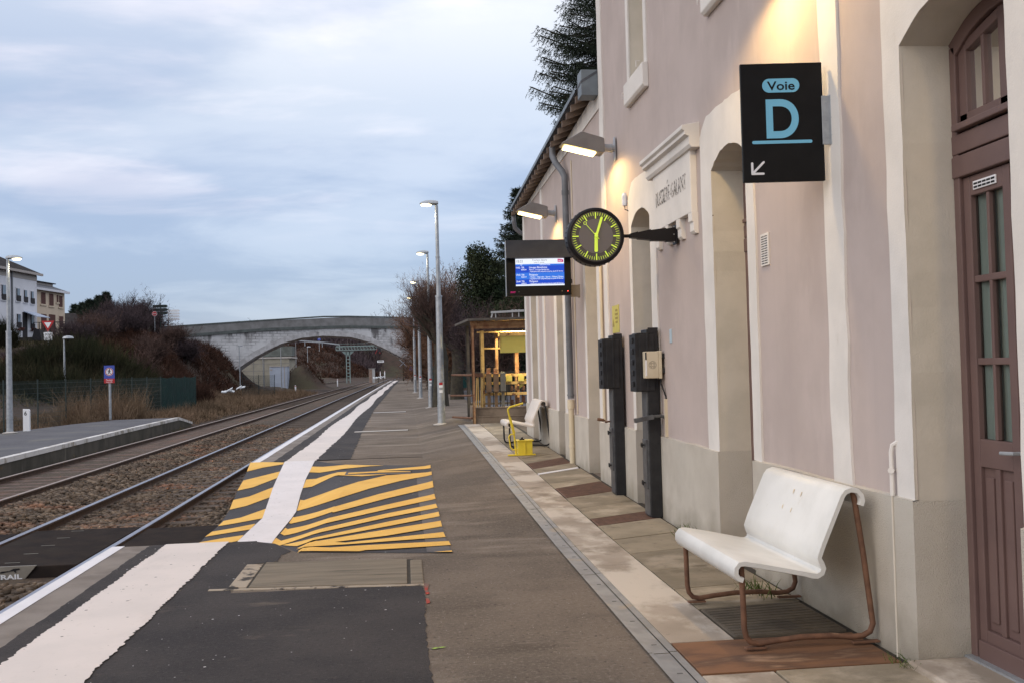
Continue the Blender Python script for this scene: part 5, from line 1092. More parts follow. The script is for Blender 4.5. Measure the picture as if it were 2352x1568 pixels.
# ---- black signal posts on the wall
def wall_post(y, label, extra=False):
    t = thing('signal_post', label, 'signal post', (2.6, y, PZ(2.6, y)+.012), group='tall black signal posts against the wall')
    z0 = PZ(2.6, y)+.02
    b = MB(); b.box(2.545, 2.667, y-.10, y+.15, z0, 2.02); b.build('column', M['steelblack'], t, bevel=.006)
    b = MB(); b.box(2.530, 2.546, y-.085, y+.13, z0+.02, 1.5); b.build('front_plate', M['irongrey'], t, bevel=.003)
    b = MB(); b.box(2.514, 2.531, y-.07, y+.10, z0+.30, z0+.82); dr = b.build('hatch', M['irongrey'], t, bevel=.003)
    b = MB()
    for z in (z0+.36, z0+.76):
        b.tube([(2.515, y+.02, z), (2.49, y+.02, z)], .008, 6); b.obox((2.487, y+.02, z), (.005, 0, 0), (0, .028, .016), (0, -.006, .010)); b.obox((2.487, y+.02, z), (.005, 0, 0), (0, .028, -.016), (0, .006, .010))
    b.build('wing_nuts', M['steelblack'], dr)
    b = MB(); b.box(2.415, 2.545, y-.11, y+.16, 1.365, 1.97); b.box(2.46, 2.62, y-.118, y-.109, 1.375, 1.96); bx = b.build('cover_box', M['steelblack'], t, bevel=.008)
    b = MB(); b.box(2.535, 2.56, y-.125, y-.11, 1.39, 1.985); b.box(2.44, 2.60, y-.09, y+.13, 1.969, 1.982)
    for i in range(5): b.box(2.398, 2.416, y-.04, y+.05, 1.42+i*.115, 1.475+i*.115)
    b.build('ribs', M['steelblack'], bx, bevel=.004)
    b = MB(); b.box(2.56, 2.667, y-.105, y-.09, 1.98, 2.035); b.build('cap_plate', M['steelblack'], t)
    b = MB(); b.box(2.55, 2.66, y-.08, y+.13, z0-.02, z0+.03); b.build('foot', M['dark'], t)
    return t
t2 = wall_post(12.05, 'tall black post on the wall under the yellow notice, with rusty peg'); 
b = MB(); b.tube([(2.52, 12.1, .96), (2.46, 12.1, .95), (2.455, 12.1, .97), (2.36, 12.1, .985)], .012, 8); b.tube([(2.44, 12.1, .975), (2.36, 12.1, .99)], .02, 8); b.build('rusty_peg', M['rust'], t2)
t1 = wall_post(10.32, 'tall black post on the wall behind the cream switch box, with lever arm')
b = MB(); b.tube([(2.72, 10.14, .88), (2.72, 10.14, 1.04), (2.70, 10.14, 1.09), (2.66, 10.14, 1.11), (2.54, 10.14, 1.105)], .017, 8); b.obox((2.47, 10.14, 1.085), (.10, 0, .018), (0, .03, 0), (-.004, 0, .022)); b.build('lever_arm', M['irongrey'], t1, smooth=True)
sb_ = thing('switch_box', 'small cream electrical box with round emblem fixed to the black post', 'switch box', (2.58, 10.16, 1.5))
b = MB(); b.box(2.488, 2.636, 10.085, 10.19, 1.505, 1.785); b.build('case', M['boxcream'], sb_, bevel=.008)
b = MB(); b.box(2.636, 2.668, 10.082, 10.192, 1.50, 1.79); b.build('lid_edge', M['boxcream'], sb_, bevel=.006)
b = MB()
for z in (1.585, 1.735): b.box(2.66, 2.70, 10.10, 10.16, z-.025, z+.025); b.lathe((2.69, 10.10, z), [(.03, -.01), (.03, .05)], 10, axis='y')
b.build('cable_glands', M['steelblack'], sb_, bevel=.004)
b = MB(); cc = Vector((2.567, 10.0835, 1.645))
def ringf(mb, c_, r0, r1, n=24, a0=0, a1=360):
    for i in range(n):
        p, q = R(a0+(a1-a0)*i/n), R(a0+(a1-a0)*(i+1)/n); mb.add([c_+Vector((math.cos(p)*r, 0, math.sin(p)*r)) for r in (r0, r1)]+[c_+Vector((math.cos(q)*r, 0, math.sin(q)*r)) for r in (r1, r0)], [(0, 1, 2, 3)])
ringf(b, cc, .036, .040); ringf(b, cc, .014, .018); 
for k in range(4): ringf(b, cc, .024, .029, 6, 15+90*k, 75+90*k)
b.build('emblem', M['taupe'], sb_, recalc=False)
b = MB(); b.box(2.490, 2.505, 10.083, 10.086, 1.70, 1.775); b.build('blue_sticker', M['hood'], sb_)
b = MB(); b.box(2.490, 2.507, 10.083, 10.086, 1.53, 1.695); b.build('white_sticker', M['white'], sb_)
b = MB(); b.tube([(2.655, 10.13, 1.50), (2.66, 10.12, 1.45), (2.69, 10.06, 1.32), (2.695, 10.05, 1.28)], .009, 8); b.build('cable', M['inkblack'], sb_)
b = MB(); b.box(2.672, 2.700, 10.035, 10.065, .895, 1.29); b.build('cable_trunking', M['creampipe'], sb_)
# notices
nt_ = thing('warning_notice', 'faded yellow warning notice with triangle on the wall above the black posts', 'notice', (2.69, 12.45, 2.05))
b = MB(); b.box(2.690, 2.699, 12.21, 12.60, 2.06, 2.41); b.build('plate', M['notice'], nt_, bevel=.002)
b = MB()
b.add([(2.689, 12.585, 2.14), (2.689, 12.47, 2.14), (2.689, 12.53, 2.25)], [(0, 1, 2)])
for i, (a, c_) in enumerate(((12.40, 12.27), (12.42, 12.25), (12.41, 12.26), (12.40, 12.28))): b.box(2.6885, 2.69, c_, a, 2.33-i*.05, 2.345-i*.05+.012)
b.build('print', M['noticebrown'], nt_, recalc=False)
b = MB(); b.box(2.694, 2.70, 9.78, 9.86, 1.86, 2.0); tag(b.build('wall_plaque', M['paleblue'], bevel=.002), 'small pale blue plaque on the wall right of the black post with the box', 'plaque')

# ================================================================= BENCHES
def shell_poly(th=.031):
    cl = [(1.858, .395), (1.832, .405), (1.818, .430), (1.820, .462), (1.840, .486), (1.872, .488), (1.95, .473), (2.10, .441), (2.22, .414), (2.262, .402), (2.292, .400), (2.318, .414), (2.328, .440), (2.318, .468), (2.305, .50), (2.33, .565), (2.40, .72), (2.455, .842), (2.475, .866), (2.508, .876), (2.545, .868), (2.568, .842), (2.574, .812), (2.564, .785)]
    L_, R_ = [], []
    for i, (x, z) in enumerate(cl):
        a = cl[max(0, i-1)]; c_ = cl[min(len(cl)-1, i+1)]; dx, dz = c_[0]-a[0], c_[1]-a[1]; n = math.hypot(dx, dz); nx, nz = -dz/n, dx/n
        t_ = th/2*(1.15 if 9 <= i <= 13 else 1)
        L_.append((x+nx*t_, z+nz*t_)); R_.append((x-nx*t_, z-nz*t_))
    return L_, R_
def make_bench(y0, y1, dz, shell_m, leg_m, label, slip=0.0):
    t = thing('bench', label, 'bench', (2.25, (y0+y1)/2, dz), group='moulded benches against the station wall')
    Lp, Rp = shell_poly(); n = len(Lp); b = MB()
    ring = Lp + Rp[::-1]; e = .012; m_ = len(ring)
    cx = sum(p[0] for p in ring)/m_
    rows = [(y0, .80), (y0+.008, 1.0), (y1-.008, 1.0), (y1, .80)]
    cl = [((l[0]+r[0])/2, (l[1]+r[1])/2) for l, r in zip(Lp, Rp)]; cl = cl + cl[::-1]
    for y, s in rows:
        for (x, z), (cx_, cz_) in zip(ring, cl): b.v.append((cx_+(x-cx_)*s+slip, y, cz_+(z-cz_)*s+dz))
    for i in range(3):
        for j in range(m_): b.f.append([i*m_+j, i*m_+(j+1) % m_, (i+1)*m_+(j+1) % m_, (i+1)*m_+j]); b.mi.append(0)
    for i in (0, 3):
        for j in range(n-1):
            f = [i*m_+j, i*m_+j+1, i*m_+m_-2-j, i*m_+m_-1-j]; b.f.append(f if i else f[::-1]); b.mi.append(0)
    o = b.build('seat_shell', shell_m, t, smooth=True)
    for y in (y0+.045, y1-.045):
        b = MB(); pts = [(1.862, .47), (1.866, .30), (1.868, .12), (1.878, .07), (1.905, .038), (1.95, .028), (2.05, .040), (2.20, .052), (2.38, .050), (2.50, .036), (2.565, .040), (2.61, .062), (2.628, .105), (2.622, .16), (2.585, .50), (2.545, .80), (2.535, .86)]
        b.tube([(x+slip, y, z+dz) for x, z in pts], .0165, 10); f = b.build('leg_frame', leg_m, t, smooth=True)
        b = MB(); b.box(1.87+slip, 1.99+slip, y-.02, y+.02, dz+.0, dz+.012); b.box(2.50+slip, 2.66+slip, y-.02, y+.02, dz+.0, dz+.012); b.build('foot_plate', leg_m, f, bevel=.003, split=True)
    return t
bn = make_bench(5.40, 6.62, .032, M['bench'], M['rust'], 'white moulded bench on rusty tube legs beside the near door')
b = MB(); rst = mat('rust_stain', (.55, .42, .25), (.74, .70, .62), rough=.5, scale=60)
for (yy_, f0, f1) in ((6.10, .48, .56), (5.96, .47, .55), (6.02, .80, .88), (5.90, .79, .87)):
    p0 = Vector((2.315+(2.455-2.315)*f0, yy_, .52+(.842-.52)*f0)); p1 = Vector((2.315+(2.455-2.315)*f1, yy_, .52+(.842-.52)*f1)); nn = Vector((-.92, 0, .40))*.0195
    b.obox((p0+p1)/2+nn+Vector((0, 0, .032)), (p1-p0)/2, (0, .006, 0), nn*.05)
b.build('rust_streaks', rst, bn)
make_bench(18.42, 19.62, .145, M['bench2'], M['steelblack'], 'cream moulded bench on black tube legs near the end of the wing', slip=.06)

# ---- yellow device
yv = thing('yellow_stand', 'bright yellow metal box with a tall bent handle in front of the far bench', 'metal box', (2.0, 17.2, .1))
z0 = PZ(1.95, 17.2)+.026
b = MB(); b.box(1.92, 2.17, 17.05, 17.30, z0+.02, z0+.25); b.build('box', M['yellow'], yv, bevel=.006)
b = MB(); b.box(1.90, 2.19, 17.03, 17.32, z0+.245, z0+.262); b.box(2.03, 2.05, 17.035, 17.05, z0+.02, z0+.25); b.build('lid', M['yellow'], yv, bevel=.003)
b = MB(); b.box(1.74, 2.22, 17.03, 17.12, z0, z0+.022); b.build('base_plate', M['yellow'], yv, bevel=.003)
b = MB(); b.tube([(2.03, 17.1, z0+.90), (1.80, 17.1, z0+.84), (1.765, 17.1, z0+.81), (1.765, 17.1, z0+.77), (1.86, 17.1, z0+.36), (1.885, 17.1, z0+.02)], .016, 8); b.bar((1.79, 17.1, z0+.66), (1.86, 17.1, z0+.38), .045, .02); b.build('handle', M['yellow'], yv, smooth=True)
b = MB(); b.tube([(1.86, 17.09, z0+.37), (1.80, 17.09, z0+.37), (1.765, 17.09, z0+.33), (1.79, 17.09, z0+.14), (1.83, 17.09, z0+.10), (1.92, 17.09, z0+.11)], .012, 8); b.build('guard', M['yellow'], yv, smooth=True)
b = MB(); b.box(1.95, 2.04, 17.10, 17.16, z0+.262, z0+.285); b.tube([(2.0, 17.13, z0+.285), (2.0, 17.13, z0+.31)], .02, 8); b.build('latch', M['steelblack'], yv, bevel=.003)
b = MB(); b.box(1.91, 1.925, 17.03, 17.05, z0+.55, z0+.56); 

# ================================================================= SIGNAL LEVER SHELTER
SY = 26.0
S = lambda cx, cy, Y=SY: nat(1140, 770, 4.75, cx, cy, Y)
sh = thing('lever_shelter', 'rusted iron signal lever shelter with a lit tube and yellow board beyond the wing', 'shelter', (3.0, 27.3, .19))
zf = .19
def post(x, y, z0, z1, w_, m, name='post', p=sh):
    b = MB(); b.box(x-w_/2, x+w_/2, y-.012, y+.012, z0, z1); b.box(x-w_/2, x-w_/2+.014, y-.012, y+w_, z0, z1); return b.build(name, m, p)
b = MB(); b.add([(1.66, 25.75, 2.90), (4.9, 25.75, 2.94), (4.9, 29.3, 3.0), (1.50, 29.3, 2.92), (1.66, 25.75, 2.96), (4.9, 25.75, 3.0), (4.9, 29.3, 3.06), (1.50, 29.3, 2.98)], [(0, 3, 2, 1), (4, 5, 6, 7), (0, 1, 5, 4), (1, 2, 6, 5), (2, 3, 7, 6), (3, 0, 4, 7)]); b.build('roof', M['sheltergrey'], sh)
b = MB(); b.box(1.74, 4.85, 25.98, 26.02, 2.78, 2.895); b.box(1.79, 4.8, 26.03, 26.06, 2.70, 2.80); b.build('front_beam', M['shelterrust'], sh)
post(1.79, 26.0, zf-.15, 2.9, .075, M['shelterrust']); post(1.845, 28.9, 0.1, 2.9, .10, M['sheltergrey']); post(4.75, 26.0, zf, 2.9, .075, M['shelterrust']); post(4.75, 28.9, zf, 2.9, .09, M['shelterrust'])
post(2.07, 26.4, .15, 2.66, .10, M['shelteryellow']); post(2.47, 26.6, 1.5, 2.6, .09, M['shelterrust']); post(3.08, 27.2, .6, 2.5, .12, M['shelterrust'])
b = MB(); b.box(1.94, 4.7, 26.38, 26.44, 2.60, 2.635); b.box(2.1, 2.62, 26.42, 26.46, 2.17, 2.21); b.box(2.5, 2.58, 26.3, 26.7, 2.50, 2.58); b.build('inner_beam', M['shelteryellow'], sh)
b = MB(); b.box(2.535, 4.4, 26.20, 26.23, 2.06, 2.50); bd = b.build('yellow_board', M['shelterboard'], sh)
b = MB(); b.box(2.52, 4.4, 26.17, 26.24, 2.495, 2.60); b.box(2.50, 2.54, 26.17, 26.24, 2.20, 2.5); b.build('board_frame', M['shelteryellow'], bd)
b = MB(); b.tube([(2.67, 26.12, 2.745), (3.95, 26.12, 2.745)], .028, 10); tb = b.build('lit_tube', M['fluo'], sh, smooth=True)
b = MB(); b.box(2.6, 4.0, 26.06, 26.16, 2.785, 2.815); b.build('tube_fitting', M['white'], tb)
al = bpy.data.lights.new('tube_light', 'AREA'); al.shape = 'RECTANGLE'; al.size = 1.3; al.size_y = .06; al.energy = 120; al.color = (1, .82, .45); ao = bpy.data.objects.new('tube_light', al); COL.objects.link(ao); ao.parent = sh; ao.location = Vector((3.3, 26.25, 2.69)) - Vector(sh.location)
for z in (1.43, 1.22, .93):
    b = MB(); b.box(2.1, 4.7, 26.5, 26.53, z, z+.075); b.build('rail', M['shelteryellow'], sh)
for i, (x, m_) in enumerate(((2.22, 'casebrown'), (2.415, 'casebrown'), (2.60, 'casegrey'))):
    b = MB(); b.box(x-.068, x+.068, 26.25, 26.42, 1.02+.01*i, 1.50); cs = b.build('relay_case', M[m_], sh, bevel=.012)
    b = MB(); b.box(x-.074, x+.074, 26.24, 26.43, 1.495, 1.53); b.box(x-.05, x+.05, 26.34, 26.44, 1.52, 1.66 if i < 2 else 1.56); b.build('cap', M[m_ if i == 2 else 'shelterrust'], cs, bevel=.006)
    b = MB(); b.box(x-.04, x+.04, 26.36, 26.42, .45, 1.03); b.build('case_stem', M[m_], cs)
b = MB()
for a, c_ in (((1.86, .35), (1.90, 1.42)), ((1.93, .6), (1.93, 1.45)), ((1.99, .55), (2.02, 1.43)), ((2.03, .4), (2.05, 1.40))): b.tube([(a[0], 26.3, a[1]), (c_[0], 26.25, c_[1])], .017, 6)
b.build('levers', M['shelteryellow'], sh)
b = MB(); b.box(1.80, 2.06, 26.2, 26.3, 1.44, 1.54); b.tube([(1.30, 27.6, 1.50), (1.80, 26.25, 1.49)], .028, 8); b.tube([(1.25, 27.6, .93), (1.75, 26.25, .95)], .025, 8); b.tube([(1.3, 27.6, .33), (1.75, 26.25, .35)], .03, 8); b.build('signal_rods', M['rust'], sh)
b = MB()
for i in range(9):
    x = 2.86+i*.16; b.tube([(x, 27.0, .45), (x-.02, 26.7, 1.0), (x+.01, 26.55, 1.52)], .016, 6); b.box(x-.045, x+.045, 26.6, 26.75, .62+.05*(i % 3), .80+.05*(i % 3)); b.box(x-.03, x+.03, 26.5, 26.6, 1.05, 1.17)
b.build('lever_frame', M['rust'], sh)
b = MB(); 
for i in range(5): b.box(2.70+i*.33, 2.86+i*.33, 26.46, 26.495, 1.30, 1.46)
b.build('label_plate', M['shelterboard'], sh, split=True)
b = MB(); b.add([(2.96, 26.55, 1.05), (3.02, 26.55, 1.05), (3.32, 26.55, 1.30), (3.34, 26.55, 1.40), (3.26, 26.55, 1.38)], [tuple(range(5))]); b.build('pointer_plate', M['shelterboard'], sh)
b = MB()
for k in range(6): b.tube([(2.25+.09*k, 26.45, 1.05), (2.27+.09*k, 26.5, .8), (2.24+.1*k, 26.55, .45)], .010, 5)
b.build('cables', M['steelblack'], sh)
b = MB(); b.box(1.82, 4.7, 26.05, 26.25, zf-.15, .385); b.box(1.82, 4.7, 26.10, 26.30, .39, .60); b.box(1.80, 4.7, 26.04, 26.27, .375, .40); b.box(1.80, 4.7, 26.08, 26.32, .60, .635); b.box(1.86, 1.95, 26.3, 28.8, zf-.15, .6); b.build('parapet', M['dirtyconc'], sh, bevel=.006)
b = MB(); b.box(1.86, 4.7, 26.0, 28.9, zf-.15, zf-.02); b.build('floor', M['dirtyconc'], sh)
b = MB(); b.bar((2.42, 27.4, 3.20), (3.35, 27.4, 3.23), .10, .055); b.bar((2.42, 27.4, 3.03), (2.46, 27.4, 3.18), .04, .04)
for x in (2.55, 3.02, 3.20): b.tube([(x, 27.4, 3.0), (x, 27.4, 3.22)], .018, 6)
for i in range(4): b.lathe((3.03+i*.09, 27.4, 3.2), [(.03, 0), (.045, .03), (.03, .06)], 8)
b.build('roof_gear', M['palebox'], sh)
b = MB(); b.box(1.79, 4.75, 28.88, 28.92, 1.5, 1.56); b.box(1.79, 4.75, 28.88, 28.92, .6, .66); b.build('rear_rail', M['sheltergrey'], sh)

# ================================================================= LAMP POSTS
def platform_lamp(h, label):
    t = thing('platform_lamp', label, 'lamp post', group='galvanised lamp posts on the platforms')
    b = MB(); b.tube([(0, 0, 0), (0, 0, .4), (0, 0, 2.45)], [.108, .105, .092], 16); b.tube([(0, 0, .5), (0, 0, .56)], .112, 16); b.build('lower_pole', M['galv'], t, world=False, smooth=True)
    b = MB(); b.tube([(0, 0, 2.42), (0, 0, 3.60)], [.092, .086], 16); b.tube([(0, 0, 3.57), (0, 0, 3.62)], .1, 12); b.tube([(0, 0, 3.60), (0, 0, 4.7)], [.062, .056], 14); b.tube([(0, 0, 4.68), (0, 0, 4.72)], .064, 12); b.tube([(0, 0, 4.7), (0, 0, h-.05)], [.052, .046], 14)
    up_ = b.build('upper_pole', M['galv'], t, world=False, smooth=True)
    b = MB(); b.lathe((0, 0, 0), [(.23, 0), (.24, .025), (.14, .045), (.11, .06)], 20); b.build('base_collar', M['palelid'], t, world=False)
    b = MB(); b.box(-.05, .05, -.115, -.095, 1.05, 1.12); b.box(-.045, .045, -.113, -.094, .90, .98); b.build('sticker', M['signwhite'], t, world=False, split=True)
    b = MB(); b.box(-.048, .048, -.116, -.0935, 1.12, 1.19); b.build('sticker', M['signred'], t, world=False)
    hd = MB()
    secs = [(.05, .075, -.02, .07), (-.02, .105, -.045, .095), (-.15, .125, -.035, .105), (-.30, .12, -.028, .095), (-.42, .09, -.02, .055), (-.47, .045, -.008, .02)]
    n = 12
    for x, w_, zb_, zt in secs:
        for j in range(n):
            a = 2*math.pi*j/n; c_, s_ = math.cos(a), math.sin(a); hd.v.append((x, w_*c_, (zt if s_ > 0 else -zb_)*s_))
    for i in range(len(secs)-1):
        for j in range(n): hd.f.append([i*n+j, i*n+(j+1) % n, (i+1)*n+(j+1) % n, (i+1)*n+j]); hd.mi.append(0)
    hd.f += [list(range(n)), [(len(secs)-1)*n+j for j in range(n)]]; hd.mi += [0, 0]
    ho = hd.build('lamp_head', M['galv'], t, world=False, smooth=True); ho.location = (0, 0, h)
    g = MB(); g.lathe((-.29, 0, -.035), [(.02, -.045), (.09, -.035), (.112, 0), (.10, .02)], 16); g.v = [((v[0]+.29)*1.35-.29, v[1]*.85, v[2]) for v in g.v]
    lo = g.build('lens', M['lensw'], ho, world=False, smooth=True)
    spot('lamp_light', (-.29, 0, -.10), 85, (1, .86, .6), 150, .7, .1, ho)
    return t
la = platform_lamp(6.21, 'tall lit lamp post nearest on the right platform, before the pollard tree'); la.location = (.99, 27.8, .11)
for (x, y, z, sc, rz_, lab) in ((1.05, 41.5, .06, 1.045, 0, 'second lit lamp post along the right platform, half hidden by the pollard tree'), (.88, 57.9, .01, 1.095, 0, 'third lit lamp post along the right platform'), (.72, 72.9, 0, 1.125, 0, 'farthest and smallest lit lamp post on the right platform'), (-13.35, 35.2, -.11, .955, R(180), 'lit lamp post on the opposite platform by the white 6 marker')):
    c = copy_tree(la); c['label'] = lab; c.location = (x, y, z); c.scale = (1, 1, sc); c.rotation_euler.z = rz_
def small_lamp(x, y, z0, h, label, lit=False, dirx=1):
    t = thing('street_lamp', label, 'street lamp', (x, y, z0), group='thin street lamps off the platforms')
    b = MB(); b.tube([(0, 0, 0), (0, 0, h*.5), (0, 0, h)], [.07, .055, .04], 8); b.build('pole', M['galv'], t, world=False, smooth=True)
    b = MB(); b.lathe((dirx*.22, 0, h+.02), [(.06, -.06), (.2, -.03), (.16, .08), (.05, .12)], 12); b.v = [((v[0]-dirx*.22)*1.6+dirx*.22, v[1], v[2]) for v in b.v]; hd_ = b.build('lamp_head', M['galv'], t, world=False, smooth=True)
    if lit: b = MB(); b.lathe((dirx*.25, 0, h-.08), [(.1, 0), (.16, .05), (.1, .09)], 10); b.build('lens', M['lensw'], hd_, world=False)
    return t
p_ = at(147, 777, 58); small_lamp(p_.x, 58, float(H(p_.x, 58)), p_.z-float(H(p_.x, 58)), 'thin unlit lamp post in front of the dark shrubs behind the left fence')

# ================================================================= BRIDGE
BA = Vector((-24.4, 112)); BB = Vector((4.0, 136)); BU = (BB-BA).normalized(); BN = Vector((-BU.y, BU.x))
def on_bridge(px, py):                               # meets the bridge's upright face: along it, and height
    d = ray(px, py); o_ = BA; t = (o_.x*BN.x + o_.y*BN.y)/(d.x*BN.x + d.y*BN.y); p = Vector((0, 0, EYE)) + d*t
    return ((p.x-BA.x)*BU.x + (p.y-BA.y)*BU.y, p.z)
def BW(s, dpt, z): q = BA + BU*s + Vector((-.05, 1))*dpt; return (q.x, q.y, z)
bt = thing('arch_bridge', 'whitewashed stone arch bridge carrying a road over the tracks', 'bridge', (BA.x+12, BA.y+10, 0))
def bprism(poly, d0, d1, name, m, parent=bt, bevel=0):
    mb = MB(); n = len(poly)
    mb.add([BW(s, d0, z) for s, z in poly] + [BW(s, d1, z) for s, z in poly], [tuple(range(n)), tuple(range(n, 2*n))[::-1]] + [(i, n+i, n+(i+1) % n, (i+1) % n) for i in range(n)])
    return mb.build(name, m, parent)
topl = [on_bridge(*p) for p in ((417, 747), (618, 733.7), (743, 726), (800, 725.5), (893, 727.4), (960, 730))]
cbot = [on_bridge(*p) for p in ((417, 775), (618, 760), (793, 753.6), (943, 755))]
ctop = [on_bridge(*p) for p in ((417, 768.5), (618, 753.5), (793, 747.8), (943, 750))]
archp = [on_bridge(*p) for p in ((527.6, 860), (555, 840), (585, 820), (615, 804), (647.7, 788.7), (692.8, 776.2), (742.8, 771.5), (805.4, 774.5), (855.4, 787.5), (893, 805), (925, 822), (950.5, 837.5))]
def ext(l, s0, s1):
    (a, za), (b, zb_) = l[0], l[1]; (c, zc), (d, zd) = l[-2], l[-1]
    return [(s0, za+(zb_-za)/(b-a)*(s0-a))] + l + [(s1, zd+(zd-zc)/(d-c)*(s1-d))]
S0, S1 = -14, 46
topl, cbot, ctop = ext(topl, S0, S1), ext(cbot, S0, S1), ext(ctop, S0, S1)
last = archp[-1]; archp = archp + [(last[0]+2.0, last[1]-1.5), (last[0]+3.6, last[1]-3.2), (last[0]+4.2, -1)]
archp = [(archp[0][0]-1.5, -1)] + archp
zi = lambda l, s: float(np.interp(s, [p[0] for p in l], [p[1] for p in l]))
body = [(S0, -1)] + archp + [(S1, -1)] + cbot[::-1]
bprism(body, 0, 6.0, 'masonry', M['bridgestone'])
ring_ = [(s, z+.02) for s, z in archp[1:-1]]; top_r = []
for i, (s, z) in enumerate(ring_):
    a = ring_[max(0, i-1)]; c_ = ring_[min(len(ring_)-1, i+1)]; dx, dz = c_[0]-a[0], c_[1]-a[1]; L_ = math.hypot(dx, dz); top_r.append((s-dz/L_*.62, z+dx/L_*.62))
m_ring = mat('voussoirs', (.60, .58, .565), (.42, .40, .385), rough=.95, scale=1.6, bump=.5, bscale=6, bdist=.04, c3=(.16, .15, .145), s3=.5, lo3=.58, hi3=.7)
bprism(ring_ + top_r[::-1], -.05, .3, 'arch_ring', m_ring)
bprism(cbot + ctop[::-1], -.22, 6.2, 'string_course', M['bridgedark'])
bprism([(s, z+.004) for s, z in ctop] + [(s, zi(topl, s)-.16) for s, z in ctop][::-1], -.03, .42, 'parapet', M['bridgecap'])
bprism([(s, z+.004) for s, z in ctop] + [(s, zi(topl, s)-.16) for s, z in ctop][::-1], 5.6, 6.03, 'parapet', M['bridgecap'])
bprism([(s, z-.155) for s, z in topl] + topl[::-1], -.09, .48, 'coping', M['bridgedark'])
bprism([(s, z-.02) for s, z in ctop] + [(s, z+.02) for s, z in ctop][::-1], .42, 5.6, 'road_deck', M['oppasphalt'])

# ================================================================= FENCES
def mesh_fence(name, label, pts, h, zf_, m_post, m_wire, npan, fabric=(), group=None, sp=.05):
    t = thing(name, label, 'fence', (pts[0][0], pts[0][1], zf_(*pts[0])))
    seg_ = []
    tot = [math.dist(a, b) for a, b in zip(pts[:-1], pts[1:])]; L = sum(tot)
    def pos(d):
        for (a, b), l in zip(zip(pts[:-1], pts[1:]), tot):
            if d <= l + 1e-6: return (a[0]+(b[0]-a[0])*d/l, a[1]+(b[1]-a[1])*d/l)
            d -= l
        return pts[-1]
    for i in range(npan):
        a, b = pos(L*i/npan), pos(L*(i+1)/npan); za, zb_ = zf_(*a), zf_(*b)
        mb = MB(); mb.tube([(a[0], a[1], za-.3), (a[0], a[1], za+h+.05)], .03, 6); mb.build('post', m_post, t)
        mb = MB()
        if i in fabric:
            d = Vector((b[0]-a[0], b[1]-a[1], 0)).normalized(); nn = Vector((-d.y, d.x, 0))*.012
            k = 6
            for s_ in (-1, 1):
                for j in range(k):
                    p, q = j/k, (j+1)/k; P0 = Vector((a[0]+(b[0]-a[0])*p, a[1]+(b[1]-a[1])*p, 0)); P1 = Vector((a[0]+(b[0]-a[0])*q, a[1]+(b[1]-a[1])*q, 0))
                    zz0, zz1 = za+(zb_-za)*p, za+(zb_-za)*q; t0, t1 = (h-.06*math.sin(math.pi*p)), (h-.06*math.sin(math.pi*q))
                    mb.add([P0+nn*s_+Vector((0, 0, zz0+.02)), P1+nn*s_+Vector((0, 0, zz1+.02)), P1+nn*s_+Vector((0, 0, zz1+t1)), P0+nn*s_+Vector((0, 0, zz0+t0))], [(0, 1, 2, 3)])
            mb.build('screen_panel', fabric[i], t, recalc=False)
        else:
            l = math.dist(a, b); k = int(l/sp)
            for j in range(1, k):
                p = j/k; x, y, z = a[0]+(b[0]-a[0])*p, a[1]+(b[1]-a[1])*p, za+(zb_-za)*p
                mb.tube([(x, y, z+.03), (x, y, z+h)], .0040, 3, cap=False)
            for j in range(int(h/.2)+1):
                z = .04+.2*j; mb.tube([(a[0], a[1], za+z), (b[0], b[1], zb_+z)], .005, 3, cap=False)
            mb.build('wire_panel', m_wire, t, recalc=False)
    b = pts[-1]; mb = MB(); mb.tube([(b[0], b[1], zf_(*b)-.3), (b[0], b[1], zf_(*b)+h+.05)], .03, 6); mb.build('post', m_post, t)
    return t
mesh_fence('mesh_fence', 'long green wire mesh fence behind the opposite platform, screened at its far end', [(-17.5, 30), (-14.9, 40), (-13.6, 50), (-12.9, 63)], 1.95, lambda x, y: -.30 + .0, M['fence'], M['fence'], 14, {11: M['fencefabric'], 12: M['fencefabric'], 13: M['fencefabric']})
mesh_fence('mesh_fence', 'short green fence in front of the pale blue shed near the bridge', [(-15.2, 95), (-12.6, 98)], 2.1, lambda x, y: float(H(x, y)), M['fence'], M['fence'], 2, {}, sp=.035)
mesh_fence('screened_fence', 'tall teal screened fence behind the lever shelter', [(1.9, 71), (6.0, 70), (16, 69)], 2.5, lambda x, y: .35 if x > 3 else .2, M['teal'], M['teal'], 5, {i: M['teal'] for i in range(5)})

# ================================================================= SIGNS AND MARKERS ON THE LEFT
x_, y_ = -12.75, 44.6
ps = thing('prohibition_sign', 'blue and red no crossing sign on a post at the opposite platform end', 'sign', (x_, y_, -.12))
b = MB(); b.tube([(0, 0, 0), (0, 0, 2.25)], .055, 10); b.build('post', M['galv'], ps, world=False, smooth=True)
b = MB(); b.box(-.22, .22, -.075, -.055, 1.78, 2.34); b.build('blue_plate', M['signblue'], ps, world=False)
b = MB(); b.box(-.22, .22, -.075, -.055, 1.58, 1.777); b.build('red_plate', M['signred'], ps, world=False)
b = MB(); b.lathe((0, -.078, 2.07), [(.175, .004), (.175, 0)], 28, axis='y'); b.build('disc', M['signwhite'], ps, world=False)
b = MB(); ringf(b, Vector((0, -.081, 2.07)), .135, .165, 28); b.bar((-.10, -.0815, 2.17), (.10, -.0815, 1.97), .001, .03, up=(0, 1, 0)); b.build('red_ring', M['signred'], ps, world=False, recalc=False)
b = MB()
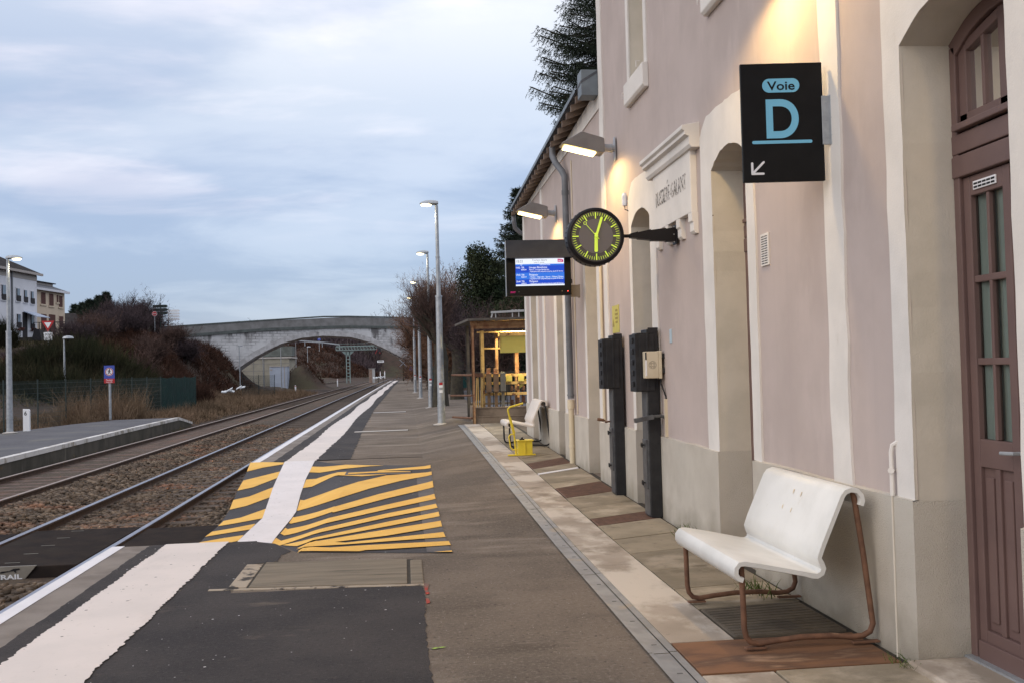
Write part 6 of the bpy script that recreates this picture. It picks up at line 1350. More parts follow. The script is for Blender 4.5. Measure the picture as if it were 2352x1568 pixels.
for p, q, w_ in (((.01, 2.16), (.0, 2.07), .05), ((.0, 2.08), (-.05, 1.97), .028), ((.0, 2.08), (.05, 1.98), .028), ((.01, 2.14), (.06, 2.08), .02), ((.0, 2.14), (-.05, 2.09), .02)):
    d = Vector((q[0]-p[0], 0, q[1]-p[1])); n_ = Vector((d.z, 0, -d.x)).normalized()*w_/2; a_ = Vector((p[0], -.080, p[1])); c_ = Vector((q[0], -.080, q[1])); b.add([a_+n_, c_+n_, c_-n_, a_-n_], [(0, 1, 2, 3)])
b.lathe((.02, -.080, 2.185), [(.022, .001), (.022, 0)], 10, axis='y'); b.build('walker', M['inkblack'], ps, world=False, recalc=False)
b = MB(); text_into(b, 'Passage', (0, -.077, 1.695), (1, 0, 0), (0, 0, 1), height=.055, width=.27, depth=0, align='C', bold=.01); text_into(b, 'interdit', (0, -.077, 1.61), (1, 0, 0), (0, 0, 1), height=.055, width=.26, depth=0, align='C', bold=.01); b.build('words', M['signwhite'], ps, world=False, recalc=False)
mk = thing('marker_post', 'white marker post with black 6 beside the lamp on the opposite platform', 'marker', (-13.2, 36.3, -.11))
b = MB(); b.prism([(-.11, 0), (.11, 0), (.11, .72), (.085, .765), (-.11, .78)], 'xz', -.05, .05); b.build('post', M['signwhite'], mk, world=False, bevel=.008)
b = MB(); text_into(b, '6', (-.02, -.052, .56), (1, 0, 0), (0, 0, 1), height=.14, depth=0, align='C', bold=.02); b.build('number', M['inkblack'], mk, world=False, recalc=False)
y_ = 72; p_ = at(110, 745, y_); zg = float(H(p_.x, y_))
ys_ = thing('yield_sign', 'red bordered yield triangle with a white STOP 60 m plate before the cream house', 'sign', (p_.x, y_, p_.z-.75))
b = MB(); b.tube([(0, .05, -2.2), (0, .05, 1.0)], .035, 8); b.build('post', M['galv'], ys_, world=False)
tri = lambda r: [(-r*.866, .74+r*.5), (r*.866, .74+r*.5), (0, .74-r)]
b = MB(); b.prism(tri(.50), 'xz', -.01, .01); b.build('red_border', M['signred'], ys_, world=False)
b = MB(); b.prism(tri(.27), 'xz', -.016, -.011); b.build('white_centre', M['signwhite'], ys_, world=False)
b = MB(); b.box(-.29, .29, -.01, .01, -.36, .20); b.build('distance_plate', M['signwhite'], ys_, world=False)
b = MB(); text_into(b, 'STOP', (0, -.014, -.02), (1, 0, 0), (0, 0, 1), height=.13, width=.42, depth=0, align='C', bold=.01); text_into(b, '60 m', (0, -.014, -.26), (1, 0, 0), (0, 0, 1), height=.13, width=.36, depth=0, align='C', bold=.01); b.build('words', M['inkblack'], ys_, world=False, recalc=False)

def road_sign(px, py, Y, label, build, name='road_sign', cat='sign', pole=None):
    p_ = at(px, py, Y); t = thing(name, label, cat, (p_.x, Y, p_.z)); build(t, p_.z-float(H(p_.x, Y))); return t
def stop_back(t, h):
    b = MB(); b.tube([(0, .04, -h), (0, .04, .3)], .04, 8); b.build('post', M['galv'], t, world=False)
    b = MB(); b.prism([(.40*math.cos(R(22.5+45*i)), .40*math.sin(R(22.5+45*i))) for i in range(8)], 'xz', -.012, .012); b.build('plate', M['signwhite'], t, world=False)
    b = MB(); b.prism([(.365*math.cos(R(22.5+45*i)), .365*math.sin(R(22.5+45*i))) for i in range(8)], 'xz', -.017, -.0125); b.build('red_face', M['signred'], t, world=False)
    b = MB(); text_into(b, 'STOP', (0, -.02, -.09), (1, 0, 0), (0, 0, 1), height=.2, width=.52, depth=0, align='C', bold=.02); b.build('word', M['signwhite'], t, world=False, recalc=False)
road_sign(355, 721, 100, 'red octagonal stop sign on the bank left of the bridge', stop_back).scale = (.62, 1, .62)
def dark_fingers(t, h):
    b = MB(); b.tube([(0, .06, -h), (0, .06, .75)], .06, 8); b.build('post', M['signdark'], t, world=False)
    for i, z in enumerate((.40, .05, -.30)):
        b = MB(); b.prism([(-.75, z-.15), (.62, z-.15), (.78, z), (.62, z+.15), (-.75, z+.15)], 'xz', -.02, .02); b.build('finger_board', M['signdark'], t, world=False)
road_sign(368, 713, 104, 'stack of dark green direction boards on the bank beside the red stop sign', dark_fingers)
def white_fingers(t, h):
    b = MB(); b.tube([(-.45, .06, -h), (-.45, .06, .65)], .06, 8); b.build('post', M['signdark'], t, world=False)
    for i, z in enumerate((.40, .10, -.20, -.50)):
        b = MB(); b.prism([(-.5, z-.12), (.66, z-.12), (.78, z), (.66, z+.12), (-.5, z+.12)], 'xz', -.02, .02); b.build('finger_board', M['signwhite'], t, world=False)
road_sign(396, 723, 108, 'stack of white direction boards nearest the bridge parapet', white_fingers)
def thin_mast(px, ptop, pbot, Y, label, arm=0):
    a, c_ = at(px, ptop, Y), at(px+3, pbot, Y); t = thing('thin_mast', label, 'mast', (c_.x, Y, float(H(c_.x, Y))))
    b = MB(); b.tube([(c_.x, Y, float(H(c_.x, Y))), (a.x, Y, a.z)], [.07, .045], 8); b.build('pole', M['galv'], t)
    if arm: b = MB(); b.box(a.x-.1, a.x+arm, Y-.06, Y+.06, a.z-.02, a.z+.08); b.build('arm', M['galv'], t, bevel=.01)
thin_mast(192, 728, 770, 85, 'short white mast beside the cream house railing')
thin_mast(549, 795, 890, 104, 'thin leaning mast in front of the left end of the bridge', .35)
thin_mast(603, 795, 880, 128, 'thin mast beside the pale blue shed under the arch')
thin_mast(644, 790, 875, 133, 'thin mast just right of the pale blue shed under the arch', .3)

# ================================================================= HOUSES
class Facade:
    """a house front running away from the camera: origin at its far right foot, +u along the front towards the far end"""
    def __init__(f, px, py, Y, az):
        f.o = at(px, py, Y); f.d = Vector((math.sin(R(az)), math.cos(R(az)), 0)); f.n = Vector((math.cos(R(az)), -math.sin(R(az)), 0)); f.rz = R(90-az)
    def uv(f, px, py):
        d = ray(px, py); e = f.o - Vector((0, 0, EYE)); t = e.dot(f.n)/d.dot(f.n); q = Vector((0, 0, EYE)) + d*t - f.o; return q.dot(f.d), q.z
def house(name, label, F_, L, dep, ze, wall, roofm, rise_, wins, doors=(), hip=True, over=.35, shut=False):
    t = thing(name, label, 'house', tuple(F_.o), rz=F_.rz)
    def add(mb, nm, m, par=t): return mb.build(nm, m, par, world=False)
    b = MB(); b.box(-L, 0, 0, dep, -3, ze); add(b, 'wall', wall)
    r = MB(); X0, X1, Y0, Y1 = -L-over, over, -over, dep+over; cy = dep/2; i_ = min(dep/2, L/2-.4)
    if hip: r.add([(X0, Y0, ze), (X1, Y0, ze), (X1, Y1, ze), (X0, Y1, ze), (X0+i_, cy, ze+rise_), (X1-i_, cy, ze+rise_)], [(3, 2, 1, 0), (0, 1, 5, 4), (1, 2, 5), (2, 3, 4, 5), (3, 0, 4)])
    else: r.add([(X0, Y0, ze), (X1, Y0, ze), (X1, Y1, ze), (X0, Y1, ze), (X0, cy, ze+rise_), (X1, cy, ze+rise_)], [(3, 2, 1, 0), (0, 1, 5, 4), (1, 2, 5), (2, 3, 4, 5), (3, 0, 4)])
    rf_ = add(r, 'roof', roofm)
    g = MB(); g.box(X0, X1, Y0-.06, Y0+.08, ze-.18, ze+.02); add(g, 'gutter', M['housetrim'] if not shut else M['housewhite'], rf_)
    for (px, pt, pb, ww) in wins:
        u, z0 = F_.uv(px, pb); z1 = F_.uv(px, pt)[1]
        f = MB(); f.box(u-ww/2-.1, u+ww/2+.1, -.08, .02, z0-.14, z0); f.box(u-ww/2-.08, u-ww/2, -.03, .02, z0, z1); f.box(u+ww/2, u+ww/2+.08, -.03, .02, z0, z1); f.box(u-ww/2-.08, u+ww/2+.08, -.03, .02, z1, z1+.1)
        w_ = add(f, 'window', wall if shut else M['housewhite'], t)
        f = MB(); f.box(u-ww/2, u+ww/2, -.025, -.01, z0, z1); add(f, 'shutter' if shut else 'pane', M['shutter'] if shut else M['pane'], w_)
        if not shut:
            f = MB(); f.box(u-ww/2, u+ww/2, -.12, -.03, z0-.05, z0+.42); add(f, 'railing', M['housedark'], w_)
            f = MB(); f.box(u-ww/2, u-ww/2+.22, -.029, -.02, z0, z1); add(f, 'shade', M['housedark'], w_)
    for (px, pt, pb, dw) in doors:
        u, z0 = F_.uv(px, pb); z1 = F_.uv(px, pt)[1]; f = MB(); f.box(u-dw/2, u+dw/2, -.03, .02, z0, z1); add(f, 'door', M['shutter'] if shut else M['housedark'])
    return t
F1 = Facade(86, 784, 88, 7.0); ze1 = F1.uv(85, 630)[1]
wh = house('white_house', 'tall white house with hipped dark roof at the left edge', F1, 17, 8.5, ze1, M['housewhite'], M['rooftile'], 2.5,
   [(41, 663, 691, .62), (58, 667, 694, .55), (73.5, 670, 697, .55), (42.5, 722, 752, .65), (73.5, 724, 755, .62), (8, 655, 688, .7)], [(57.5, 718, 782, .75)])
b = MB(); b.box(-17.01, .01, -.03, .0, ze1-.62, ze1-.18); b.build('eaves_band', M['housetrim'], wh, world=False)
u_, z_ = F1.uv(25.5, 640); b = MB(); b.tube([(u_, -.08, ze1-.2), (u_, -.08, -.5)], .07, 8); b.build('downpipe', M['pipe'], wh, world=False)
ua, za_ = F1.uv(54, 715); ub, zb2 = F1.uv(80, 727)
b = MB(); b.add([(ua, -.02, za_), (ub, -.02, za_), (ub+.2, -1.2, za_-.45), (ua-.2, -1.2, za_-.45), (ua, -.02, za_-.06), (ub, -.02, za_-.06), (ub+.2, -1.2, za_-.51), (ua-.2, -1.2, za_-.51)], [(0, 1, 2, 3), (7, 6, 5, 4), (0, 3, 7, 4), (1, 5, 6, 2), (3, 2, 6, 7)]); b.build('porch_canopy', M['shedblue'], wh, world=False)
for px, py in ((43, 757), (74, 758)):
    u_, z_ = F1.uv(px, py); b = MB()
    for k in range(14): b.lathe(Vector((u_, -.22, z_))+Vector((random.uniform(-.35, .35), random.uniform(-.1, .1), random.uniform(-.12, .12))), [(.02, -.08), (.11, 0), (.02, .08)], 6)
    b.build('flower_box', M['shutter'], wh, world=False)
F2 = Facade(149.5, 772, 93.5, 8.5); ze2 = F2.uv(149.5, 671.5)[1]
ch = house('cream_house', 'small cream house with maroon shutters next to the white house', F2, 7.2, 6, ze2, M['housecream'], M['roofgrey'], 1.2,
   [(99, 672, 699, .8), (117.5, 675, 703, .8), (131.5, 678, 695, .35), (139, 680, 706, .7), (140, 727, 752, .75)], [(101, 722, 768, .9), (120, 723, 768, 1.1)], hip=False, over=.3, shut=True)
ua, za_ = F2.uv(128, 664); b = MB(); b.box(ua-2.3, .25, 1.2, 3.4, ze2, ze2+.75); b.build('parapet_block', M['housetrim'], ch, world=False); b = MB(); b.box(ua-2.5, .45, 1.0, 3.6, ze2+.76, ze2+.84); b.build('parapet_cap', M['housedark'], ch, world=False)
ow = thing('terrace_railing', 'dark metal railing on the terrace in front of the cream house', 'railing', (at(110, 770, 84).x, 84, 4.9))
rx0, rx1 = at(78, 770, 84).x, at(150, 770, 84).x; rz0 = at(110, 772, 84).z
b = MB(); b.box(rx0, rx1, 84, 84.04, rz0+1.1, rz0+1.15); b.box(rx0, rx1, 84, 84.04, rz0+.55, rz0+.59)
for i in range(7): x = rx0+(rx1-rx0)*i/6; b.box(x-.03, x+.03, 84, 84.05, rz0-.4, rz0+1.15)
b.tube([(rx1, 84, rz0+.95), (at(181, 763, 84).x, 84, at(181, 763, 84).z)], .03, 6); b.build('bars', M['housedark'], ow)
b = MB(); b.box(rx0-1.2, rx1, 84.1, 86.5, 2, rz0-.05); b.build('terrace_wall', M['oldwall'], ow)
b = MB(); b.prism([(at(72, 780, 83).x, at(72, 780, 83).z), (at(96, 782, 83).x, at(96, 782, 83).z), (at(90, 757, 83).x, at(90, 757, 83).z), (at(79, 757, 83).x, at(79, 757, 83).z)], 'xz', 83, 84); tag(b.build('coal_shed', M['housedark']), 'small dark sloping lean-to below the white house porch', 'lean-to')
F3 = Facade(186, 775, 104, 60)
bn_ = house('barn', 'low dark barn with a long roof behind the cream house', F3, 5.5, 6, F3.uv(186, 752)[1], M['twigdark'], M['rooftile'], 1.6, [], hip=False, over=.2)
# ---- beyond the bridge
Yb = 142
b = MB(); p0, p1 = at(555, 880, Yb), at(664, 822, Yb); b.box(p0.x, p1.x, Yb, Yb+8, -1, p1.z); rw = tag(b.build('retaining_wall', M['creamwall']), 'cream concrete retaining wall seen through the left of the arch', 'wall')
b = MB(); b.box(p0.x-.2, p1.x+.3, Yb-.15, Yb+8, p1.z+.003, p1.z+.22); b.build('wall_coping', M['palelid'], rw)
b = MB()
for px in (582, 607): x = at(px, 840, Yb).x; b.box(x-.04, x+.04, Yb-.02, Yb, -.5, p1.z)
for py in (835, 851): z = at(600, py, Yb).z; b.box(p0.x, p1.x, Yb-.015, Yb, z-.03, z+.03)
b.build('wall_joints', M['bridgecap'], rw)
b = MB(); q0, q1 = at(560, 820, Yb+6), at(664, 795, Yb+6); b.box(q0.x-6, q1.x+.5, Yb+5, Yb+9, p1.z+.4, q1.z); b.build('upper_wall', M['bridgedark'], rw)
Ys = 136; p0, p1 = at(619, 842, Ys), at(659.5, 878, Ys)
shd = thing('site_shed', 'pale blue box shed behind the short green fence under the arch', 'shed', ((p0.x+p1.x)/2, Ys, p1.z))
b = MB(); b.box(p0.x, p1.x, Ys, Ys+3, -.6, p0.z); b.build('body', M['shedblue'], shd, bevel=.03); b = MB(); b.box(p0.x-.06, p1.x+.06, Ys-.06, Ys+3.06, p0.z+.003, p0.z+.12); b.build('roof', M['palelid'], shd)
b = MB(); b.box(p1.x-.36, p1.x-.28, Ys-.02, Ys, -.5, p0.z); b.box(p0.x+.1, p0.x+.35, Ys-.02, Ys, p0.z-.5, p0.z-.3); b.build('trim', M['housetrim'], shd)
# signal gantry
Yg = 200
gt = thing('signal_gantry', 'pale steel cantilever signal gantry with a red light beyond the bridge', 'signal gantry', (at(800, 868, Yg).x, Yg, -.5))
xm = at(800, 850, Yg).x; z1_ = at(800, 806, Yg).z
b = MB(); b.box(xm-.42, xm-.26, Yg-.2, Yg+.2, -.6, z1_); b.box(xm+.26, xm+.42, Yg-.2, Yg+.2, -.6, z1_)
for i in range(9): z = .1+.68*i; b.box(xm-.26, xm+.26, Yg-.03, Yg+.03, z, z+.17); 
b.prism([(xm-1.3, z1_), (xm+1.3, z1_), (xm+.42, z1_-.8), (xm-.42, z1_-.8)], 'xz', Yg-.2, Yg+.2); b.build('mast', M['gantry'], gt)
gx0, gx1 = at(772, 800, Yg).x, at(879, 797, Yg).x; gz0, gz1 = at(820, 803, Yg).z, at(820, 795, Yg).z
b = MB()
for z in (gz0, gz1): b.box(gx0, gx1, Yg-.5, Yg-.42, z-.07, z+.07); b.box(gx0, gx1, Yg+.42, Yg+.5, z-.07, z+.07)
k = 15
for i in range(k+1): x = gx0+(gx1-gx0)*i/k; b.box(x-.05, x+.05, Yg-.5, Yg-.42, gz0, gz1); b.bar((x, Yg-.46, gz0), (x+.6 if i < k else x, Yg-.46, gz1), .05, .05)
b.box(gx0, gx1, Yg-.42, Yg+.42, gz1+.08, gz1+.14); b.box(gx0, gx1, Yg-.45, Yg-.42, gz1+.5, gz1+.55); b.build('walkway', M['gantry'], gt)
p_ = at(870.5, 793, Yg); b = MB(); b.box(p_.x-.35, p_.x+.35, Yg-.8, Yg-.55, p_.z-1.3, p_.z+.5); b.build('signal_head', M['housedark'], gt)
b = MB(); b.lathe((p_.x, Yg-.84, p_.z), [(.20, .06), (.20, 0)], 14, axis='y'); b.build('red_lamp', M['redled'], gt)
p_ = at(868, 806, Yg); b = MB(); b.bar((p_.x, Yg-.7, p_.z+.6), (p_.x-.5, Yg-.7, p_.z-.5), .08, .16, up=(0, 1, 0)); b.bar((p_.x+.1, Yg-.7, p_.z+.6), (p_.x+.45, Yg-.7, p_.z-.5), .08, .16, up=(0, 1, 0)); b.build('marker_board', M['signred'], gt)
# small things beyond
Yh = 188; p0, p1 = at(847, 846, Yh), at(861, 864, Yh)
ht = thing('brick_hut', 'small brick equipment hut with a rusty door beside the far track', 'hut', ((p0.x+p1.x)/2, Yh, -.5))
b = MB(); b.box(p0.x, p1.x, Yh, Yh+1.2, -.7, p0.z); b.build('wall', M['palebox'], ht); b = MB(); b.box(p0.x+.02, p0.x+.62, Yh-.03, Yh, -.5, p0.z-.1); b.build('door', M['brick'], ht); b = MB(); b.box(p0.x-.1, p1.x+.1, Yh-.1, Yh+1.3, p0.z+.003, p0.z+.1); b.build('roof', M['bridgecap'], ht)
Yw = 186; p_ = at(874, 829.5, Yw); ws = thing('name_board', 'white board on thin legs standing beyond the bridge by the brick hut', 'sign', (p_.x, Yw, float(H(p_.x, Yw))))
b = MB(); b.box(p_.x-.62, p_.x+.62, Yw-.03, Yw+.03, p_.z-.2, p_.z+.2); b.build('board', M['signwhite'], ws); b = MB()
for d in (-.45, .45): b.box(p_.x+d-.04, p_.x+d+.04, Yw+.03, Yw+.09, -.6, p_.z+.1)
b.build('legs', M['housedark'], ws)
b = MB(); b.box(p_.x-.45, p_.x+.40, Yw-.034, Yw-.031, p_.z-.06, p_.z+.07); b.build('lettering_bar', M['casegrey'], ws)
def white_post(px, pt, pb, Y, label):
    a, c_ = at(px, pt, Y), at(px, pb, Y); t = thing('track_marker', label, 'marker', (a.x, Y, c_.z), group='white marker posts along the tracks')
    h = a.z-c_.z; b = MB(); b.lathe((0, 0, -.3), [(.09, 0), (.085, h+.25), (.06, h+.3)], 10); b.build('shaft', M['signwhite'], t, world=False, smooth=True); b = MB(); b.lathe((0, 0, h-.12), [(.092, 0), (.092, .06)], 10); b.build('band', M['signred'], t, world=False)
white_post(678.5, 884, 901, 106, 'white marker post nearest the bridge, at the end of the siding')
white_post(775, 870, 882, 158, 'white marker post in mid distance left of the far track')
white_post(873.5, 852, 865, 178, 'left one of two white posts beside the brick hut')
white_post(883.5, 851, 864, 178, 'right one of two white posts beside the brick hut')
def box_on_post(px, py, Y, w_, h, label, m):
    p_ = at(px, py, Y); t = thing('track_cabinet', label, 'cabinet', (p_.x, Y, float(H(p_.x, Y)))); b = MB(); b.box(p_.x-w_/2, p_.x+w_/2, Y-.2, Y+.2, p_.z-h/2, p_.z+h/2); b.build('box', m, t, bevel=.03)
    b = MB(); b.box(p_.x-.05, p_.x+.05, Y-.05, Y+.05, float(H(p_.x, Y))-.2, p_.z-h/2); b.build('leg', M['housedark'], t)
p_ = at(706, 797, 158); small_lamp(p_.x, 158, float(H(p_.x, 158)), p_.z-float(H(p_.x, 158)), 'thin unlit lamp post on the brown mound under the arch')
p_ = at(679, 783, 225); small_lamp(p_.x, 225, float(H(p_.x, 225)), p_.z-float(H(p_.x, 225)), 'small lit lamp high under the arch beside the road', True)
box_on_post(702.5, 860, 157, .5, 1.0, 'pale grey cabinet at the foot of the lamp on the mound', M['palebox']); box_on_post(710.5, 857.5, 156.5, .35, .6, 'small white cabinet right of the grey one on the mound', M['signwhite'])
Yr = 246
gl = thing('guard_rail', 'grey road guard rail along the top of the far mound', 'guard rail', (at(700, 790, Yr).x, Yr, 8))
b = MB(); pa = [at(px, py, Yr) for px, py in ((650, 783), (662, 780), (700, 783.5), (740, 786), (780, 791))]
for a, c_ in zip(pa[:-1], pa[1:]): b.bar(a, c_, .12, .32)
for a in pa[1:]: b.box(a.x-.08, a.x+.08, Yr, Yr+.15, a.z-1.2, a.z)
b.build('beam', M['galv'], gl)
p_ = at(794.5-0, 781, 235); p_ = at(733, 781, 235); t = thing('road_sign', 'small blue road sign at the end of the far guard rail', 'sign', (p_.x, 235, p_.z)); b = MB(); b.box(-.35, .35, -.03, .03, -.1, 1.0); b.build('plate', M['signblue'], t, world=False); b = MB(); b.box(-.1, .12, -.034, -.031, .3, .8); b.build('symbol', M['signwhite'], t, world=False); b = MB(); b.tube([(0, .05, -2.6), (0, .05, .9)], .06, 6); b.build('post', M['galv'], t, world=False)
p_ = at(633, 785, 180); t = thing('road_sign', 'grey back of a triangular road sign under the left of the arch', 'sign', (p_.x, 180, p_.z)); b = MB(); b.prism([(-.95, .55), (.95, .55), (.2, -.55), (-.2, -.55)], 'xz', -.03, .03); b.build('plate', M['palebox'], t, world=False); b = MB(); b.tube([(0, .06, -4), (0, .06, .4)], .05, 6); b.build('post', M['galv'], t, world=False)
# far right marker by the line, scrap in the grass
p_ = at(946, 846, 150); t = thing('signal_marker', 'small round marker on a post at the right end of the platform by the tracks', 'signal', (p_.x, 150, 0)); b = MB(); b.lathe((p_.x, 150, p_.z), [(.4, .05), (.4, 0)], 16, axis='y'); b.build('disc', M['signblue'], t); b = MB(); b.box(p_.x-.3, p_.x+.3, 150.06, 150.1, p_.z-.9, p_.z-.45); b.build('plate', M['signred'], t); b = MB(); b.tube([(p_.x, 150.15, -.3), (p_.x, 150.15, p_.z)], .12, 8); b.build('post', M['bark'], t)
p_ = at(926, 833, 165); t = thing('line_signal', 'grey white line signal with two arms past the platform end', 'signal', (p_.x, 165, -.3)); b = MB(); b.tube([(p_.x, 165, -.5), (p_.x, 165, p_.z)], .12, 8); b.build('post', M['bark'], t); b = MB()
for s_ in (-1, 1): b.bar((p_.x-.6*s_, 164.9, p_.z-.6), (p_.x+.6*s_, 164.9, p_.z+.6), .05, .25, up=(0, 1, 0)); 
b.build('crossed_boards', M['shedblue'], t)
def scrap(px, py, Y, label, n, spread):
    p_ = at(px, py, Y); b = MB(); z = float(H(p_.x, Y))
    for i in range(n):
        c_ = Vector((p_.x+random.uniform(-spread, spread), Y+random.uniform(-.4, .4), max(z, p_.z-.1)+random.uniform(0, .22)))
        a1 = Vector((random.uniform(.3, .7), random.uniform(-.3, .3), random.uniform(-.35, .25))); b.obox(c_, a1*.6, (0, .14, .04), (.01, 0, .045))
    tag(b.build('scrap_heap', M['plastic'], bevel=.02), label, 'scrap')
scrap(529, 897, 82, 'pale scrap pieces lying low in the dry grass left of the mast', 4, .7); scrap(559, 889, 82, 'leaning white scrap panel in the dry grass near the bridge', 2, .35); scrap(871, 866, 186, 'white heap of rubbish beside the brick hut', 7, .9)
bs = MB(); p_ = at(853, 861, 184)

# ================================================================= VEGETATION
def unit(a): return a/np.maximum(1e-9, np.linalg.norm(a, axis=-1, keepdims=True))
def blade_mesh(B, D, L, W, bend_=None):
    """thin tapered blades: base B, direction D, length L, width W; with an optional kink"""
    n = len(B); side = unit(np.cross(D, RNG.normal(size=(n, 3)))); L = L[:, None]; W = W[:, None]
    if bend_ is None:
        V = np.stack([B-side*W/2, B+side*W/2, B+D*L], 1); F_ = np.arange(3*n).reshape(n, 3); return V.reshape(-1, 3), F_
    mid = B+D*L*.55; tip = mid + unit(D+bend_)*L*.45
    V = np.stack([B-side*W/2, B+side*W/2, mid-side*W*.35, mid+side*W*.35, tip], 1)
    k = 5*np.arange(n)[:, None]; F_ = np.concatenate([k+[0, 1, 3], k+[0, 3, 2], k+[2, 3, 4]], 0); return V.reshape(-1, 3), F_
def merge(lst):
    Vs, Fs, o_ = [], [], 0
    for v, f in lst: Vs.append(v); Fs.append(f+o_); o_ += len(v)
    return np.concatenate(Vs), np.concatenate(Fs)
def tree_root(name, label, base, group=None, cat='tree'): return thing(name, label, cat, base, group=group)
def twig_tree(name, label, base, th, tr, crown, nl, nt_, m, w_=.03, tl=(.7, 1.6), up=.5, group=None, bark='bark', limbmat=None, fan=False, cat='tree'):
    base = Vector(base); t = tree_root(name, label, base, group, cat); b = MB(); top = base + Vector((0, 0, th))
    b.tube([base+Vector((0, 0, -.4)), base+Vector((0, 0, th*.35)), base+Vector((tr*.3, 0, th*.75)), top], [tr*1.35, tr, tr*.95, tr*.8], 10)
    (cx0, cy0, cz0), (rx, ry, rz2) = crown; C = np.array([base.x+cx0, base.y+cy0, base.z+cz0]); Rr = np.array([rx, ry, rz2]); T = np.array(top)
    anchors, dirs = [], []
    for i in range(nl):
        d = unit(RNG.normal(size=3)); d[2] = abs(d[2])*.8 + .1 if fan else d[2]; e = C + Rr*d*RNG.uniform(.45, .95)
        s0 = T + np.array([0, 0, -RNG.uniform(0, .3)*th*(0 if fan else 1)])
        k = 5; pts = []
        for j in range(k+1):
            u = j/k; p = s0*(1-u)+e*u; p = p + np.array([0, 0, 1])*(.35*rz2*math.sin(math.pi*u)*(.3 if fan else .25)) + RNG.normal(size=3)*.05*np.linalg.norm(e-s0)*math.sin(math.pi*u); pts.append(p)
        r0 = tr*RNG.uniform(.22, .42); b.tube([tuple(p) for p in pts], [r0*(1-.85*j/k) for j in range(k+1)], 5)
        for j in range(1, k+1):
            for _ in range(max(1, int(nt_/(nl*k)))): u = RNG.random(); anchors.append(pts[j-1]*(1-u)+pts[j]*u); dirs.append(unit(pts[j]-pts[j-1]))
    b.build('trunk', M[bark], t, smooth=True)
    A = np.array(anchors); Dd = np.array(dirs); n = len(A)
    D = unit(Dd*.7 + RNG.normal(size=(n, 3))*.75 + np.array([0, 0, up])); L = RNG.uniform(*tl, n); 
    parts_ = [blade_mesh(A, D, L, np.full(n, w_), RNG.normal(size=(n, 3))*.5)]
    for rep, sc in ((2, .55), (2, .33)):
        A2 = np.repeat(A + D*(L*RNG.uniform(.25, .95, n))[:, None], rep, 0); n2 = len(A2)
        D2 = unit(np.repeat(D, rep, 0) + RNG.normal(size=(n2, 3))*.65 + np.array([0, 0, up*.4])); L2 = np.repeat(L, rep)*sc*RNG.uniform(.7, 1.3, n2)
        parts_.append(blade_mesh(A2, D2, L2, np.full(n2, w_*.7), RNG.normal(size=(n2, 3))*.5))
        A, D, L, n = A2, D2, L2, n2
    v, f = merge(parts_); np_mesh('crown', v, f, M[m], t); return t
def spruce(name, label, base, h, rad, whorls, per, m='needle', needle=.09, group=None, dens=1.0, zmin=.08, power=.85, droop=.45, hang=1.0, step=7, zcut=1e9):
    base = Vector(base); t = tree_root(name, label, base, group); b = MB(); b.tube([base+Vector((0, 0, -.4)), base+Vector((0, 0, h*.5)), base+Vector((0, 0, h*.97))], [h*.018, h*.011, .01], 8)
    bl = []
    for wi in range(whorls):
        u = zmin + (1-zmin)*(wi+.5)/whorls; Lb = rad*(1-u)**power*1.02+.15
        for k in range(per):
            a = 2*math.pi*(k+RNG.random()*.7)/per + wi*.9; z = base.z+h*min(.995, u+RNG.uniform(-.5, .5)*(1-zmin)/whorls); L = Lb*RNG.uniform(.72, 1.12); n = max(4, int(L*step)); thin = z-base.z > zcut
            out_ = np.array([math.cos(a), math.sin(a), 0]); tt = np.linspace(0, 1, n)
            zz = (-droop*tt + (droop*.75)*tt**3)*L + RNG.normal()*.03*L
            pts = np.array([base.x, base.y, z]) + out_[None]*(tt*L)[:, None] + np.array([0, 0, 1.])[None]*zz[:, None]
            b.tube([tuple(p) for p in pts[::max(1, n//4)]], .02+.012*L/3, 4, cap=False)
            side = np.array([-out_[1], out_[0], 0])
            for j in range(1, n, 2 if thin else 1):
                f_ = 1-tt[j]*.55
                for s in (-1, 1):
                    tw = unit(out_*.55 + side*s*RNG.uniform(.5, 1.0) + np.array([0, 0, -RNG.uniform(.25, .9)*hang])); tl = RNG.uniform(.18, .42)*L*.42*f_+.12
                    q = max(3, int(tl/needle*2.2*dens*(.4 if thin else 1))); uu = (np.arange(q)+RNG.random(q))/q
                    B_ = pts[j] + tw[None]*(uu*tl)[:, None]; B_[:, 2] -= .12*tl*uu**2
                    D_ = unit(tw[None]*.7 + RNG.normal(size=(q, 3))*.55); bl.append((B_, D_))
            if not thin:
                q = int(n*7*dens); u3 = RNG.random(q)**.8; ip = (u3*(n-1)).astype(int); rr_ = (.10+.16*L/4)*(1-.6*u3)
                B_ = pts[ip] + RNG.normal(size=(q, 3))*rr_[:, None]*np.array([1, 1, .6]) - np.array([0, 0, 1])*(rr_*.8*RNG.random(q))[:, None]; bl.append((B_, unit(out_*.4 + RNG.normal(size=(q, 3))*.7 - np.array([0, 0, .35]))))
            tipn = 5; B_ = np.repeat(pts[-1:], tipn, 0); bl.append((B_, unit(out_*1.2 + RNG.normal(size=(tipn, 3))*.5 + np.array([0, 0, .25]))))
    b.build('trunk', M['bark'], t, smooth=True)
    Bs = np.concatenate([x[0] for x in bl]); Ds = np.concatenate([x[1] for x in bl]); n = len(Bs)
    v, f = blade_mesh(Bs, Ds, RNG.uniform(.8, 1.6, n)*needle, RNG.uniform(.35, .6, n)*needle*.62); np_mesh('crown', v, f, M[m], t); return t
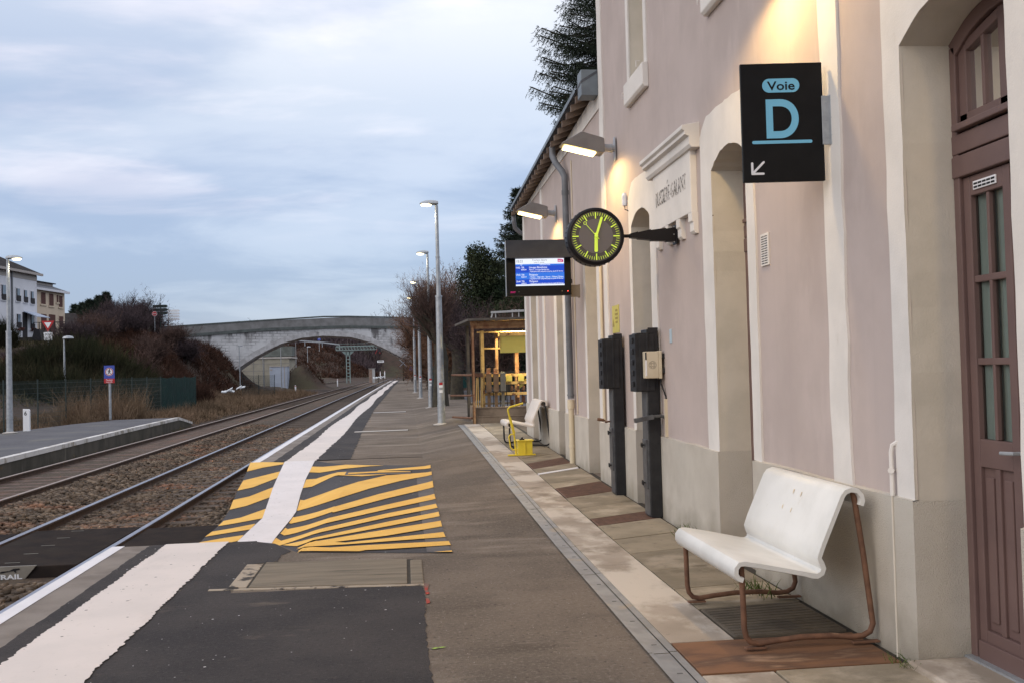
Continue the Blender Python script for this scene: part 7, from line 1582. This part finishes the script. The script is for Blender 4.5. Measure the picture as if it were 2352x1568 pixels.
def leaf_tree(name, label, base, h, clumps, n, leaf, m='yew', group=None, th=1.0):
    base = Vector(base); t = tree_root(name, label, base, group); b = MB(); b.tube([base+Vector((0, 0, -.4)), base+Vector((.1, 0, h*.6)), base+Vector((0, 0, h*.85))], [.2, .13, .04], 8)
    for c, r in clumps: b.tube([base+Vector((0, 0, h*.25)), base+Vector(c)*.6+Vector((0, 0, h*.1)), base+Vector(c)], [.08, .05, .02], 5)
    b.build('trunk', M['bark'], t, smooth=True); Bs, Ds = [], []
    tot = sum(r[0]*r[2] for c, r in clumps)
    for c, r in clumps:
        k = int(n*r[0]*r[2]/tot); d = unit(RNG.normal(size=(k, 3))); rr = RNG.random(k)**.38
        lump = 1+.16*np.sin(d[:, 0]*7+c[0]*3)*np.cos(d[:, 2]*6+c[2]*2)+.1*np.sin(d[:, 1]*11+d[:, 2]*9)
        Bs.append(np.array(base)+np.array(c)+d*np.array(r)*(rr*lump)[:, None]); Ds.append(unit(d*.8+RNG.normal(size=(k, 3))*.8+np.array([0, 0, -.15])))
    Bs, Ds = np.concatenate(Bs), np.concatenate(Ds); n = len(Bs); v, f = blade_mesh(Bs, Ds, RNG.uniform(.7, 1.5, n)*leaf, RNG.uniform(.4, .7, n)*leaf, RNG.normal(size=(n, 3))*.6); np_mesh('crown', v, f, M[m], t); return t
Hs = lambda x, y: float(H(x, y))

# right of the platform
twig_tree('pollard_tree', 'pollard tree with mottled trunk just behind the nearest lamp post', (1.45, 41.3, .03), 2.7, .30, ((-.45, .4, 3.6), (1.15, 1.2, 1.5)), 50, 2000, 'twig', .013, (.5, 1.3), 1.5, fan=True)
twig_tree('pollard_tree', 'second pollard tree standing behind the first one along the platform', (2.7, 52, 0), 2.6, .32, ((-1.0, .5, 3.7), (1.6, 1.5, 1.6)), 50, 2400, 'twigdark', .016, (.6, 1.4), 1.4, fan=True)
p_ = at(1030, 700, 66); twig_tree('bare_tree', 'large russet leafless tree left of the dark evergreen', (p_.x, 66, Hs(p_.x, 66)), 2.2, .3, ((0, 0, 5.0), (2.5, 2.4, 3.7)), 60, 7000, 'twigred', .026, (.7, 1.5), .5)
p_ = at(985, 740, 84); twig_tree('bare_tree', 'brown leafless tree between the lamp posts and the bridge end', (p_.x, 84, Hs(p_.x, 84)), 2.0, .3, ((0, 0, 5.0), (3.0, 2.6, 4.4)), 60, 6500, 'twigred', .028, (.7, 1.4), .5)
p_ = at(965, 760, 104); twig_tree('bare_tree', 'brown leafless tree hanging over the right end of the bridge', (p_.x+.8, 104, Hs(p_.x, 104)), 2.0, .3, ((-.2, 0, 5.4), (3.2, 2.8, 4.2)), 50, 5000, 'twig', .032, (.8, 1.6), .45)
p_ = at(905, 740, 160); twig_tree('bare_tree', 'wispy leafless tree rising behind the right of the bridge', (p_.x, 160, 5.5), 1.5, .2, ((0, 0, 4.0), (4.0, 2.5, 2.6)), 22, 500, 'twigdark', .05, (1.0, 2.0), .5)
p_ = at(572, 740, 175); twig_tree('bare_tree', 'bare crown showing above the middle left of the bridge parapet', (p_.x, 175, 3.5), 3, .2, ((0, 0, 5.0), (2.6, 2.0, 2.4)), 26, 800, 'twigdark', .05, (.9, 1.6), .6)
p_ = at(1106, 700, 58); leaf_tree('evergreen_tree', 'dark rounded evergreen tree left of the departure screen', (p_.x, 58, .8), 8.3, [((0, 0, 3.2), (1.75, 1.5, 2.6)), ((-.25, 0, 5.6), (1.30, 1.2, 2.0)), ((.45, 0, 6.3), (1.0, 1.0, 1.6)), ((-.1, 0, 7.3), (.75, .8, .95)), ((-.55, .2, 7.6), (.22, .3, .45)), ((1.2, .3, 4.0), (1.1, 1.1, 2.0))], 26000, .13)
p_ = at(1165, 730, 54); leaf_tree('evergreen_tree', 'low dark evergreen behind the lever shelter roof', (p_.x, 54, .5), 5.0, [((0, 0, 3.0), (1.8, 1.4, 2.0)), ((-.6, 0, 2.6), (1.3, 1.2, 1.6)), ((1.2, 0, 3.6), (1.6, 1.3, 1.9))], 18000, .13, 'yew')
p_ = at(1196, 700, 66); spruce('spruce_tree', 'dark spruce showing at the far end of the wing roof', (p_.x, 66, .8), 13.0, 4.0, 34, 12, needle=.2, dens=1.0, hang=1.6)
p_ = at(1090, 705, 48); twig_tree('bare_shrub', 'purple brown leafless shrub above the teal fence left of the shelter', (p_.x, 48, .2), 1.2, .14, ((0, 0, 3.2), (1.7, 1.3, 1.3)), 40, 1500, 'twigdark', .022, (.5, 1.1), .6, cat='shrub')
p_ = at(1150, 720, 46); twig_tree('bare_shrub', 'second purple brown leafless shrub, nearer the wing corner', (p_.x, 46, .2), 1.2, .14, ((0, 0, 3.1), (1.7, 1.3, 1.2)), 34, 1200, 'twig', .022, (.5, 1.1), .6, cat='shrub')
p_ = at(1420, 400, 40); spruce('spruce_tree', 'tall spruce with drooping branches rising behind the wing roof', (p_.x+.55, 40, .3), 25.5, 5.4, 34, 14, needle=.10, dens=1.5, power=.55, droop=.5, hang=1.5, step=9, zcut=17.5, zmin=.49)
for i, (px, py, Y, s_) in enumerate(((1015, 800, 78, 1.0), (1050, 800, 76, 1.2), (1000, 815, 90, 1.0), (1090, 790, 79, 1.3), (1140, 790, 80, 1.4), (1190, 790, 82, 1.4))):
    p_ = at(px, py, Y); twig_tree('bank_shrub', ['brown leafless shrub on the right bank, leftmost by the bridge end', 'brown leafless shrub just left of the evergreen foot', 'low brown shrub close to the bridge foot on the right', 'brown shrub directly above the teal fence', 'brown shrub above the teal fence behind the shelter frame', 'brown shrub above the teal fence behind the yellow board'][i], (p_.x, Y, max(.5, Hs(p_.x, Y))), .6, .1, ((0, 0, 1.5), (1.9*s_, 1.5, 1.5*s_)), 40, 1100, ['twig', 'twigdark'][i % 2], .03, (.5, 1.1), .6, group='leafless shrubs on the right bank', cat='shrub')

# left: trees behind the bank
for i, (px, ptop, Y, w_, lab) in enumerate(((207, 688, 118, 2.0, 'dark pine between the cream house and the bare trees, left one'), (228, 679, 122, 2.3, 'tallest dark pine beside the bare trees'), (243, 672, 120, 1.4, 'slim dark spruce touching the bare trees'), (172, 700, 140, 2.0, 'small distant dark conifer right of the cream house'), (190, 695, 138, 2.2, 'distant dark conifer left of the pines'))):
    p_ = at(px, ptop, Y); z0 = 4.5; spruce('conifer_tree', lab, (p_.x, Y, z0), p_.z-z0, w_*1.15, 26, 10, needle=.30, dens=.9, hang=2.0, group='dark conifers behind the left bank', zmin=.15, power=.7)
for i, (px, ptop, Y, rx, lab) in enumerate(((272, 685, 108, 3.6, 'rounded leafless tree right of the dark conifers'), (302, 682, 112, 3.6, 'broad leafless tree in the middle of the left skyline'), (325, 705, 106, 2.8, 'lower leafless tree below the tall sparse one'), (250, 712, 100, 3.0, 'low leafless tree in front of the conifers'))):
    p_ = at(px, ptop, Y); z0 = max(4.8, Hs(p_.x, Y)); h_ = p_.z-z0; twig_tree('bare_tree', lab, (p_.x, Y, z0), h_*.2, .25, ((0, 0, h_*.5), (rx*1.1, rx*.8, h_*.46)), 60, 7000, 'twigdark', .035, (.6, 1.2), .9, group='leafless trees behind the left bank')
p_ = at(340, 655, 103); twig_tree('bare_tree', 'tall sparse leafless tree standing out against the sky left of the bridge', (p_.x, 103, Hs(p_.x, 103)), 2.4, .14, ((.6, 0, 3.6), (1.5, 1.2, 2.4)), 16, 260, 'twigdark', .035, (.9, 1.6), 1.1)
p_ = at(388, 735, 100); twig_tree('bare_shrub', 'thin leafless shrub around the direction boards at the bridge end', (p_.x, 100, Hs(p_.x, 100)), .6, .06, ((0, 0, .6), (1.0, 1.0, .8)), 24, 300, 'twigdark', .03, (.5, 1.0), .9, cat='shrub')

for i, (px, py, Y, s_, m_) in enumerate(((170, 782, 74, 1.0, 'twigdark'), (222, 776, 80, 1.2, 'twig'), (300, 770, 84, 1.3, 'twigdark'), (348, 786, 80, 1.0, 'twig'), (402, 788, 92, .9, 'twig'), (430, 822, 92, .8, 'twigdark'), (330, 822, 70, .9, 'twig'))):
    p_ = at(px, py, Y); z_ = Hs(p_.x, Y); twig_tree('bare_shrub', ['thin bare shrub behind the thin lamp post on the left bank', 'bare brown shrub above the blackest broom bush', 'wide bare shrub in front of the leafless trees', 'bare brown shrub below the stop sign', 'bare brown shrub at the left end of the bridge parapet', 'small dark bare shrub on the slope beside the bridge masonry', 'low bare shrub above the screened end of the left fence'][i], (p_.x, Y, z_), .5, .06, ((0, 0, max(1.0, (p_.z-z_)*.6)), (1.7*s_, 1.3, max(.8, (p_.z-z_)*.55))), 34, 1300, m_, .03, (.5, 1.2), 1.1, group='bare shrubs on the left bank', cat='shrub')
# left bank: strands of broom and bracken
def strands(center, rad, n, hgt, wd, lean=.45, zf_=None):
    a = RNG.uniform(0, 6.283, n); r = np.sqrt(RNG.random(n)); x = center[0]+rad[0]*r*np.cos(a); y = center[1]+rad[1]*r*np.sin(a)
    z = H(x, y)-.1; dome = np.sqrt(np.maximum(.05, 1-r**2*.85)); D = unit(np.stack([np.cos(a)*r*lean+RNG.normal(size=n)*.22, np.sin(a)*r*lean+RNG.normal(size=n)*.22, np.ones(n)], -1))
    lift = RNG.uniform(0, .55, n)*hgt*dome; B_ = np.stack([x, y, z+lift], -1); L = (hgt*dome-lift)*RNG.uniform(.45, 1.30, n)*(.8+.35*np.sin(a*5+center[0])*np.cos(r*7+a*3))
    return blade_mesh(B_, D, np.maximum(.15, L), np.full(n, wd), RNG.normal(size=(n, 3))*.4)
def bush(label, px, py, Y, rad, n, m, wd=.05, name='broom_bush'):
    p_ = at(px, py, Y); x = p_.x; hgt = max(.8, p_.z-Hs(x, Y)); t = thing(name, label, 'bush', (x, Y, Hs(x, Y)), group='dark bushes on the left bank')
    v, f = strands((x, Y), rad, n, hgt, wd); np_mesh('strands', v, f, M[m], t)
    b = MB()
    for k in range(7): a = k*.9; b.tube([(x+.2*math.cos(a), Y+.2*math.sin(a), Hs(x, Y)-.2), (x+rad[0]*.4*math.cos(a), Y+rad[1]*.4*math.sin(a), Hs(x, Y)+hgt*.55)], [.05, .02], 5)
    b.build('stems', M['bark'], t)
bush('dark bush at the left edge above the fence', 25, 818, 58, (2.6, 2.0), 3600, 'broom')
bush('tall dark bush behind the thin lamp post on the left bank', 120, 778, 64, (3.0, 2.5), 5600, 'broom')
bush('blackest broom bush above the prohibition sign', 215, 772, 66, (3.6, 2.6), 8000, 'broom')
bush('olive broom bush right of the blackest one', 275, 790, 68, (2.8, 2.2), 5000, 'gorse')
bush('brown tangled bush below the stop sign', 335, 757, 86, (3.6, 3.2), 7500, 'bracken', .045)
bush('brown tangled bush crowning the bank beside the bridge', 378, 766, 95, (3.2, 3.0), 6000, 'bracken', .045)
bush('brown bush under the leafless trees', 265, 775, 84, (4.2, 3.0), 6500, 'bracken', .045)
bush('grey brown bush below the yield sign', 75, 788, 72, (3.4, 2.4), 3600, 'twigdark', .045)
bush('dark lower bush between the lamp post and the fence', 165, 830, 58, (3.0, 2.0), 4200, 'broom')
bush('low dark bush at the foot of the bank by the fence end', 300, 838, 62, (2.6, 2.0), 3600, 'broom')
bush('russet bush low on the bank above the screened fence', 385, 830, 72, (3.0, 2.4), 4600, 'bracken', .04)
bush('clipped dark bush beside the white house', 2, 722, 78, (1.0, 1.0), 2600, 'broom')
def scatter(name, label, n, xr, yr, hgt, wd, m, keep, lean=.5, ypow=1.0, cat='grass'):
    x = RNG.uniform(*xr, n); y = yr[0]+(yr[1]-yr[0])*RNG.random(n)**ypow; k = keep(x, y); x, y = x[k], y[k]; n = len(x)
    B_ = np.stack([x, y, H(x, y)-.03], -1); D = unit(np.stack([RNG.normal(size=n)*lean, RNG.normal(size=n)*lean, np.ones(n)], -1))
    cl_ = .35+1.5*np.clip(.5+.5*np.sin(x*.9+1.7*np.sin(y*.31))*np.cos(y*.53+1.3*np.sin(x*.7))+.35*np.sin(x*2.3+y*1.9), 0, 1.3)
    v, f = blade_mesh(B_, D, RNG.uniform(.5, 1.3, n)*hgt*cl_, np.full(n, wd), RNG.normal(size=(n, 3))*.7); return tag(np_mesh(name, v, f, M[m]), label, cat, kind='stuff')
scatter('dead_bracken', 'dead brown bracken covering the bank beside the bridge', 42000, (-26, -15.6), (60, 118), .55, .055, 'bracken', lambda x, y: (H(x, y) > .0), .7, cat='bracken')
scatter('dry_grass', 'dry straw coloured grass beyond the end of the opposite platform', 60000, (-17, -9.6), (40, 112), .42, .028, 'drygrass', lambda x, y: (x < -9.8) & (H(x, y) < .6) & ((y > 46.5) | (x < -13.9)), .55, 1.6)
scatter('dry_grass', 'tall dry weeds in front of the fence by the prohibition sign', 8000, (-15.2, -12.4), (42, 52), .95, .020, 'drygrass', lambda x, y: (np.hypot((x+13.6)/1.4, (y-46.5)/4) < 1) & ~((x > -13.0) & (y < 45)), .28)
scatter('bank_grass', 'short olive grass on the slope below the white house', 16000, (-34, -17), (50, 84), .28, .05, 'mossgrass', lambda x, y: H(x, y) > .3, .6)
scatter('mound_bracken', 'brown bracken on the small mound beside the pale blue shed', 2500, (-18, -10), (137.5, 142), .45, .08, 'bracken', lambda x, y: H(x, y) > .1, .7, cat='bracken')
scatter('mound_bracken', 'brown bracken covering the mound beyond the bridge', 16000, (-42, -6), (236, 275), .8, .14, 'bracken', lambda x, y: H(x, y) > .3, .7, cat='bracken')
scatter('trackside_weeds', 'low brown weeds between the dull track and the opposite platform', 9000, (-9.55, -8.5), (14, 70), .16, .014, 'mossgrass', lambda x, y: (x < -8.5) & (x > -9.0-.02*(y-20).clip(0, 30)), .6, 1.4)
scatter('trackside_grass', 'moss and weeds along the rusty rails', 9000, (-8.2, -6.9), (20, 120), .10, .016, 'mossgrass', lambda x, y: np.sin(y*.35+np.sin(x*3))+np.sin(y*.11) > .55, .6, 1.5)
scatter('bank_bracken', 'brown growth on the right bank behind the teal fence', 16000, (3.5, 22), (70, 130), .8, .09, 'bracken', lambda x, y: H(x, y) > .3, .7, cat='bracken')
# wooded hill closing the view
n = 60000; x = RNG.uniform(-110, 90, n); y = 285 + 135*RNG.random(n)**1.6; z = H(x, y); hgt = RNG.uniform(3, 6, n); lift = RNG.random(n)*3.2*(np.abs(x+4) > 5)
lift = np.minimum(lift, np.maximum(0, 15.0-z)); hgt = np.minimum(hgt, np.maximum(.3, (1.2+.043*y-z-lift)/.6))
v, f = blade_mesh(np.stack([x, y, z+lift-.5], -1), unit(np.stack([RNG.normal(size=n)*.35, RNG.normal(size=n)*.35, np.ones(n)], -1)), hgt*.55*(np.abs(x+4) > 4.5)+.2, np.full(n, .30), RNG.normal(size=(n, 3))*.5)
tag(np_mesh('woodland', v, f, M['twigdark']), 'dark leafless woodland on the hill seen under the arch', 'woodland', kind='stuff')
n = 1400; x = RNG.uniform(-150, 150, n); y = RNG.uniform(300, 420, n); k = np.abs(x+4) > 7; x, y = x[k], y[k]; n = len(x)
# grass tufts along the wall
def tuft(label, x, y, z, s, n_=60):
    t = thing('grass_tuft', label, 'grass tuft', (x, y, z)); B_ = np.stack([x+RNG.normal(size=n_)*.05*s, y+RNG.normal(size=n_)*.09*s, np.full(n_, z)], -1)
    v, f = blade_mesh(B_, unit(np.stack([RNG.normal(size=n_)*.5-.2, RNG.normal(size=n_)*.5, np.ones(n_)], -1)), RNG.uniform(.05, .16, n_)*s, np.full(n_, .007*s), RNG.normal(size=(n_, 3))*.8); v = v.copy(); np_mesh('blades', v, f, M['greengrass'], t)
tuft('green grass tuft at the wall base between the near bench and black posts', 2.60, 9.05, .05, 1.0); tuft('green grass tuft under the seat of the near bench', 2.42, 6.72, .04, 1.1); tuft('green weeds at the corner of the doorstep', 2.58, 5.03, .03, .6, 30)
